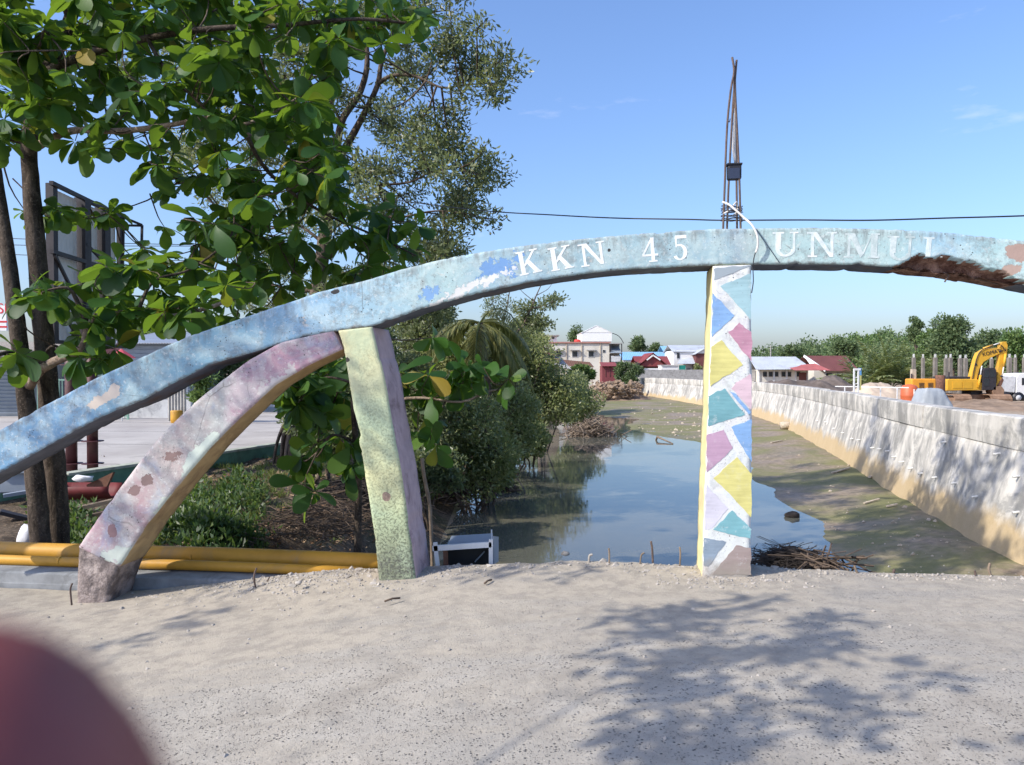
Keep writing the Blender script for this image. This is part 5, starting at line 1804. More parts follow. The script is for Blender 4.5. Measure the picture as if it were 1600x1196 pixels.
# ---------------------------------------------------------------- coconut palm
def palm(name, label, base, top, nf, L, leafm, dead=0, droop=1.0, group=None, lw=.05, elev=(-.5, 1.0), leaflets=34, ll=.55):
    t = thing(name, label, 'palm tree', base, group)
    if (Vector(top) - Vector(base)).length > .6:
        c, r = limb([base, Vector(base).lerp(Vector(top), .5) + Vector((.15, 0, 0)), top], .14, .10)
        MB().tube(c, r, 10, jit=.05).build('trunk', M['bark_mangrove'], t, True)
    top = Vector(top)
    for i in range(nf):
        an = i * 2.399 + random.uniform(-.2, .2)
        el = random.uniform(*elev)
        d = Vector((math.cos(an) * math.cos(el), math.sin(an) * math.cos(el), math.sin(el)))
        pts = []; p = top.copy(); dd = d.copy()
        ns = 9; Lf = L * random.uniform(.75, 1.1)
        for s in range(ns + 1):
            pts.append(p.copy())
            p = p + dd * Lf / ns
            dd = (dd + Vector((0, 0, -0.22 * droop))).normalized()
        V = []; F = []
        mb = MB().tube(pts, [.028 * (1 - s / (ns + 1.5)) + .004 for s in range(ns + 1)], 5, cap=False)
        V = list(mb.v); F = list(mb.f)
        for s in range(leaflets):
            u = .12 + .88 * s / leaflets
            x = u * ns; k = min(int(x), ns - 1)
            q = pts[k].lerp(pts[k + 1], x - k)
            tdir = (pts[k + 1] - pts[k]).normalized()
            side = tdir.cross(Vector((0, 0, 1)))
            if side.length < .05: side = Vector((1, 0, 0))
            side.normalize()
            for sg in (-1, 1):
                e = (side * sg * .8 + tdir * .65 + Vector((0, 0, -.30 * droop + random.gauss(0, .12)))).normalized()
                l = ll * math.sin(math.pi * min(1, u * .85 + .12)) * random.uniform(.8, 1.1)
                w = lw * random.uniform(.7, 1.1)
                b_ = q + e * l
                b_.z -= l * .2 * droop
                m_ = q + e * l * .5
                wv = e.cross(Vector((0, 0, 1)))
                wv = wv.normalized() * w * .5 if wv.length > .05 else Vector((w * .5, 0, 0))
                n0 = len(V)
                V += [tuple(q), tuple(m_ + wv), tuple(b_), tuple(m_ - wv)]
                F.append((n0, n0 + 1, n0 + 2, n0 + 3))
        build('frond', V, F, M[leafm], t)
    return t
cb = at_y(762, 640, 22.0)
palm('coconut_palm', 'coconut palm with drooping yellow green fronds above the bank bushes', Vector((cb.x, 22.0, terrain(cb.x, 22.0))), at_y(750, 505, 22.0), 17, 2.5, 'frond', droop=1.05, elev=(-.7, .8), leaflets=44, ll=.62)

# slender half bare tree leaning right over the bushes
Yd = 30
mtb = at_y(800, 575, Yd); mtb.z = terrain(mtb.x, Yd)
cl = [(at_y(x, y, Yd + random.gauss(0, .4)), (.42, .42, .28), 1.0) for x, y in [(815, 483), (830, 478), (822, 492), (842, 500), (835, 506), (852, 507), (820, 503), (862, 472), (870, 468), (850, 478)]]
small_tree('slender_tree', 'slender half bare tree leaning right beyond the bushes', mtb,
           [([mtb, at_y(803, 545, Yd), at_y(818, 508, Yd), at_y(830, 482, Yd), at_y(838, 462, Yd), at_y(848, 440, Yd)], .07, .015),
            ([at_y(818, 508, Yd), at_y(832, 506, Yd), at_y(852, 510, Yd)], .03, .01), ([at_y(830, 482, Yd), at_y(850, 478, Yd), at_y(872, 468, Yd)], .025, .008),
            ([at_y(833, 470, Yd), at_y(815, 455, Yd), at_y(805, 440, Yd)], .02, .006), ([at_y(838, 462, Yd), at_y(856, 452, Yd), at_y(864, 440, Yd)], .02, .006)], cl, 130, .16, .08, 'leaf_mangrove')
Yd = 34
mtb = at_y(788, 560, Yd); mtb.z = terrain(mtb.x, Yd)
cl = [(at_y(x, y, Yd), (.4, .4, .5), 1.0) for x, y in [(765, 478), (775, 465), (768, 495), (782, 490), (795, 480), (770, 510)]]
small_tree('slender_tree', 'thin wispy tree standing behind the coconut palm crown', mtb,
           [([mtb, at_y(786, 520, Yd), at_y(792, 480, Yd), at_y(797, 450, Yd), at_y(800, 420, Yd)], .05, .012), ([at_y(788, 505, Yd), at_y(772, 480, Yd), at_y(764, 455, Yd)], .03, .008)], cl, 150, .15, .05, 'leaf_mangrove')

# ---------------------------------------------------------------- tall tree on the near left, outside the picture, that shades road and arch
def to_sun(p, dist):
    return Vector(p) + SUN_DIR * dist
sh = []
def shade(px, py, Z, dist, n=2, r=.35, sp=.12):
    g = at_z(px, py, Z)
    for _ in range(n):
        q = to_sun(g, dist + random.uniform(-1, 1)) + Vector((random.gauss(0, sp), random.gauss(0, sp), random.gauss(0, sp)))
        sh.append((q, (r, r, r * .7), r * r / .12))
for px, py, n in [(990, 962, 3), (1020, 958, 4), (1060, 955, 4), (1100, 968, 4), (1130, 962, 3), (1070, 985, 4), (1035, 990, 3), (1190, 942, 2), (1310, 968, 3), (1270, 980, 3), (1290, 1008, 4), (1260, 1020, 3), (1150, 1012, 4), (1090, 1025, 4), (1110, 1045, 3), (1060, 1040, 3),
                  (1200, 1018, 4), (1230, 1030, 2), (1000, 1035, 2), (970, 1050, 2), (1010, 1062, 3), (1045, 1070, 3), (1038, 1090, 2), (1036, 1110, 2), (1040, 1130, 2), (1060, 1150, 4), (1010, 1160, 3), (1100, 1165, 4), (1050, 1185, 4), (980, 1185, 2), (1130, 1160, 2),
                  (1240, 1110, 2), (1290, 1098, 3), (1325, 1120, 2), (1350, 1130, 2), (1440, 1045, 2), (1470, 1055, 1), (1600, 1180, 1), (850, 880, 2), (890, 895, 2), (800, 890, 2), (750, 892, 2)]:
    shade(px, py, 0, 7.2, n, .15, .06)
for px, py, n in [(230, 985, 2), (180, 995, 2), (290, 965, 2), (340, 950, 2), (300, 925, 1), (360, 925, 1)]:
    shade(px, py, -.25, 8.5, n, .13, .06)
# on the arch and its struts
def shade_arch(px, py, dist, n=2, r=.16, sp=.08):
    s, z = on_arch(px, py)
    g = arch_pt(s, z)
    for _ in range(n):
        q = to_sun(g, dist + random.uniform(-.8, .8)) + Vector((random.gauss(0, sp), random.gauss(0, sp), random.gauss(0, sp)))
        sh.append((q, (r, r, r * .7), r * r / .12))
for px, py, n in [(330, 540, 3), (290, 565, 3), (250, 575, 3), (210, 590, 3), (170, 600, 2), (130, 635, 2), (80, 660, 3), (40, 690, 2), (370, 530, 3), (410, 515, 2), (450, 505, 3), (480, 510, 2), (430, 560, 3), (400, 590, 3), (370, 610, 3), (350, 635, 2), (470, 545, 2), (265, 715, 2), (240, 730, 2), (185, 790, 2), (160, 830, 2), (215, 790, 1), (560, 640, 2), (575, 600, 1), (580, 690, 2), (600, 700, 1)]:
    shade_arch(px, py, 8.5, n, .15, .08)
sb = Vector((-8.6, -4.4, -0.45))
lm = [([sb, sb + Vector((.1, .1, 1.6)), sb + Vector((.2, .6, 3.0)), sb + Vector((.8, 1.8, 4.0))], .2, .09),
      ([sb + Vector((.8, 1.8, 4.0)), sb + Vector((2.6, 3.8, 4.5)), sb + Vector((4.2, 5.8, 4.7))], .018, .01),
      ([sb + Vector((.6, 1.5, 3.8)), sb + Vector((.3, 4.2, 5.0)), sb + Vector((.0, 6.6, 5.4))], .016, .008)]
small_tree('roadside_tree', 'leafy roadside tree standing left of the viewer, known by its shadow', sb, lm, sh, 44, 0.16, 0.07, 'leaf_almond', hollow=0.6, twigs=False)
# shade on the near end of the canal wall and the mud comes from a second tall tree
sh2 = []
for _ in range(15):
    px = random.uniform(1450, 1640); py = random.uniform(660, 900)
    if py < 1000 - px * .22: continue
    p, n_ = at_wall(px, py)
    q = to_sun(p, random.uniform(17.5, 19.5))
    sh2.append((q, (.5, .5, .45), 1.0))
for _ in range(34):
    px = random.uniform(1300, 1530); py = random.uniform(795, 890)
    p = on_mud(px, py)
    q = to_sun(p, random.uniform(17, 20))
    sh2.append((q, (.5, .5, .45), 1.0))
sb = Vector((-8.4, 5.6, -0.5))
lm = [([sb, sb + Vector((.2, .4, 4)), sb + Vector((.4, 1.0, 8)), sb + Vector((1.0, 1.6, 11))], .22, .08), ([sb + Vector((.4, 1, 8)), sb + Vector((1.6, 2.6, 10)), sb + Vector((2.6, 4.2, 10.8))], .09, .03), ([sb + Vector((.4, .9, 7)), sb + Vector((2.0, .6, 9)), sb + Vector((3.0, 0, 9.8))], .08, .03)]
small_tree('roadside_tree', 'tall tree beyond the left edge that shades the near canal wall', sb, lm, sh2, 95, 0.24, 0.11, 'leaf_almond', hollow=0.6)
# ------------------------------------------------------------------ kerb and pipes along the road on the left
def kerb_line(x, off): return 6.45 - 0.13 * x + off
kb = thing('road_kerb', 'low grey concrete kerb under the yellow pipes at far left', 'kerb', (-5, 7.1, -.4))
V = []; F = []
xs = np.arange(-14, -1.7, 0.3)
for i, x in enumerate(xs):
    h = -0.265 + 0.004 * fbm(x * 2, 0, 0, 3)
    y0 = kerb_line(x, 0.03)
    V += [(x, y0 - .01, -0.9), (x, y0, h - .10 + .004 * fbm(x * 3, 4, 0, 3)), (x, y0 + .012, h - .095), (x, y0 + .02, h - .012), (x, y0 + .045, h), (x, y0 + .42, h + .005), (x, y0 + .43, -0.9)]
    if i:
        for j in range(6):
            F.append(((i - 1) * 7 + j, i * 7 + j, i * 7 + j + 1, (i - 1) * 7 + j + 1))
build('kerb_run', V, F, M['kerb'], kb)
def pipe(label, off, z, r, x0, x1):
    pts = [Vector((x, kerb_line(x, off), z + (0.02 if False else 0) + .006 * math.sin(x * 1.7))) for x in np.linspace(x0, x1, 22)]
    t = thing('yellow_pipe', label, 'pipe', pts[10], 'yellow pipes along the road')
    MB().tube(pts, r, 18).build('pipe_run', M['yellow_pipe'], t, True)
    for x in ((-3.05, -7.4) if r > .07 else (-4.3, -8.5)):
        c = Vector((x, kerb_line(x, off), z)); d = Vector((1, -.13, 0)).normalized()
        MB().tube([c - d * .012, c + d * .012], r * 1.025, 18).build('weld_seam', M['yellow_pipe'], t, True)
    return t
pipe('thick yellow pipe lying along the road behind the pink strut', 0.52, -0.180, 0.084, -14, -0.9)
pipe('thinner yellow pipe lying in front of the thick one', 0.285, -0.213, 0.047, -14, -1.35)

# ------------------------------------------------------------------ concrete yard and its green kerb
LZ = -0.36
yard = [(-60, 9.2), (-9.5, 10.6), (-7.9, 13.4), (-6.5, 17.2), (-5.9, 19.1), (-5.0, 22.0), (-4.0, 30), (-4.0, 60), (-60, 60)]
slabs_t = MB().prism([Vector((x, y, LZ)) for x, y in yard], Vector((0, 0, -0.35)))
tag(slabs_t.build('yard_pavement', M['yard_concrete']), kind='structure')
gk = thing('yard_kerb', 'low green painted kerb wall edging the concrete yard', 'kerb', (-6.4, 17.2, -.5))
kl = [Vector((-9.5, 10.6, 0)), Vector((-7.9, 13.4, 0)), Vector((-6.5, 17.2, 0)), Vector((-5.9, 19.1, 0)), Vector((-5.0, 22.0, 0)), Vector((-4.0, 30, 0))]
for a, b in zip(kl[:-1], kl[1:]):
    n = Vector(((b - a).y, -(b - a).x, 0)).normalized()
    MB().beam(a + n * .09 + Vector((0, 0, -.48)), b + n * .09 + Vector((0, 0, -.48)), .18, .50).build('kerb_wall', M['kerb_green'], gk)
    MB().beam(a + n * .08 + Vector((0, 0, -.205)), b + n * .08 + Vector((0, 0, -.205)), .24, .05).build('kerb_cap', M['kerb_top'], gk)
# joints of the yard slabs
for i in range(5):
    y0 = 16 + i * 4.2
    a = Vector((-5.2 - max(0, (22 - y0) * .3), y0, LZ + .004)); b = Vector((-24, y0 + 1.2, LZ + .004))
    mb = MB().quad(a, a + Vector((0, .03, 0)), b + Vector((0, .05, 0)), b)
    tag(mb.build('pavement_joint', M['twig_dark']), kind='structure')

# ------------------------------------------------------------------ billboard seen from the side
def bb(px, py, Y): return at_y(px, py, Y)
bt = thing('billboard', 'white panelled billboard on maroon steel columns at the left', 'billboard', bb(128, 745, 14.9))
A0 = Vector((-8.4, 13.9, 0)); A1 = Vector((-8.69, 17.0, 0))
def bp(u, z): 
    p = A0.lerp(A1, u); p.z = z
    return p
zt_, zb_ = 4.95, 2.15
for u0, u1, mt in [(.08, .37, 'white'), (.50, .66, 'white'), (.79, .95, 'white')]:
    mb = MB()
    a, b = bp(u0, 0), bp(u1, 0)
    n = Vector((-(b - a).y, (b - a).x, 0)).normalized()
    # slightly corrugated sheet
    V = []; F = []
    for i in range(13):
        p = a.lerp(b, i / 12) + n * (.012 * (i % 2))
        V += [(p.x, p.y, zb_), (p.x, p.y, zt_)]
        if i: F.append((2 * i - 2, 2 * i, 2 * i + 1, 2 * i - 1))
    o = build('panel', V, F, M[mt], bt)
    so = o.modifiers.new('solid', 'SOLIDIFY'); so.thickness = .01
for u, w in [(.03, .14), (.42, .22), (.48, .08), (.71, .22), (.77, .08), (.98, .09)]:
    MB().beam(bp(u, zb_ - .05) + Vector((.05, 0, 0)), bp(u, zt_ + .05) + Vector((.05, 0, 0)), w, w).build('post', M['steel_dark'], bt)
for z in (zt_ + .03, 3.75, zb_ - .02):
    MB().beam(bp(-.02, z) + Vector((.12, 0, 0)), bp(1.0, z) + Vector((.12, 0, 0)), .07, .07).build('rail', M['steel_dark'], bt)
for u0, z0, u1, z1 in [(0.0, 3.7, .4, 2.6), (.4, 4.1, .62, 3.9), (0, 2.9, .3, 2.2)]:
    MB().beam(bp(u0, z0) + Vector((.14, 0, 0)), bp(u1, z1) + Vector((.14, 0, 0)), .05, .05).build('brace', M['steel_dark'], bt)
# open frame reaching out on the right
fr = [(166, 335, 17), (222, 352, 17.2), (220, 395, 17.2)]
F0, F1, F2 = bb(140, 318, 16.4), bb(222, 352, 17.2), bb(221, 400, 17.2)
for a, b in [(F0, F1), (F1, F2), (bb(193, 342, 16.9), bb(191, 470, 16.9)), (bb(168, 352, 16.9), bb(220, 353, 17.2))]:
    MB().beam(a, b, .045, .045).build('frame_tube', M['steel_dark'], bt)
for px in (112, 145):
    Yc = 14.9
    c = bb(px, 750, Yc); c.z = LZ
    MB().tube([c, Vector((c.x, c.y, 2.4))], .105 if px == 112 else .10, 14).build('column', M['maroon'], bt, True)
    for y in (571, 648, 690, 725):
        f = bb(px, y, Yc)
        MB().tube([f, f + Vector((0, 0, .015))], .20, 14).build('flange', M['maroon'], bt)
# thin lines behind
for y0, y1 in [(372, 380), (382, 381), (397, 405)]:
    cable('overhead_wire', 'thin overhead wire behind the almond trunks, %s' % {372: 'topmost of three', 382: 'middle of three', 397: 'lowest of three'}[y0],
          [bb(-300, y0 - 10, 26), bb(20, y0 + 1, 25), bb(130, (y0 + y1) / 2 + 3, 25), bb(360, y1 + 4, 26)], .012, M['cable_or_shadow'], 5)

# red rusty barrow body and boards beside the trunks
def rz_box(c, s, rz, tilt=0): return Matrix.Rotation(rz, 3, 'Z') @ Matrix.Rotation(tilt, 3, 'X')
hb = thing('rusty_trough', 'dark red rusty metal trough lying behind the almond trunks', 'trough', at_y(138, 790, 11.4))
c = at_y(136, 770, 11.4)
V = []; F = []
for i in range(9):
    u = i / 8
    x = lerp(-.45, .42, u)
    for j in range(7):
        a = math.pi * (j / 6)
        r = .24 * (1 - .25 * abs(u - .45))
        V.append(c + Vector((x, -math.cos(a) * r, -math.sin(a) * r * .95 + .12)))
    if i:
        for j in range(6): F.append(((i - 1) * 7 + j, i * 7 + j, i * 7 + j + 1, (i - 1) * 7 + j + 1))
F.append(tuple(range(7)))
o = build('trough_body', V, F, M['red_rust'], hb, True); so = o.modifiers.new('solid', 'SOLIDIFY'); so.thickness = .012
rs_ = MB().prism([at_y(135, 758, 11.3), at_y(177, 738, 11.3), at_y(167, 760, 11.3), at_y(165, 782, 11.3), at_y(140, 786, 11.3)], Vector((.02, .02, 0)))
t = thing('rusty_sheet', 'bent brown rusty sheet sticking out beside the red trough', 'sheet', at_y(150, 770, 11.3))
rs_.build('sheet', M['rust'], t)
v, f = blob(at_y(130, 748, 11.25), (.16, .06, .05), 2, .6, 3, 4)
tag(build('paper_scrap', v, f, M['plastic_bag'], smooth=True, origin=at_y(130, 748, 11.25)), 'crumpled white scrap lying on the red trough', 'scrap')
for (x0, y0, x1, y1, Y, w, mt, lab) in [(100, 800, 175, 783, 10.6, .14, 'wood', 'grey board on the ground in front of the red trough'), (95, 818, 170, 800, 10.2, .10, 'twig', 'dark plank lying nearest the almond trunks'),
                                        (5, 775, 48, 768, 11.5, .10, 'panel_blue', 'pale metal strip lying left of the almond trunks'), (0, 800, 50, 812, 10.6, .22, 'steel_dark', 'dark timber baulk left of the almond trunks'),
                                        (160, 772, 215, 757, 11.6, .07, 'wood', 'thin board edge running behind the pink strut')]:
    a, b = at_y(x0, y0, Y), at_y(x1, y1, Y + .2)
    tag(MB().beam(a, b, w, .05).build('board', M[mt], None, origin=a), lab, 'board', 'boards lying on the left bank')
wb = thing('steel_locker', 'grey metal box lying behind the left almond trunk', 'box', at_y(25, 760, 12.2))
bevel(MB().box(at_y(28, 752, 12.2), (.5, .4, .32), .2).build('casing', M['panel_blue'], wb), .02)
MB().box(at_y(28, 736, 12.15), (.52, .42, .03), .2).build('lid', M['panel_blue'], wb)
v, f = blob(at_y(43, 840, 8.9), (.11, .09, .14), 2, .7, 2.4, 9)
tag(build('plastic_bag', v, f, M['plastic_bag'], smooth=True, origin=at_y(43, 840, 8.9)), 'small white plastic bag beside the left almond trunk', 'bag')

# ------------------------------------------------------------------ buildings beyond the yard
M['shutter'] = plain('blue_grey_shutter', (0.25, 0.29, 0.33), .6, .35, .12, 2, .1)
M['pale_green'] = plain('pale_green_wall', (0.42, 0.52, 0.43), .85, .25, .12, 2, .1)
M['fence_green'] = plain('green_fence_paint', (0.20, 0.34, 0.27), .6, .3, .15, 4, .05)
M['cream'] = plain('cream_wall', (0.66, 0.62, 0.53), .88, .2, .08, .6, .1, dirt=(.45, .42, .36))
M['glass'] = plain('dark_window', (0.03, 0.035, 0.04), .15, .5, .2, 3, 0)
M['roof_grey'] = plain('zinc_roof', (0.46, 0.49, 0.52), .5, .4, .1, .8, .1, dirt=(.34, .33, .33))
M['roof_red'] = plain('red_roof', (0.24, 0.055, 0.055), .65, .3, .15, .8, .1, dirt=(.16, .06, .05))
M['roof_dull'] = plain('maroon_roof', (0.15, 0.055, 0.05), .7, .3, .15, .8, .1)
M['roof_blue'] = plain('light_blue_roof', (0.22, 0.42, 0.62), .6, .3, .1, .8, .1)
M['sign_white'] = plain('sign_white', (0.75, 0.75, 0.75), .5, .3, .05, 3, 0)
M['sign_red'] = plain('sign_red', (0.55, 0.03, 0.04), .5, .3, .1, 3, 0)

def corrugated(a, b, c, d, n, amp):
    """ridged sheet over the quad a-b (lower edge) to d-c (upper edge); returns verts, faces"""
    a, b, c, d = map(Vector, (a, b, c, d))
    nn = (b - a).cross(d - a).normalized()
    V = []; F = []
    for i in range(2 * n + 1):
        u = i / (2 * n)
        o = nn * (amp if i % 2 else 0)
        V += [a.lerp(b, u) + o, d.lerp(c, u) + o]
        if i: F.append((2 * i - 2, 2 * i, 2 * i + 1, 2 * i - 1))
    return V, F

def add_corr(name, quad, n, amp, mat, parent, thick=.03):
    V, F = corrugated(*quad, n, amp)
    o = build(name, V, F, mat, parent)
    so = o.modifiers.new('solid', 'SOLIDIFY'); so.thickness = thick; so.offset = -1
    return o

YB = 33.0
sh_ = thing('shop_building', 'grey shop with louvred shutter doors at the far left edge', 'shop', at_y(-60, 650, YB))
x0, x1 = at_y(-260, 0, YB).x, at_y(36, 0, YB).x
MB().box(((x0 + x1) / 2, YB + 2.2, 1.0), (x1 - x0, 4, 3.0)).build('wall', M['concrete'], sh_)
for i in range(5):
    xa = x1 - .15 - i * 1.35
    g = MB()
    for q in range(14):
        g.box((xa - .6, YB + .16, LZ + .1 + q * .16), (1.15, .05, .12), rot=Matrix.Rotation(.45, 3, 'X'))
    sd = MB().box((xa - .6, YB + .19, LZ + 1.15), (1.22, .02, 2.3)).build('shutter', M['shutter'], sh_)
    g.build('slats', M['shutter'], sd)["kind"] = 'stuff'
    MB().box((xa + .04, YB + .14, LZ + 1.2), (.1, .1, 2.4)).build('pillar', M['white_dirty'], sh_)
add_corr('roof', ((x0 - .5, YB - 1.2, 2.35), (x1 + .4, YB - 1.2, 2.35), (x1 + .4, YB + 4.4, 3.0), (x0 - .5, YB + 4.4, 3.0)), 50, .03, M['wood_pale'], sh_)
MB().box(((x0 + x1) / 2, YB - 1.2, 2.28), (x1 - x0, .08, .14)).build('fascia', M['white_dirty'], sh_)
# sign on its roof edge
sg = thing('shop_sign', 'white shop sign with red letters ending in SI at the left edge', 'sign', at_y(0, 516, YB - 1.4))
p0, p1 = at_y(-58, 517, YB - 1.4), at_y(11, 478, YB - 1.4)
MB().box(((p0.x + p1.x) / 2, YB - 1.4, (p0.z + p1.z) / 2), (p1.x - p0.x, .12, p1.z - p0.z)).build('board', M['sign_white'], sg)
def text_mesh(txt, size, mat, parent, loc, rot=(math.pi / 2, 0, 0), align='RIGHT', name='lettering', extrude=.004):
    cu = bpy.data.curves.new('lettering', 'FONT')
    cu.body = txt; cu.size = size; cu.align_x = align; cu.extrude = extrude
    to = bpy.data.objects.new('tmp', cu)
    COL.objects.link(to)
    bpy.context.view_layer.update()
    me = bpy.data.meshes.new_from_object(to)
    bpy.data.objects.remove(to)
    me.materials.clear(); me.materials.append(mat)
    o = link_mesh(name, me, parent)
    off = root_loc(parent)
    o.location = Vector(loc) - off
    o.rotation_euler = rot
    return o
text_mesh('SI', .60, M['sign_red'], sg, (at_y(7, 0, YB - 1.47).x, YB - 1.47, at_y(0, 494, YB).z))
for yy in (503, 511):
    MB().box((at_y(-1, 0, YB - 1.47).x, YB - 1.466, at_y(0, yy, YB - 1.47).z), (.36, .01, .07)).build('lettering', M['sign_red'], sg)
# green railing fence
fe = thing('railing_fence', 'green metal railing fence across the back of the yard', 'fence', at_y(110, 640, 31))
xa, xb = at_y(38, 0, 31).x, at_y(195, 0, 31).x
for z in (LZ + .15, LZ + 1.6):
    MB().box(((xa + xb) / 2, 31, z), (xb - xa, .04, .05)).build('rail', M['fence_green'], fe)
nb = 32
src = None
for i in range(nb + 1):
    x = lerp(xa, xb, i / nb)
    big = i % 8 == 0
    MB().box((x, 31, LZ + (.9 if big else .85)), (.08 if big else .025, .06 if big else .02, 1.8 if big else 1.6)).build('post' if big else 'bar', M['fence_green'], fe)
gh = thing('green_house', 'pale green house wall behind the railing fence', 'house', at_y(110, 640, 36))
xa, xb = at_y(30, 0, 36).x, at_y(182, 0, 36).x
MB().box(((xa + xb) / 2, 38, .9), (xb - xa, 4, 2.6)).build('wall', M['pale_green'], gh)
add_corr('roof', ((xa - .3, 35.6, 2.2), (xb + .3, 35.6, 2.2), (xb + .3, 40.4, 3.2), (xa - .3, 40.4, 3.2)), 40, .03, M['roof_dull'], gh)
for px in (70, 125):
    x = at_y(px, 0, 36).x
    w_ = MB().box((x, 35.99, .8), (.9, .05, 1.1)).build('window', M['white_dirty'], gh)
    MB().box((x, 35.955, .8), (.75, .03, .95)).build('pane', M['glass'], w_)
bh = thing('louvred_house', 'blue grey boarded house partly hidden by the arch', 'house', at_y(220, 640, 35))
xa, xb = at_y(183, 0, 35).x, at_y(292, 0, 35).x
MB().box(((xa + xb) / 2, 37, 1.25), (xb - xa, 4, 3.2)).build('wall', M['panel_blue'], bh)
for q in range(17):
    MB().box(((xa + xb) / 2, 34.985, LZ + .15 + q * .18), (xb - xa - .1, .03, .15), rot=Matrix.Rotation(.12, 3, 'X')).build('plank', M['panel_blue'], bh)
add_corr('roof', ((xa - .3, 34.5, 2.85), (xb + .3, 34.5, 2.85), (xb + .3, 39.5, 3.6), (xa - .3, 39.5, 3.6)), 30, .03, M['roof_grey'], bh)
um = thing('market_umbrella', 'small pink red umbrella top above the blue arch', 'umbrella', at_y(190, 640, 30))
c = at_y(190, 555, 30)
V = [c + Vector((0, 0, .25))] + [c + Vector((math.cos(a * math.pi / 4) * .55, math.sin(a * math.pi / 4) * .55, -.12)) for a in range(8)]
o = build('canopy', V, [(0, 1 + a, 1 + (a + 1) % 8) for a in range(8)], plain('coral_cloth', (.55, .10, .12), .8, .2, .1, 4, 0), um)
MB().tube([Vector((c.x, c.y, LZ)), c + Vector((0, 0, .2))], .02, 6).build('pole', M['white_dirty'], um)
# low white wall, gate of grey planks, yellow drum under the arch
lw_ = thing('low_wall', 'low whitewashed wall at the back of the yard', 'wall', at_y(230, 640, 27))
xa, xb = at_y(150, 0, 32).x, at_y(292, 0, 32).x
MB().box(((xa + xb) / 2, 32.2, LZ + .4), (xb - xa, .15, .8)).build('wall_body', M['white_dirty'], lw_)
MB().box(((xa + xb) / 2, 32.2, LZ + .83), (xb - xa + .05, .2, .06)).build('cap', M['concrete'], lw_)
gt = thing('plank_gate', 'grey corrugated gate panel behind the pink strut', 'gate', at_y(272, 640, 30))
xa, xb = at_y(258, 0, 30).x, at_y(287, 0, 30).x
add_corr('panel', ((xa, 30, LZ), (xb, 30, LZ), (xb, 30, LZ + 1.35), (xa, 30, LZ + 1.35)), 6, .04, M['concrete'], gt)
dr = thing('yellow_drum', 'small yellow drum standing by the corrugated gate', 'drum', at_y(277, 650, 29))
c = at_y(276, 645, 29); c.z = LZ
MB().tube([c, c + Vector((0, 0, .02)), c + Vector((0, 0, .45)), c + Vector((0, 0, .47))], [.2, .22, .22, .2], 14).build('drum_body', M['yellow_pipe'], dr, True)
# trees behind the yard
def round_tree(name, label, px, py, Y, rpx, rpy, leaves, leafm, base_z, ln, wd, n=14, group=None, trunk=.12):
    c = at_y(px, py, Y)
    rx = rpx / F_PX * Y; rz = rpy / F_PX * Y
    base = Vector((c.x, Y, base_z))
    cl = []
    for _ in range(n):
        a = random.uniform(0, 6.28); u = random.random() ** .5; h = random.uniform(-1, 1)
        k = math.sqrt(max(0, 1 - h * h * .75))
        q = c + Vector((math.cos(a) * u * rx * k * .8, math.sin(a) * u * rx * k * .7, h * rz * .75))
        r = min(rx, rz) * random.uniform(.32, .6)
        cl.append((q, (r * 1.1, r * 1.1, r * .85), 1.0))
    lm = [([base + Vector((0, 0, -.2)), base.lerp(c, .5) + Vector((random.gauss(0, .1), 0, 0)), c], trunk, trunk * .4)]
    for i in range(3):
        lm.append(([base.lerp(c, .6), (base.lerp(c, .6) + Vector(cl[i][0])) / 2, Vector(cl[i][0])], trunk * .5, trunk * .15))
    return small_tree(name, label, base, lm, cl, leaves / n, ln, wd, leafm, group=group, hollow=.42, twigs=False)
G = 'trees behind the concrete yard'
round_tree('yard_tree', 'small bright tree beside the corrugated gate', 310, 605, 29, 26, 26, 1500, 'leaf_bright', LZ, .2, .09, 10, G, .06)
round_tree('yard_tree', 'yellow green tree seen under the almond branch', 262, 510, 42, 40, 34, 2600, 'leaf_bright', LZ, .26, .12, 12, G)
round_tree('yard_tree', 'dark broad tree behind the tall mangrove, left side', 340, 560, 40, 80, 70, 5200, 'leaf_far', LZ, .28, .12, 16, G)
round_tree('yard_tree', 'dark broad tree behind the tall mangrove, right side', 470, 560, 38, 90, 80, 5200, 'leaf_far', LZ, .28, .12, 16, G)
round_tree('yard_tree', 'green tree behind the boarded house', 215, 520, 47, 40, 40, 2600, 'leaf_far', LZ, .28, .12, 12, G)
round_tree('yard_tree', 'thick tree filling the gap under the arch crown', 590, 540, 46, 80, 70, 5200, 'leaf_far', -.5, .3, .13, 16, G)
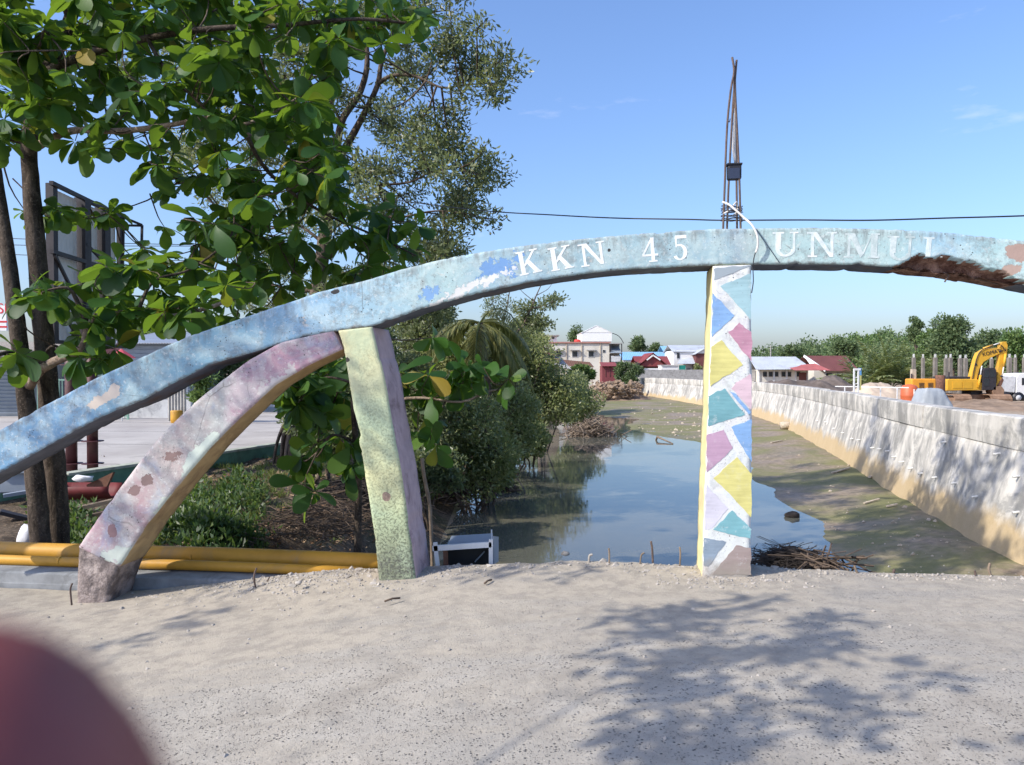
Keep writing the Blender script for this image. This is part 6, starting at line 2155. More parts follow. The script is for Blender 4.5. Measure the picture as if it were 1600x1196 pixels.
# ------------------------------------------------------------------ houses on the far side
def gable_roof(parent, x0, x1, y0, y1, ze, zr, mat, axis='x', over=.4, name='roof', n=24, th=.06):
    """ridge along axis; eaves at ze, ridge at zr"""
    if axis == 'x':
        ym = (y0 + y1) / 2
        k = (zr - ze) / (ym - y0)
        for s in (-1, 1):
            ye = (y0 - over) if s < 0 else (y1 + over)
            zz = ze - over * k
            q = ((x0 - over, ye, zz), (x1 + over, ye, zz), (x1 + over, ym, zr), (x0 - over, ym, zr))
            if s > 0: q = (q[1], q[0], q[3], q[2])
            add_corr(name, q, n, .03, mat, parent, th)
        return [((x, y0, ze), (x, y1, ze), (x, ym, zr)) for x in (x0, x1)]
    xm = (x0 + x1) / 2
    k = (zr - ze) / (xm - x0)
    for s in (-1, 1):
        xe = (x0 - over) if s < 0 else (x1 + over)
        zz = ze - over * k
        q = ((xe, y1 + over, zz), (xe, y0 - over, zz), (xm, y0 - over, zr), (xm, y1 + over, zr))
        if s > 0: q = (q[1], q[0], q[3], q[2])
        add_corr(name, q, n, .03, mat, parent, th)
    return [((x0, y, ze), (x1, y, ze), (xm, y, zr)) for y in (y0, y1)]

def house_box(t, x0, x1, y0, y1, z0, z1, mat, name='wall'):
    return MB().box(((x0 + x1) / 2, (y0 + y1) / 2, (z0 + z1) / 2), (x1 - x0, y1 - y0, z1 - z0)).build(name, mat, t)
def gable_fill(t, tris, mat, inset=.0):
    for tri in tris:
        a, b, c = map(Vector, tri)
        n = (b - a).cross(c - a).normalized()
        MB().prism([a - n * .05, b - n * .05, c - n * .05], n * .1).build('gable', mat, t)
def win(t, x, y, z, w, h, canopy=False, frame='white_dirty', name='window'):
    o = MB().box((x, y - .03, z), (w, .08, h)).build(name, M[frame], t)
    MB().box((x, y - .075, z), (w * .82, .03, h * .84)).build('pane', M['glass'], o)
    if canopy:
        MB().box((x, y - .3, z + h * .62), (w * 1.5, .6, .07), rot=Matrix.Rotation(.18, 3, 'X')).build('canopy', M['concrete'], t)

def X(px, Y): return (px - 800) / F_PX * Y
def Z(py, Y): return at_y(800, py, Y).z

# cream two-storey house
Y = 120.0
t = thing('cream_house', 'cream two storey house with white gabled upper block at the canal end', 'house', (X(900, Y), Y, -.9))
M['bright_white'] = plain('bright_white_wall', (0.82, 0.82, 0.80), .8, .2, .03, .5, .03)
house_box(t, X(843, Y), X(952, Y), Y, Y + 9, -1.2, Z(537, Y), M['cream'])
MB().box(((X(843, Y) + X(952, Y)) / 2, Y + 4.5, Z(535.5, Y)), (X(954, Y) - X(841, Y), 9.5, .22)).build('parapet', plain('pink_parapet', (.42, .22, .18), .8, .2, .1, 1, 0), t)
for px in (876, 900, 929):
    MB().box((X(px + 9, Y), Y - .06, Z(566, Y)), (.14, .14, 6)).build('pilaster', M['wood_pale'], t)
for px in (872.5, 898, 923.5):
    win(t, X(px, Y), Y, Z(553.5, Y), .95, 1.0, True)
win(t, X(943.5, Y), Y, Z(549, Y), .4, .45)
for px in (860, 890, 915):
    win(t, X(px, Y), Y, Z(585, Y), .9, 1.0)
xa, xb, yf = X(908.5, Y), X(955.5, Y), Y - .25
house_box(t, xa, xb, yf, Y + 8, Z(535, Y) + .1, Z(520, Y), M['bright_white'])
gable_fill(t, gable_roof(t, xa, xb, yf, Y + 8, Z(520, Y), Z(508.8, Y), M['bright_white'], 'y', .1), M['bright_white'])
# rooftop stair box and tank
o = house_box(t, X(850, Y), X(870.5, Y), Y + 1, Y + 4, Z(535, Y), Z(525, Y), M['bright_white'], 'stair_box')
MB().box((X(860.5, Y), Y + 2.4, Z(524, Y)), (2.8, 4, .15)).build('slab', M['concrete'], t)
for px in (856, 864.5):
    win(t, X(px, Y), Y + 1, Z(528, Y), .45, .35)
tk = MB().tube([(X(903, Y), Y + 1.2, Z(536, Y)), (X(903, Y), Y + 1.2, Z(531, Y)), (X(903, Y), Y + 1.2, Z(530, Y))], [.5, .5, .2], 14)
tank = thing('water_tank', 'small red water tank on the cream house roof', 'tank', (X(903, Y), Y + 1.2, Z(536, Y)))
tk.build('tank_body', plain('red_tank', (.55, .05, .04), .5, .3, .1, 2, 0), tank, True)
# recessed balcony block on the right
house_box(t, X(952, Y) + .02, X(971, Y), Y + 2.2, Y + 9, -1.2, Z(537, Y), M['concrete'], 'balcony_wall')
for py in (537, 552):
    MB().box((X(962, Y), Y + .9, Z(py, Y)), (1.95, 2.6, .15)).build('balcony_slab', M['concrete'], t)
add_corr('awning', ((X(953, Y), Y - .6, Z(552, Y)), (X(971, Y), Y - .6, Z(552, Y)), (X(969, Y), Y + 1.8, Z(541, Y)), (X(955, Y), Y + 1.8, Z(541, Y))), 8, .03, M['shutter'], t)
for px in (954, 971):
    MB().beam((X(px, Y), Y - .2, -1), (X(px, Y), Y - .2, Z(537, Y)), .14).build('balcony_post', M['steel_dark'], t)
for q in range(5):
    a = (X(956 + q * 3.6, Y), Y - .2, Z(521 + [0, 1.2, 2.6, 5, 9][q], Y)); 
    b = (X(956 + (q + 1) * 3.6, Y), Y - .2, Z(521 + [1.2, 2.6, 5, 9, 16][q], Y))
    MB().beam(a, b, .10).build('canopy_rib', M['steel_dark'], t)
MB().box((X(962, Y), Y - .25, Z(561, Y)), (1.5, .06, .9)).build('balcony_rail', M['white_dirty'], t)
# brown lean-to roof in front
l = thing('lean_to_roof', 'brown sloping lean-to roof below the cream house windows', 'roof', (X(903, 112), 112, -.9))
add_corr('sheet', ((X(880, 112), 110, Z(572, 112)), (X(926, 112), 110, Z(574, 112)), (X(924, 112), 114, Z(566, 112)), (X(880, 112), 114, Z(562, 112))), 14, .03, M['rust'], l)
for px in (882, 905, 924):
    MB().beam((X(px, 112), 111, -1), (X(px, 112), 111, Z(571, 112)), .1).build('prop', M['wood'], l)
# red shed
Y = 108
t = thing('red_shed', 'small red walled shed beside the clay heap', 'shed', (X(953, Y), Y, -.9))
house_box(t, X(941, Y), X(963, Y), Y, Y + 3, -1.2, Z(572, Y), plain('red_wall', (.20, .055, .06), .8, .25, .15, 1, 0))
add_corr('roof', ((X(939, Y), Y - .5, Z(572.5, Y)), (X(966, Y), Y - .5, Z(572.5, Y)), (X(966, Y), Y + 3.5, Z(566, Y)), (X(941, Y), Y + 3.5, Z(566, Y))), 12, .03, M['roof_red'], t)
for px in (946, 953, 959):
    MB().box((X(px, Y), Y - .03, Z(581, Y)), (.12, .06, 1.4)).build('stud', M['roof_dull'], t)
# shack on the left bank
Y = 60
t = thing('plank_shack', 'dark plank shack with sagging grey roof behind the left bushes', 'shack', (X(858, Y), Y, -.7))
house_box(t, X(842, Y), X(874, Y), Y, Y + 3, -1, Z(560, Y), M['wood'])
add_corr('roof', ((X(838, Y), Y - .5, Z(562, Y)), (X(893, Y), Y - .5, Z(578, Y)), (X(880, Y), Y + 3, Z(558, Y)), (X(842, Y), Y + 3, Z(545, Y))), 16, .04, M['concrete'], t)
add_corr('upper_roof', ((X(840, Y), Y + .5, Z(550, Y)), (X(872, Y), Y + .5, Z(556, Y)), (X(870, Y), Y + 3.5, Z(546, Y)), (X(845, Y), Y + 3.5, Z(540, Y))), 12, .04, M['roof_dull'], t)
# blue roofed house
Y = 140
t = thing('blue_roofed_house', 'long low house with a light blue roof left of centre', 'house', (X(1000, Y), Y, -.9))
house_box(t, X(974, Y), X(1040, Y), Y, Y + 8, -1.2, Z(563, Y), M['white_dirty'])
gable_roof(t, X(974, Y), X(1040, Y), Y, Y + 8, Z(562, Y), Z(549.5, Y), M['roof_blue'], 'x', .3)
Y = 150
t = thing('blue_roofed_house', 'higher house with pale blue roof behind the grey gabled house', 'house', (X(1050, Y), Y, -.9))
house_box(t, X(1040, Y), X(1065, Y), Y, Y + 8, -1.2, Z(551, Y), M['roof_blue'])
gable_roof(t, X(1040, Y), X(1065, Y), Y, Y + 8, Z(552, Y), Z(540, Y), M['roof_blue'], 'x', .3)
# red roofed house with small white-edged gable
Y = 125
t = thing('red_roofed_house', 'red roofed house with a white edged front gable', 'house', (X(1020, Y), Y, -.9))
house_box(t, X(996, Y), X(1048, Y), Y + 1, Y + 9, -1.2, Z(573, Y), M['cream'])
gable_roof(t, X(1000, Y), X(1048, Y), Y + 1, Y + 9, Z(573, Y), Z(556, Y), M['roof_red'], 'x', .4)
gable_roof(t, X(994, Y), X(1044, Y), Y - .6, Y + 7, Z(573, Y), Z(551.5, Y), M['roof_red'], 'y', .35, 'front_roof')
gable_fill(t, [((X(998, Y), Y - .5, Z(573, Y)), (X(1040, Y), Y - .5, Z(573, Y)), (X(1019, Y), Y - .5, Z(553, Y)))], M['roof_red'])
a, b, c = Vector((X(1009, Y), Y - .95, Z(563, Y))), Vector((X(1030, Y), Y - .95, Z(563, Y))), Vector((X(1018.5, Y), Y - .95, Z(555.5, Y)))
MB().beam(a, c, .08, .22).build('bargeboard', M['bright_white'], t); MB().beam(b, c, .08, .22).build('bargeboard', M['bright_white'], t)
MB().box((X(1020, Y), Y - .4, Z(577, Y)), (5.2, .5, .25)).build('eave', M['bright_white'], t)
for px in (1002, 1014, 1026):
    win(t, X(px, Y), Y + 1, Z(582, Y), .9, .8)
# white box wall
Y = 112
t = thing('white_hut', 'plain white flat roofed hut in front of the red roof', 'hut', (X(1046, Y), Y, -.9))
house_box(t, X(1033.5, Y), X(1059.5, Y), Y, Y + 2.5, -1.2, Z(571.5, Y), M['white'])
MB().box((X(1046.5, Y), Y + 1.2, Z(571, Y)), (2.6, 2.8, .1)).build('slab', M['white_dirty'], t)
# green hoarding
t = thing('green_board', 'small green board on posts beside the white hut', 'board', (X(1066, Y), Y, -.9))
MB().box((X(1066, Y), Y, Z(574.5, Y)), (.95, .06, .65)).build('board', plain('teal_board', (.02, .22, .17), .6, .3, .1, 2, 0), t)
for px in (1063, 1069):
    MB().beam((X(px, Y), Y + .06, -1), (X(px, Y), Y + .06, Z(572, Y)), .06).build('post', M['white_dirty'], t)
# pale two storey house
Y = 132
t = thing('white_house', 'white two storey house with pale grey roof just left of the post', 'house', (X(1078, Y), Y, -.9))
house_box(t, X(1053, Y), X(1112, Y), Y, Y + 8, -1.2, Z(548, Y), M['white'])
gable_roof(t, X(1053, Y), X(1112, Y), Y, Y + 8, Z(549, Y), Z(538.5, Y), M['roof_grey'], 'x', .3)
win(t, X(1059.5, Y), Y, Z(556, Y), .55, 1.1)
gable_fill(t, gable_roof(t, X(1082, Y), X(1106, Y), Y - 2.5, Y, Z(553, Y), Z(546, Y), M['roof_grey'], 'y', .3, 'porch_roof', 8), M['white'])
house_box(t, X(1082, Y), X(1106, Y), Y - 2.4, Y, -1.2, Z(553, Y), M['roof_dull'], 'porch')
add_corr('side_roof', ((X(1054, Y), Y - 2, Z(569, Y)), (X(1082, Y), Y - 2, Z(569, Y)), (X(1090, Y), Y, Z(556, Y)), (X(1062, Y), Y, Z(562, Y))), 12, .03, M['roof_grey'], t)
for px in (1075, 1086, 1098):
    win(t, X(px, Y), Y - 2.4 if px > 1082 else Y, Z(580, Y), .9, 1.0)
# grey roofed long house on the right
Y = 105
t = thing('grey_roofed_house', 'long low house with zinc roof right of the post', 'house', (X(1222, Y), Y, -.9))
house_box(t, X(1185, Y), X(1262, Y), Y, Y + 7, -1.2, Z(578, Y), M['cream'])
q = ((X(1178, Y), Y - 1, Z(578, Y)), (X(1266, Y), Y - 1, Z(577, Y)), (X(1258, Y), Y + 3.5, Z(557, Y)), (X(1181, Y), Y + 3.5, Z(557, Y)))
add_corr('roof', q, 34, .03, M['roof_grey'], t)
add_corr('roof', ((q[1][0], Y + 8, q[1][2]), (q[0][0], Y + 8, q[0][2]), q[3], q[2]), 34, .03, M['roof_grey'], t)
for px in (1195, 1204, 1213, 1224, 1233, 1247):
    win(t, X(px, Y), Y, Z(585, Y), .55, .7, frame='wood')
for px in (1186, 1209, 1229, 1243, 1261):
    MB().box((X(px, Y), Y - .08, Z(590, Y)), (.18, .18, 2.0)).build('pillar', M['white_dirty'], t)
MB().box((X(1254, Y), Y - .05, Z(591, Y)), (1.0, .08, 1.5)).build('door', M['roof_dull'], t)
add_corr('porch_roof', ((X(1233, Y), Y - 2.2, Z(579, Y)), (X(1288, Y), Y - 2.2, Z(579, Y)), (X(1276, Y), Y + .5, Z(568, Y)), (X(1230, Y), Y + .5, Z(573, Y))), 18, .03, plain('faded_red_roof', (.36, .11, .10), .6, .3, .25, .7, .1), t)
# maroon roofed house
Y = 110
t = thing('maroon_roofed_house', 'maroon roofed house with white gable edge left of the nipah palms', 'house', (X(1295, Y), Y, -.9))
house_box(t, X(1272, Y), X(1335, Y), Y, Y + 7, -1.2, Z(577, Y), M['cream'])
q = ((X(1284, Y), Y - 1.2, Z(580, Y)), (X(1338, Y), Y - 1.2, Z(580, Y)), (X(1338, Y), Y + 3.5, Z(555.5, Y)), (X(1270, Y), Y + 3.5, Z(555.5, Y)))
add_corr('roof', q, 26, .03, M['roof_dull'], t)
add_corr('roof', ((q[1][0], Y + 8, q[1][2]), (X(1262, Y), Y + 8, q[0][2]), q[3], q[2]), 26, .03, M['roof_dull'], t)
gable_fill(t, [((X(1284, Y), Y - 1.15, Z(580, Y)), (X(1272, Y), Y + 1, Z(573, Y)), (X(1271, Y), Y + 3.4, Z(556.5, Y)))], M['bright_white'])
MB().beam((X(1284, Y), Y - 1.3, Z(579.5, Y)), (X(1270, Y), Y + 3.4, Z(555.8, Y)), .1, .35).build('bargeboard', M['bright_white'], t)
for px in (1295, 1312):
    win(t, X(px, Y), Y, Z(588, Y), 1.0, .9)
# utility pole
Y = 140
for px, lab in ((1204, 'thin utility pole rising behind the zinc roofed house'),):
    t = thing('utility_pole', lab, 'pole', (X(px, Y), Y, -.9))
    MB().tube([(X(px, Y), Y, -1), (X(px, Y), Y, Z(540, Y))], .12, 8).build('pole_shaft', M['concrete'], t)
    MB().box((X(px, Y), Y, Z(543, Y)), (1.2, .1, .1)).build('crossarm', M['steel_dark'], t)
t = thing('garden_wall', 'low grey wall running in front of the far houses', 'wall', (X(1100, 104), 106, -.9))
MB().box((X(1090, 106), 106, Z(587, 106)), (X(1180, 106) - X(1000, 106), .2, 1.6)).build('wall_body', M['concrete'], t)

# ------------------------------------------------------------------ wooded hills
def hill_z(x, y):
    h = 0.0
    for cx, cy, hx, hy, hh in [(104, 235, 22, 50, 7.5), (126, 240, 16, 50, 4.5), (60, 300, 45, 50, 1), (168, 235, 20, 60, 9.5), (-150, 320, 130, 70, 2)]:
        h += hh * math.exp(-((x - cx) / hx) ** 2 - ((y - cy) / hy) ** 2)
    return -1.2 + h
hx = np.linspace(-320, 420, 75); hy = np.linspace(150, 420, 30)
V = []; F = []
for y in hy:
    for x in hx:
        V.append((x, y, hill_z(x, y) - (3 if y < 165 else 0)))
n = len(hx)
for j in range(len(hy) - 1):
    for i in range(n - 1):
        F.append((j * n + i, j * n + i + 1, (j + 1) * n + i + 1, (j + 1) * n + i))
tag(build('hills', V, F, M['soil'], smooth=True), kind='structure')
cl = []
for _ in range(620):
    y = random.uniform(168, 275)
    x = random.uniform(y * .28, y * .78)
    z = hill_z(x, y)
    if z < 0 and random.random() < .7: continue
    r = 1.2 + 2.4 * random.random() ** 1.6
    cl.append((Vector((x, y, z + r * random.uniform(.8, 1.5))), (r, r, r * 1.05), r * r / 9))
for _ in range(90):
    y = random.uniform(190, 260); x = random.uniform(-.1 * y, y * .3)
    r = random.uniform(2, 3.4)
    cl.append((Vector((x, y, hill_z(x, y) + r * random.uniform(.7, 1.3))), (r, r, r), r * r / 9))
random.shuffle(cl)
h3 = len(cl) // 3
tag(quads_obj('hill_forest', clump_leaves(cl[:h3], 260, .8, .5, hollow=.3), M['leaf_bright'], None, 'stuff'), 'lighter green crowns in the distant hill forest', 'forest')
tag(quads_obj('hill_forest', clump_leaves(cl[h3:], 260, .8, .5, hollow=.3), M['leaf_far'], None, 'stuff'), 'darker green crowns in the distant hill forest', 'forest')
G = 'trees among the far houses'
def far_tree(label, px, py, Y, rpx, rpy, leaves=2600, mat='leaf_far', ln=.5, wd=.26, n=14):
    round_tree('broadleaf_tree', label, px, py, Y, rpx, rpy, leaves, mat, -.9, ln, wd, n, G, .25)
far_tree('large dark broadleaf tree behind the concrete columns', 1490, 535, 105, 34, 40, 5200, n=20)
far_tree('bright broadleaf tree left of the large dark tree', 1455, 545, 112, 28, 34, 3200, 'leaf_bright')
far_tree('tall greyish tree rising between the palms and dark tree', 1432, 515, 130, 14, 22, 1800)
far_tree('broadleaf tree behind the excavator boom', 1545, 545, 118, 28, 26, 2600)
far_tree('broadleaf tree at the right edge behind the truck', 1590, 550, 110, 30, 30, 2800, 'leaf_bright')
far_tree('low tree behind the excavator cab', 1515, 570, 125, 30, 20, 2400)
far_tree('round tree behind the cream house roof', 898, 522, 150, 14, 14, 1500)
far_tree('broad tree between the cream and red roofed houses', 995, 540, 165, 20, 13, 2200)
far_tree('small tree left of the white house', 1022, 545, 170, 12, 9, 1200)
far_tree('scrubby tree left of the rooftop stair box', 838, 545, 90, 18, 26, 1800, 'leaf_bush', .35, .16)
far_tree('small shrub in front of the porch left of the post', 1092, 578, 108, 9, 12, 900, 'leaf_bush', .3, .14)
far_tree('tree on the slope behind the slender tree', 845, 560, 80, 22, 18, 1600, 'leaf_bush', .35, .16)
far_tree('scrub tree behind the maroon roofed house', 1318, 548, 135, 22, 16, 1800)
far_tree('scrub tree above the zinc roofed house', 1240, 552, 150, 28, 14, 1800)
# nipah palms
G2 = 'nipah palms beyond the wall'
for i, (px, py, Y, L, lab) in enumerate([(1345, 606, 92, 5.2, 'nipah palm clump nearest the maroon roof'), (1368, 606, 96, 6.4, 'tall nipah palm clump, second from the maroon roof'), (1392, 606, 94, 6.8, 'largest nipah palm clump at the middle'),
                                         (1412, 606, 98, 6.2, 'nipah palm clump left of the first concrete column'), (1380, 604, 102, 6.8, 'nipah palm clump standing behind the largest one'), (1425, 604, 104, 6.0, 'nipah palm clump behind the first concrete column')]):
    b = Vector((X(px, Y), Y, -1.0))
    palm('nipah_palm', lab, b, b + Vector((0, 0, .3)), 14, L * 1.08, 'frond_nipah', droop=.6, group=G2, lw=.42, elev=(.65, 1.5), leaflets=18, ll=1.35)
# ------------------------------------------------------------------ construction yard beyond the wall
M['machine_yellow'] = plain('machine_yellow', (0.66, 0.36, 0.03), .5, .4, .12, 1.2, .05, dirt=(.36, .22, .08))
M['machine_orange'] = plain('machine_orange', (0.70, 0.30, 0.03), .5, .4, .1, 1.5, .05)
M['track'] = plain('muddy_track', (0.27, 0.17, 0.11), .95, .15, .3, 2.5, .5)
M['tarp'] = plain('grey_tarpaulin', (0.33, 0.36, 0.38), .7, .3, .15, 1.5, .3)
M['orange_tank'] = plain('orange_plastic', (0.52, 0.12, 0.045), .5, .4, .1, 2, .05)
def X(px, Y): return (px - 800) / F_PX * Y
def Z(py, Y): return at_y(800, py, Y).z
# excavator: tracks towards the canal, upper body turned to the right
Y = 58.0
ex = thing('excavator', 'yellow tracked excavator with folded boom beyond the canal wall', 'excavator', (X(1535, Y), Y, -1.0))
gz = -1.0
def track(px0, px1, Yc):
    x0, x1 = X(px0, Yc), X(px1, Yc)
    w = x1 - x0; xc = (x0 + x1) / 2
    o = MB().box((xc, Yc + 1.8, gz + .42), (w * .62, 3.0, .5)).build('track_frame', M['track'], ex)
    pathp = []
    L = 3.6
    for i in range(40):
        u = i / 40
        per = 2 * (L - .8) + math.pi * .8
        s = u * per
        if s < L - .8: p = (Yc + .4 + s, gz + .02, 0)
        elif s < L - .8 + math.pi * .4:
            a = (s - (L - .8)) / .4; p = (Yc + L - .4 + .4 * math.sin(a), gz + .42 - .4 * math.cos(a), a)
        elif s < 2 * (L - .8) + math.pi * .4: p = (Yc + L - .4 - (s - (L - .8) - math.pi * .4), gz + .82, math.pi)
        else:
            a = (s - 2 * (L - .8) - math.pi * .4) / .4; p = (Yc + .4 - .4 * math.sin(a), gz + .42 + .4 * math.cos(a), math.pi + a)
        pathp.append(p)
    for y, z, a in pathp:
        MB().box((xc, y, z), (w, .21, .07), rot=Matrix.Rotation(a, 3, 'X')).build('track_shoe', M['track'], o)
track(1492, 1519, Y - .5); track(1549, 1582, Y - .8)
MB().box((X(1535, Y), Y + 1.3, gz + .55), (1.6, 1.6, .5)).build('undercarriage', M['track'], ex)
MB().cyl((X(1535, Y), Y + 1.3, gz + .8), .7, .28, 20).build('slew_ring', M['steel_dark'], ex)
zb = gz + 1.08
def pxz(px, py, yy): return Vector((X(px, yy), yy, Z(py, yy)))
body = MB().prism([pxz(1480, 611, Y), pxz(1480, 594, Y), pxz(1483, 592.5, Y), pxz(1528, 592.5, Y), pxz(1531, 598, Y), pxz(1558, 598, Y), pxz(1558, 610, Y)], Vector((0, 2.5, 0)))
bevel(body.build('house_body', M['machine_yellow'], ex), .06)
MB().box((X(1504, Y), Y + 1.25, Z(590.5, Y)), (1.9, 2.2, .16)).build('engine_hood', M['steel_dark'], ex)
for k_ in range(2):
    MB().box((X(1496 + 16 * k_, Y), Y - .012, Z(602, Y)), (.7, .03, .5)).build('side_panel', M['machine_yellow'], ex)
MB().cyl((X(1492, Y), Y + .8, Z(590, Y)), .06, .4, 10).build('exhaust', M['steel_dark'], ex)
cab = MB().prism([pxz(1535, 610, Y - .1), pxz(1536, 579, Y - .1), pxz(1540, 575, Y - .1), pxz(1555, 575, Y - .1), pxz(1557, 580, Y - .1), pxz(1557, 610, Y - .1)], Vector((0, 1.0, 0)))
cb_ = bevel(cab.build('cab', M['steel_dark'], ex), .03)
for a, b, c2, d in [((1538, 590), (1545, 590), (1545, 578), (1539, 578)), ((1547, 590), (1555, 590), (1554, 578), (1547, 578)), ((1538, 604), (1546, 604), (1546, 592), (1538, 592))]:
    MB().prism([pxz(*q, Y - .115) for q in (a, b, c2, d)], Vector((0, .02, 0))).build('window', M['glass'], cb_)
# boom, stick, cylinders
def plate(name, pts, yy, th, mat, par, bev=.03):
    return bevel(MB().prism([pxz(*p, yy) for p in pts], Vector((0, th, 0))).build(name, mat, par), bev)
bm_ = plate('boom', [(1515, 603), (1517, 590), (1524, 562), (1528, 552), (1538, 546), (1556, 543.5), (1562, 547), (1562, 553), (1547, 560), (1537, 566), (1531, 576), (1524, 603)], Y + .1, .45, M['machine_yellow'], ex)
text_mesh('KOMATSU', .40, M['black'], bm_, (X(1536, Y), Y + .07, Z(557, Y)), (math.pi / 2, -.22, 0), 'LEFT', 'lettering')
plate('stick', [(1561, 545), (1565, 534.5), (1572, 534), (1574.5, 540), (1573, 556), (1568, 585), (1563, 606), (1557.5, 606), (1559, 580), (1561, 560)], Y + .15, .38, M['machine_yellow'], ex)
def ram(a, b, yy, nm='ram'):
    a, b = pxz(*a, yy), pxz(*b, yy)
    m = a.lerp(b, .58)
    o = MB().tube([a, m], .085, 10).build(nm, M['machine_yellow'], ex, True)
    MB().tube([m, b], .045, 8).build('rod', M['pvc'], o, True)
ram((1536, 545), (1562, 536), Y + .3)
ram((1529, 606), (1534, 572), Y - .05); ram((1571, 553), (1566, 588), Y + .0)
ram((1526, 606), (1531, 574), Y + .62)
for dy_ in (.05, .5):
    MB().tube(smooth_curve([pxz(1519, 597, Y + dy_), pxz(1524, 568, Y + dy_), pxz(1531, 550, Y + dy_), pxz(1548, 541.5, Y + dy_), pxz(1562, 539, Y + dy_), pxz(1571, 548, Y + dy_)], 5), .03, 6).build('hose', M['black'], ex, True)
for p in ((1563, 549), (1525, 570), (1518, 600), (1566, 588)):
    c = pxz(*p, Y + .05)
    MB().tube([c, c + Vector((0, .6, 0))], .09, 12).build('pivot_pin', M['steel_dark'], ex, True)
plate('bucket_linkage', [(1558, 604), (1566, 590), (1569, 594), (1564, 606)], Y + .1, .45, M['rust'], ex)
bk = []
for i in range(9):
    a = -.3 + i / 8 * 2.9
    bk.append((1561 - 9 * math.cos(a) * .9, 606 + 10 * math.sin(a)))
plate('bucket', [(1553, 604), (1566, 604)] + [(1570, 610), (1569, 618), (1562, 623), (1554, 620), (1551, 612)], Y - .1, .9, M['track'], ex, .04)

# white truck at the right edge
Y = 66
tr = thing('white_truck', 'white dump truck cut by the right edge of the picture', 'truck', (X(1590, Y), Y, -1))
def tp(name, pts, th, mat, par=tr, dy=0): return bevel(MB().prism([pxz(p[0], p[1], Y + dy) for p in pts], Vector((0, th, 0))).build(name, mat, par), .05)
tp('tipper_body', [(1565, 612), (1563, 588), (1588, 588), (1586, 614)], 2.3, M['white_dirty'])
cbt = tp('cab', [(1588, 618), (1588, 592), (1592, 584), (1612, 583), (1622, 594), (1624, 618)], 2.2, M['white'])
MB().prism([pxz(*p, Y - .03) for p in [(1597, 602), (1597, 591), (1609, 590), (1615, 600)]], Vector((0, .03, 0))).build('window', M['glass'], cbt)
tp('chassis', [(1566, 622), (1566, 614), (1622, 617), (1622, 623)], 1.6, M['steel_dark'], dy=.3)
for px in (1573, 1592, 1614):
    c = pxz(px, 622, Y - .02)
    w_ = MB().tube([c, c + Vector((0, .35, 0))], .5, 18).build('wheel', M['black'], tr, True)
    MB().tube([c + Vector((0, -.02, 0)), c + Vector((0, .03, 0))], .24, 12).build('rim', M['white_dirty'], w_, True)

M['column'] = plain('bare_column_concrete', (0.20, 0.18, 0.155), .9, .15, .25, 1.5, .2)
# concrete columns of an unfinished building
G = 'columns of the unfinished building'
cols = [(1427.5, 594, 556, 80, 5.5), (1442, 592, 556, 84, 5), (1461, 592, 556, 80, 6.2), (1478, 593, 557, 82, 6), (1485, 590, 556, 80, 5.4), (1500, 590, 557, 86, 6), (1508.5, 590, 557, 82, 6), (1549, 580, 558, 84, 5), (1577, 590, 556, 80, 7), (1586, 590, 556, 92, 4.5), (1600, 590, 556, 84, 5)]
words = ['first', 'second', 'third', 'fourth', 'fifth', 'sixth', 'seventh', 'eighth', 'ninth', 'tenth', 'eleventh']
for i, (px, pb, ptop, Y, w) in enumerate(cols):
    t = thing('concrete_column', '%s bare concrete column from the left in the unfinished row' % words[i], 'column', (X(px, Y), Y, -1), G)
    ww = w * .82 / F_PX * Y
    bevel(MB().box((X(px, Y), Y, (Z(ptop + 3, Y) - 1.1) / 2), (ww, ww, Z(ptop + 3, Y) + 1.1)).build('shaft', M['column'], t), .015)
    for dx, dy in ((-.3, -.3), (.3, -.3), (.3, .3), (-.3, .3)):
        b = Vector((X(px, Y) + dx * ww * .6, Y + dy * ww * .6, Z(ptop + 3, Y) - .05))
        MB().tube([b, b + Vector((0, 0, .42))], .022, 5).build('starter_bar', M['white_dirty'], t)

# tank, generator, tarp, board, steel casing
Y = 45
t = thing('orange_tank', 'orange plastic water tank standing behind the wall', 'tank', (X(1421, Y), Y, -1))
c = Vector((X(1421, Y), Y, -1))
MB().tube([c + Vector((0, 0, z)) for z in (0, .05, .5, .55, .6, 1.1, 1.15, 1.2, 1.62, 1.75, 1.82)], [.44, .47, .47, .49, .47, .47, .49, .47, .46, .36, .1], 24).build('tank_body', M['orange_tank'], t, True)
MB().tube([c + Vector((.02, -.5, .2)), c + Vector((.02, -.5, 1.55))], .03, 8).build('gauge_pipe', M['pvc'], t, True)
Y = 54
t = thing('generator', 'orange yellow generator unit left of the excavator', 'generator', (X(1444, Y), Y, -1))
bevel(MB().box((X(1444, Y), Y + .5, Z(603, Y)), (38 / F_PX * Y, 1.0, 22 / F_PX * Y)).build('casing', M['machine_orange'], t), .08)
for px in (1440, 1454):
    for q in range(6):
        MB().box((X(px, Y), Y - .015, Z(599 + q * 2, Y)), (.36, .03, .04)).build('louvre', M['steel_dark'], t)
MB().cyl((X(1430, Y), Y + .5, Z(592, Y)), .05, .35, 8).build('exhaust', M['steel_dark'], t)
MB().box((X(1435, Y), Y + .7, Z(585, Y)), (.28, .3, .7)).build('cooler', M['wood_pale'], t)
MB().box((X(1444, Y), Y + .5, -.75), (1.5, .8, .5)).build('skid', M['steel_dark'], t)
Y = 56
t = thing('steel_casing', 'rusty steel pile casing upright beside the excavator', 'casing', (X(1469, Y), Y, -1))
MB().tube([(X(1469, Y), Y, -1), (X(1469, Y), Y, Z(587, Y)), (X(1469, Y), Y, Z(586.5, Y))], [.33, .33, .30], 18).build('casing_tube', M['rust'], t, True)
Y = 40
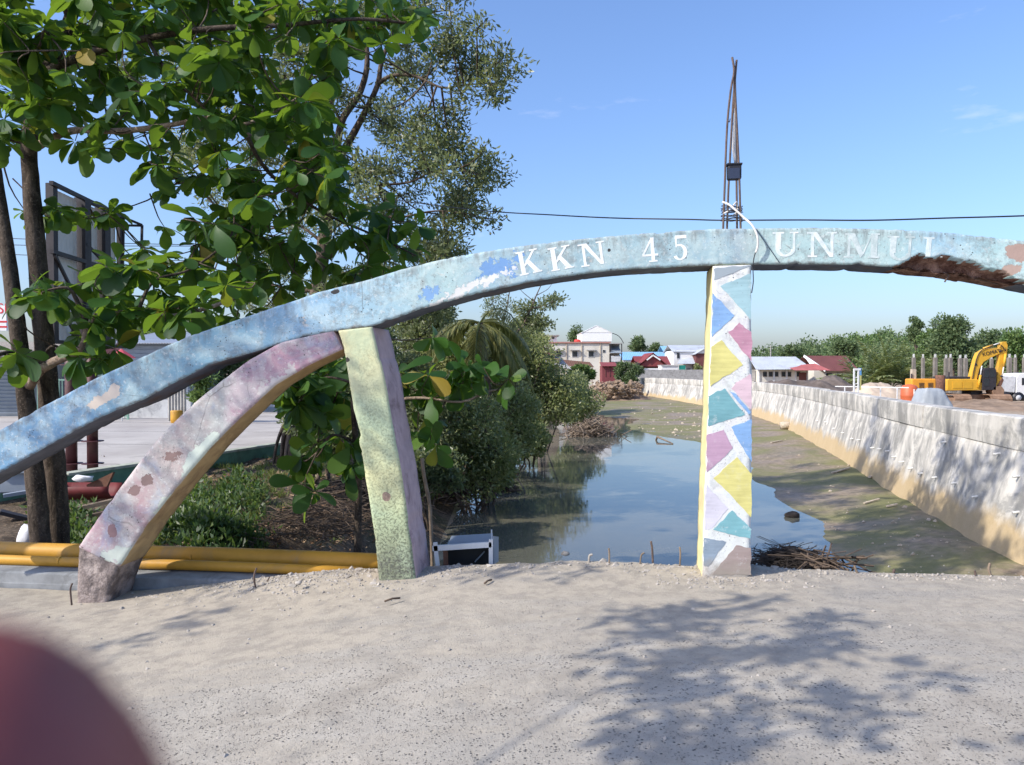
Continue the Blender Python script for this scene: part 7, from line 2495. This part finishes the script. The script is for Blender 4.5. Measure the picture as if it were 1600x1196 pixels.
t = thing('tarpaulin_cover', 'grey tarpaulin draped over goods just behind the wall', 'tarpaulin', (X(1467, Y), Y, -1))
V = []; F = []
nx, ny_ = 26, 16
for j in range(ny_ + 1):
    for i in range(nx + 1):
        u, v = i / nx, j / ny_
        x = lerp(X(1438, Y), X(1496, Y), u); yy = Y - .2 + v * 1.5
        e = min(1, min(u, 1 - u) * 5.5) ; e2 = min(1, min(v, 1 - v) * 6)
        prof = interp([(0, .82), (.12, 1.0), (.25, 1.0), (.62, .98), (.78, .72), (1, .3)], u)
        z = -1.0 + (Z(607, Y) + 1.0) * prof * (e * e2) ** .35 if e * e2 > 0 else -1.0
        z += .05 * fbm(x * 2.5, yy * 2.5, z, 3) * (e * e2)
        V.append((x, yy - .1 * fbm(x * 3, z * 2, 1, 3), z))
for j in range(ny_):
    for i in range(nx):
        a = j * (nx + 1) + i
        F.append((a, a + 1, a + nx + 2, a + nx + 1))
build('cover', V, F, M['tarp'], t, True)
Y = 38
t = thing('upright_frame', 'white upright frame with blue and yellow edges on the wall', 'frame', (X(1340, Y), Y, -1))
for px, mt in ((1334.5, 'white'), (1341, 'white')):
    MB().beam((X(px, Y), Y, -1), (X(px, Y), Y, Z(577, Y)), .07).build('stile', M[mt], t)
MB().box((X(1339, Y), Y, Z(577.5, Y)), (.33, .08, .1)).build('head', M['white'], t)
for py in (590, 600):
    MB().box((X(1338, Y), Y, Z(py, Y)), (.22, .04, .04)).build('crossbar', M['white'], t)
MB().box((X(1344, Y), Y + .02, Z(581, Y)), (.12, .06, .36)).build('blue_edge', plain('blue_plastic', (.15, .36, .62), .5, .3, .1, 3, 0), t)
MB().box((X(1344.7, Y), Y + .03, Z(598, Y)), (.07, .06, .75)).build('yellow_edge', M['p_yellow'], t)
t = thing('white_rail', 'thin white rail on short posts behind the wall top', 'rail', (X(1360, 40), 40, -1))
MB().beam((X(1305, 44), 44, Z(604, 44)), (X(1420, 42), 42, Z(606, 42)), .05).build('rail_bar', M['white'], t)
for px in (1320, 1376, 1402):
    MB().beam((X(px, 43), 43.0, -1), (X(px, 43), 43.0, Z(605, 43)), .05).build('post', M['white'], t)
# blue tub and odds
Y = 42
t = thing('blue_tub', 'small blue tub between the orange tank and tarpaulin', 'tub', (X(1439, Y), Y, -1))
MB().tube([(X(1439, Y), Y, -1), (X(1439, Y), Y, Z(613, Y))], [.16, .2], 14).build('tub_body', plain('dark_blue_plastic', (.06, .12, .22), .5, .3, .1, 3, 0), t, True)

# soil and sand heaps
def heap(name, label, px0, px1, ytop, Y, depth, mat, rough=.5, kindseed=0):
    x0, x1 = X(px0, Y), X(px1, Y)
    zt2 = Z(ytop, Y)
    nx, nn = 46, 14
    V = []; F = []
    for j in range(nn + 1):
        for i in range(nx + 1):
            u, v = i / nx, j / nn
            e = (math.sin(math.pi * u) ** .55) * (math.sin(math.pi * v) ** .8)
            x = lerp(x0, x1, u); y = Y + (v - .3) * depth
            h = (zt2 + 1.0) * e * (1 + rough * fbm(x * .45 + kindseed, y * .45, 2, 5))
            V.append((x, y, -1.08 + h + .12 * rough * fbm(x * 2, y * 2, 5, 4) * e))
    for j in range(nn):
        for i in range(nx):
            a = j * (nx + 1) + i
            F.append((a, a + 1, a + nx + 2, a + nx + 1))
    tag(build(name, V, F, mat, origin=(x0, Y, -1), smooth=True), label, 'heap', 'heaps in the yard')
heap('soil_heap', 'long dark soil heap in front of the zinc roofed house', 1175, 1345, 594, 80, 10, M['soil_heap'], .45, 3)
heap('soil_heap', 'dark soil heap left of the nipah palms', 1258, 1350, 589, 84, 8, M['soil_heap'], .35, 9)
heap('sand_heap', 'pale sand heap behind the white rail', 1338, 1430, 600, 62, 8, M['sand_heap'], .35, 15)
heap('soil_heap', 'brown soil mound under the excavator tracks', 1478, 1660, 626, 52, 10, M['clod'], .5, 21)
heap('soil_heap', 'small grey soil heap at the far left of the wall', 1085, 1180, 590, 96, 6, M['soil_heap'], .4, 30)
# ------------------------------------------------------------------ small things at the road edge
t = thing('white_frame_tray', 'white metal frame with grey blue tray at the road edge', 'tray', at_y(726, 880, 6.9))
Yf = 6.62
def q3(px, py, y): return at_y(px, py, y)
MB().beam(q3(676, 857, Yf), q3(768, 851, Yf), .03, .045).build('front_bar', M['white'], t)
MB().beam(q3(680, 848, Yf), q3(684, 884, Yf), .035, .03).build('leg', M['white'], t)
MB().beam(q3(767, 843, Yf), q3(767, 882, Yf), .035, .03).build('leg', M['white'], t)
MB().prism([q3(700, 850, Yf + .35), q3(770, 846, Yf + .35), q3(770, 834, Yf + .42), q3(705, 838, Yf + .42)], Vector((0, .012, 0))).build('back_panel', M['panel_blue'], t)
MB().prism([q3(769, 838, Yf + .05), q3(777, 839, Yf + .3), q3(777, 878, Yf + .3), q3(770, 882, Yf + .05)], Vector((.012, 0, 0))).build('side_panel', M['panel_blue'], t)
MB().prism([q3(690, 858, Yf + .02), q3(765, 853, Yf + .02), q3(770, 846, Yf + .35), q3(700, 850, Yf + .35)], Vector((0, 0, -.012))).build('tray_floor', M['panel_blue'], t)
MB().beam(q3(696, 858, Yf + .03), q3(697, 886, Yf + .03), .04, .04).build('post', M['rust'], t)
MB().beam(q3(768, 828, Yf + .36), q3(769, 850, Yf + .36), .012, .012).build('stay', M['white'], t)
MB().prism([q3(700, 860, Yf + .25), q3(764, 857, Yf + .25), q3(764, 888, Yf + .25), q3(700, 890, Yf + .25)], Vector((0, .012, 0))).build('dark_opening', M['black'], t)  # black sheet standing in for the dark opening under the tray
MB().beam(q3(742, 878, Yf + .2), q3(757, 862, Yf + .2), .02, .01).build('strip', M['panel_blue'], t)
# leaning pole beside the leg
p = [q3(677, 848, 6.95), q3(672, 800, 6.98), q3(664, 752, 7.0), q3(659, 716, 7.02)]
p[0].z -= .5
o = MB().tube(smooth_curve(p, 4), [.017] * 13, 7, jit=.12).build('wooden_pole', M['wood'], None, True, origin=p[0])
tag(o, 'thin grey wooden pole leaning upright beside the leaning leg', 'pole')
# bent reinforcing bars poking from the road edge
for pts, r, lab, mt in [([(1020, 870), (1019, 858), (1017, 846)], .009, 'upright rusty bar stub left of the painted post', 'rebar'),
                        ([(952, 872), (952, 864), (951, 857)], .008, 'short pale stub at the broken road edge, leftmost', 'wood'),
                        ([(1062, 878), (1063, 866), (1062, 855)], .007, 'pale stub standing close to the painted post', 'wood'),
                        ([(1000, 874), (1002, 868), (1007, 864)], .007, 'low bent pale stub between the upright stubs', 'wood'),
                        ([(920, 874), (921, 869), (926, 867)], .010, 'tiny stub of concrete iron left of the row', 'stone'),
                        ([(401, 920), (397, 902), (401, 888)], .008, 'bent rusty bar standing in the gravel by the thin pipe', 'rebar'),
                        ([(421, 902), (418, 912), (430, 914)], .006, 'small curled wire on the gravel mound', 'rebar'),
                        ([(112, 936), (110, 922), (113, 912)], .007, 'thin rusty wire beside the strut foot', 'rebar'),
                        ([(1398, 890), (1396, 895), (1393, 902)], .010, 'short rusty stub at the edge right of the twig heap', 'rebar'),
                        ([(1393, 900), (1405, 903), (1425, 901)], .010, 'flat lying rusty bar right of the twig heap', 'rebar'),
                        ([(1525, 905), (1524, 897), (1523, 892)], .008, 'stubby bar at the edge near the wall', 'rebar'),
                        ([(1556, 908), (1549, 902), (1545, 890), (1547, 880)], .010, 'curved pale bar at the edge nearest the wall', 'wood'),
                        ([(1345, 895), (1338, 892), (1335, 884)], .010, 'leaning twig at the edge between twig heap and stubs', 'wood'),
                        ([(1500, 905), (1512, 906), (1530, 902)], .008, 'low stick lying along the edge near the wall', 'wood')]:
    P = []
    for px, py in pts:
        g = at_z(px, max(y for _, y in pts), road_z(0, 0) if px > 600 else -.22)
        P.append(at_y(px, py, min(g.y, road_edge(g.x) - .03)))
    lo = min(range(len(P)), key=lambda i: P[i].z)
    P[lo].z -= .05
    o = MB().tube(smooth_curve(P, 4), r, 6).build('bar_stub', M[mt], None, True, origin=P[0])
    tag(o, lab, 'stub', 'stubs along the road edge')
# twigs and stones on the road
for (x0, y0, x1, y1, lab) in [(757, 912, 768, 906, 'small dark stick on the road near the tray'), (601, 929, 625, 924, 'thin brown stick below the leaning leg')]:
    a, b = at_z(x0, y0, road_z(0, 5.6) + .01), at_z(x1, y1, road_z(0, 5.6) + .012)
    if x0 < 700: a.z -= .05; b.z -= .05
    tag(MB().tube([a, (a + b) / 2 + Vector((0, 0, .008)), b], .008, 5).build('stick', M['twig'], None, True, origin=a), lab, 'stick')
for i, (px, py, r, lab) in enumerate([(467, 913, .03, 'dark stone on the gravel between strut and leg'), (884, 868, .035, 'pale crumb at the road edge by the water')]):
    c = at_z(px, py, road_z(-1.6, 6.4) if i == 0 else .01)
    v, f = blob((c.x, c.y, c.z + r * .4), (r, r * .8, r * .6), 2, .5, 1.8, i * 7.0)
    tag(build('stone', v, f, M['stone'], origin=c, smooth=True), lab, 'stone')

# ------------------------------------------------------------------ fingertip over the corner of the lens
def finger_hand():
    k = Mat('skin', .55, .35)
    a = k.noise(180, 4, .6)
    k.color(k.mix(k.ramp(a, [(.35, 0), (.65, 1)]), (.21, .05, .045), (.27, .07, .06)))  # dark skin tone carries the shade of the phone, which is not built
    k.b.inputs['Subsurface Weight'].default_value = .25
    k.b.inputs['Subsurface Radius'].default_value = (.008, .003, .002)
    k.b.inputs['Subsurface Scale'].default_value = .5
    k.bump(a, .25, .0006)
    verts = []; edges = []; rad = []
    def chain(pts, start=None):
        prev = start
        for p, r in pts:
            verts.append(Vector(p)); rad.append(r)
            i = len(verts) - 1
            if prev is not None: edges.append((prev, i))
            prev = i
        return prev
    e = Vector((0, 0, EYE))
    def c(px, py, d):
        r = ray(px, py).normalized()
        return e + r * d
    tip = c(300, 1250, .050)
    j1 = tip + Vector((-.020, -.004, -.008)); j2 = j1 + Vector((-.026, -.014, -.008)); kn = j2 + Vector((-.030, -.030, -.010))
    palm = kn + Vector((-.022, -.035, -.030)); wrist = palm + Vector((-.02, -.06, -.045))
    chain([(palm, .026), (wrist, .026), (wrist + Vector((-.03, -.10, -.08)), .034)])
    chain([(kn, .0165), (j2, .0165), (j1, .0175), (tip, .0165)], 0)
    for q, (dx, dz, l) in enumerate([(-.004, -.020, 1.05), (-.010, -.038, .98), (-.016, -.054, .8)]):
        b = palm + Vector((.014 + dx, .030, dz + .006))
        chain([(b, .0110), (b + Vector((.016, .026, -.006)) * l, .0092), (b + Vector((.034, .014, -.012)) * l, .0082), (b + Vector((.036, -.006, -.014)) * l, .0068)], 0)
    chain([(palm + Vector((.018, -.016, .016)), .0135), (palm + Vector((.042, -.012, .026)), .0105), (palm + Vector((.060, -.002, .024)), .0085)], 0)
    me = bpy.data.meshes.new('hand')
    me.from_pydata([tuple(v - palm) for v in verts], edges, [])
    me.materials.append(k.m)
    o = link_mesh('hand', me)
    o.location = palm
    sk = o.modifiers.new('skin', 'SKIN')
    sk.use_smooth_shade = True
    for i, r in enumerate(rad):
        me.skin_vertices[0].data[i].radius = (r, r)
    me.skin_vertices[0].data[0].use_root = True
    sb_ = o.modifiers.new('sub', 'SUBSURF'); sb_.levels = 2; sb_.render_levels = 2
    tag(o, 'out of focus reddish fingertip covering the lower left corner', 'hand')
bpy.context.view_layer.update()
try:
    finger_hand()
except Exception as exc:
    import traceback; traceback.print_exc()

# every countable thing is marked as such, whatever its name suggests
for o in list(bpy.data.objects):
    if o.parent is None and o.get("category") and not o.get("kind"):
        o["kind"] = "thing"
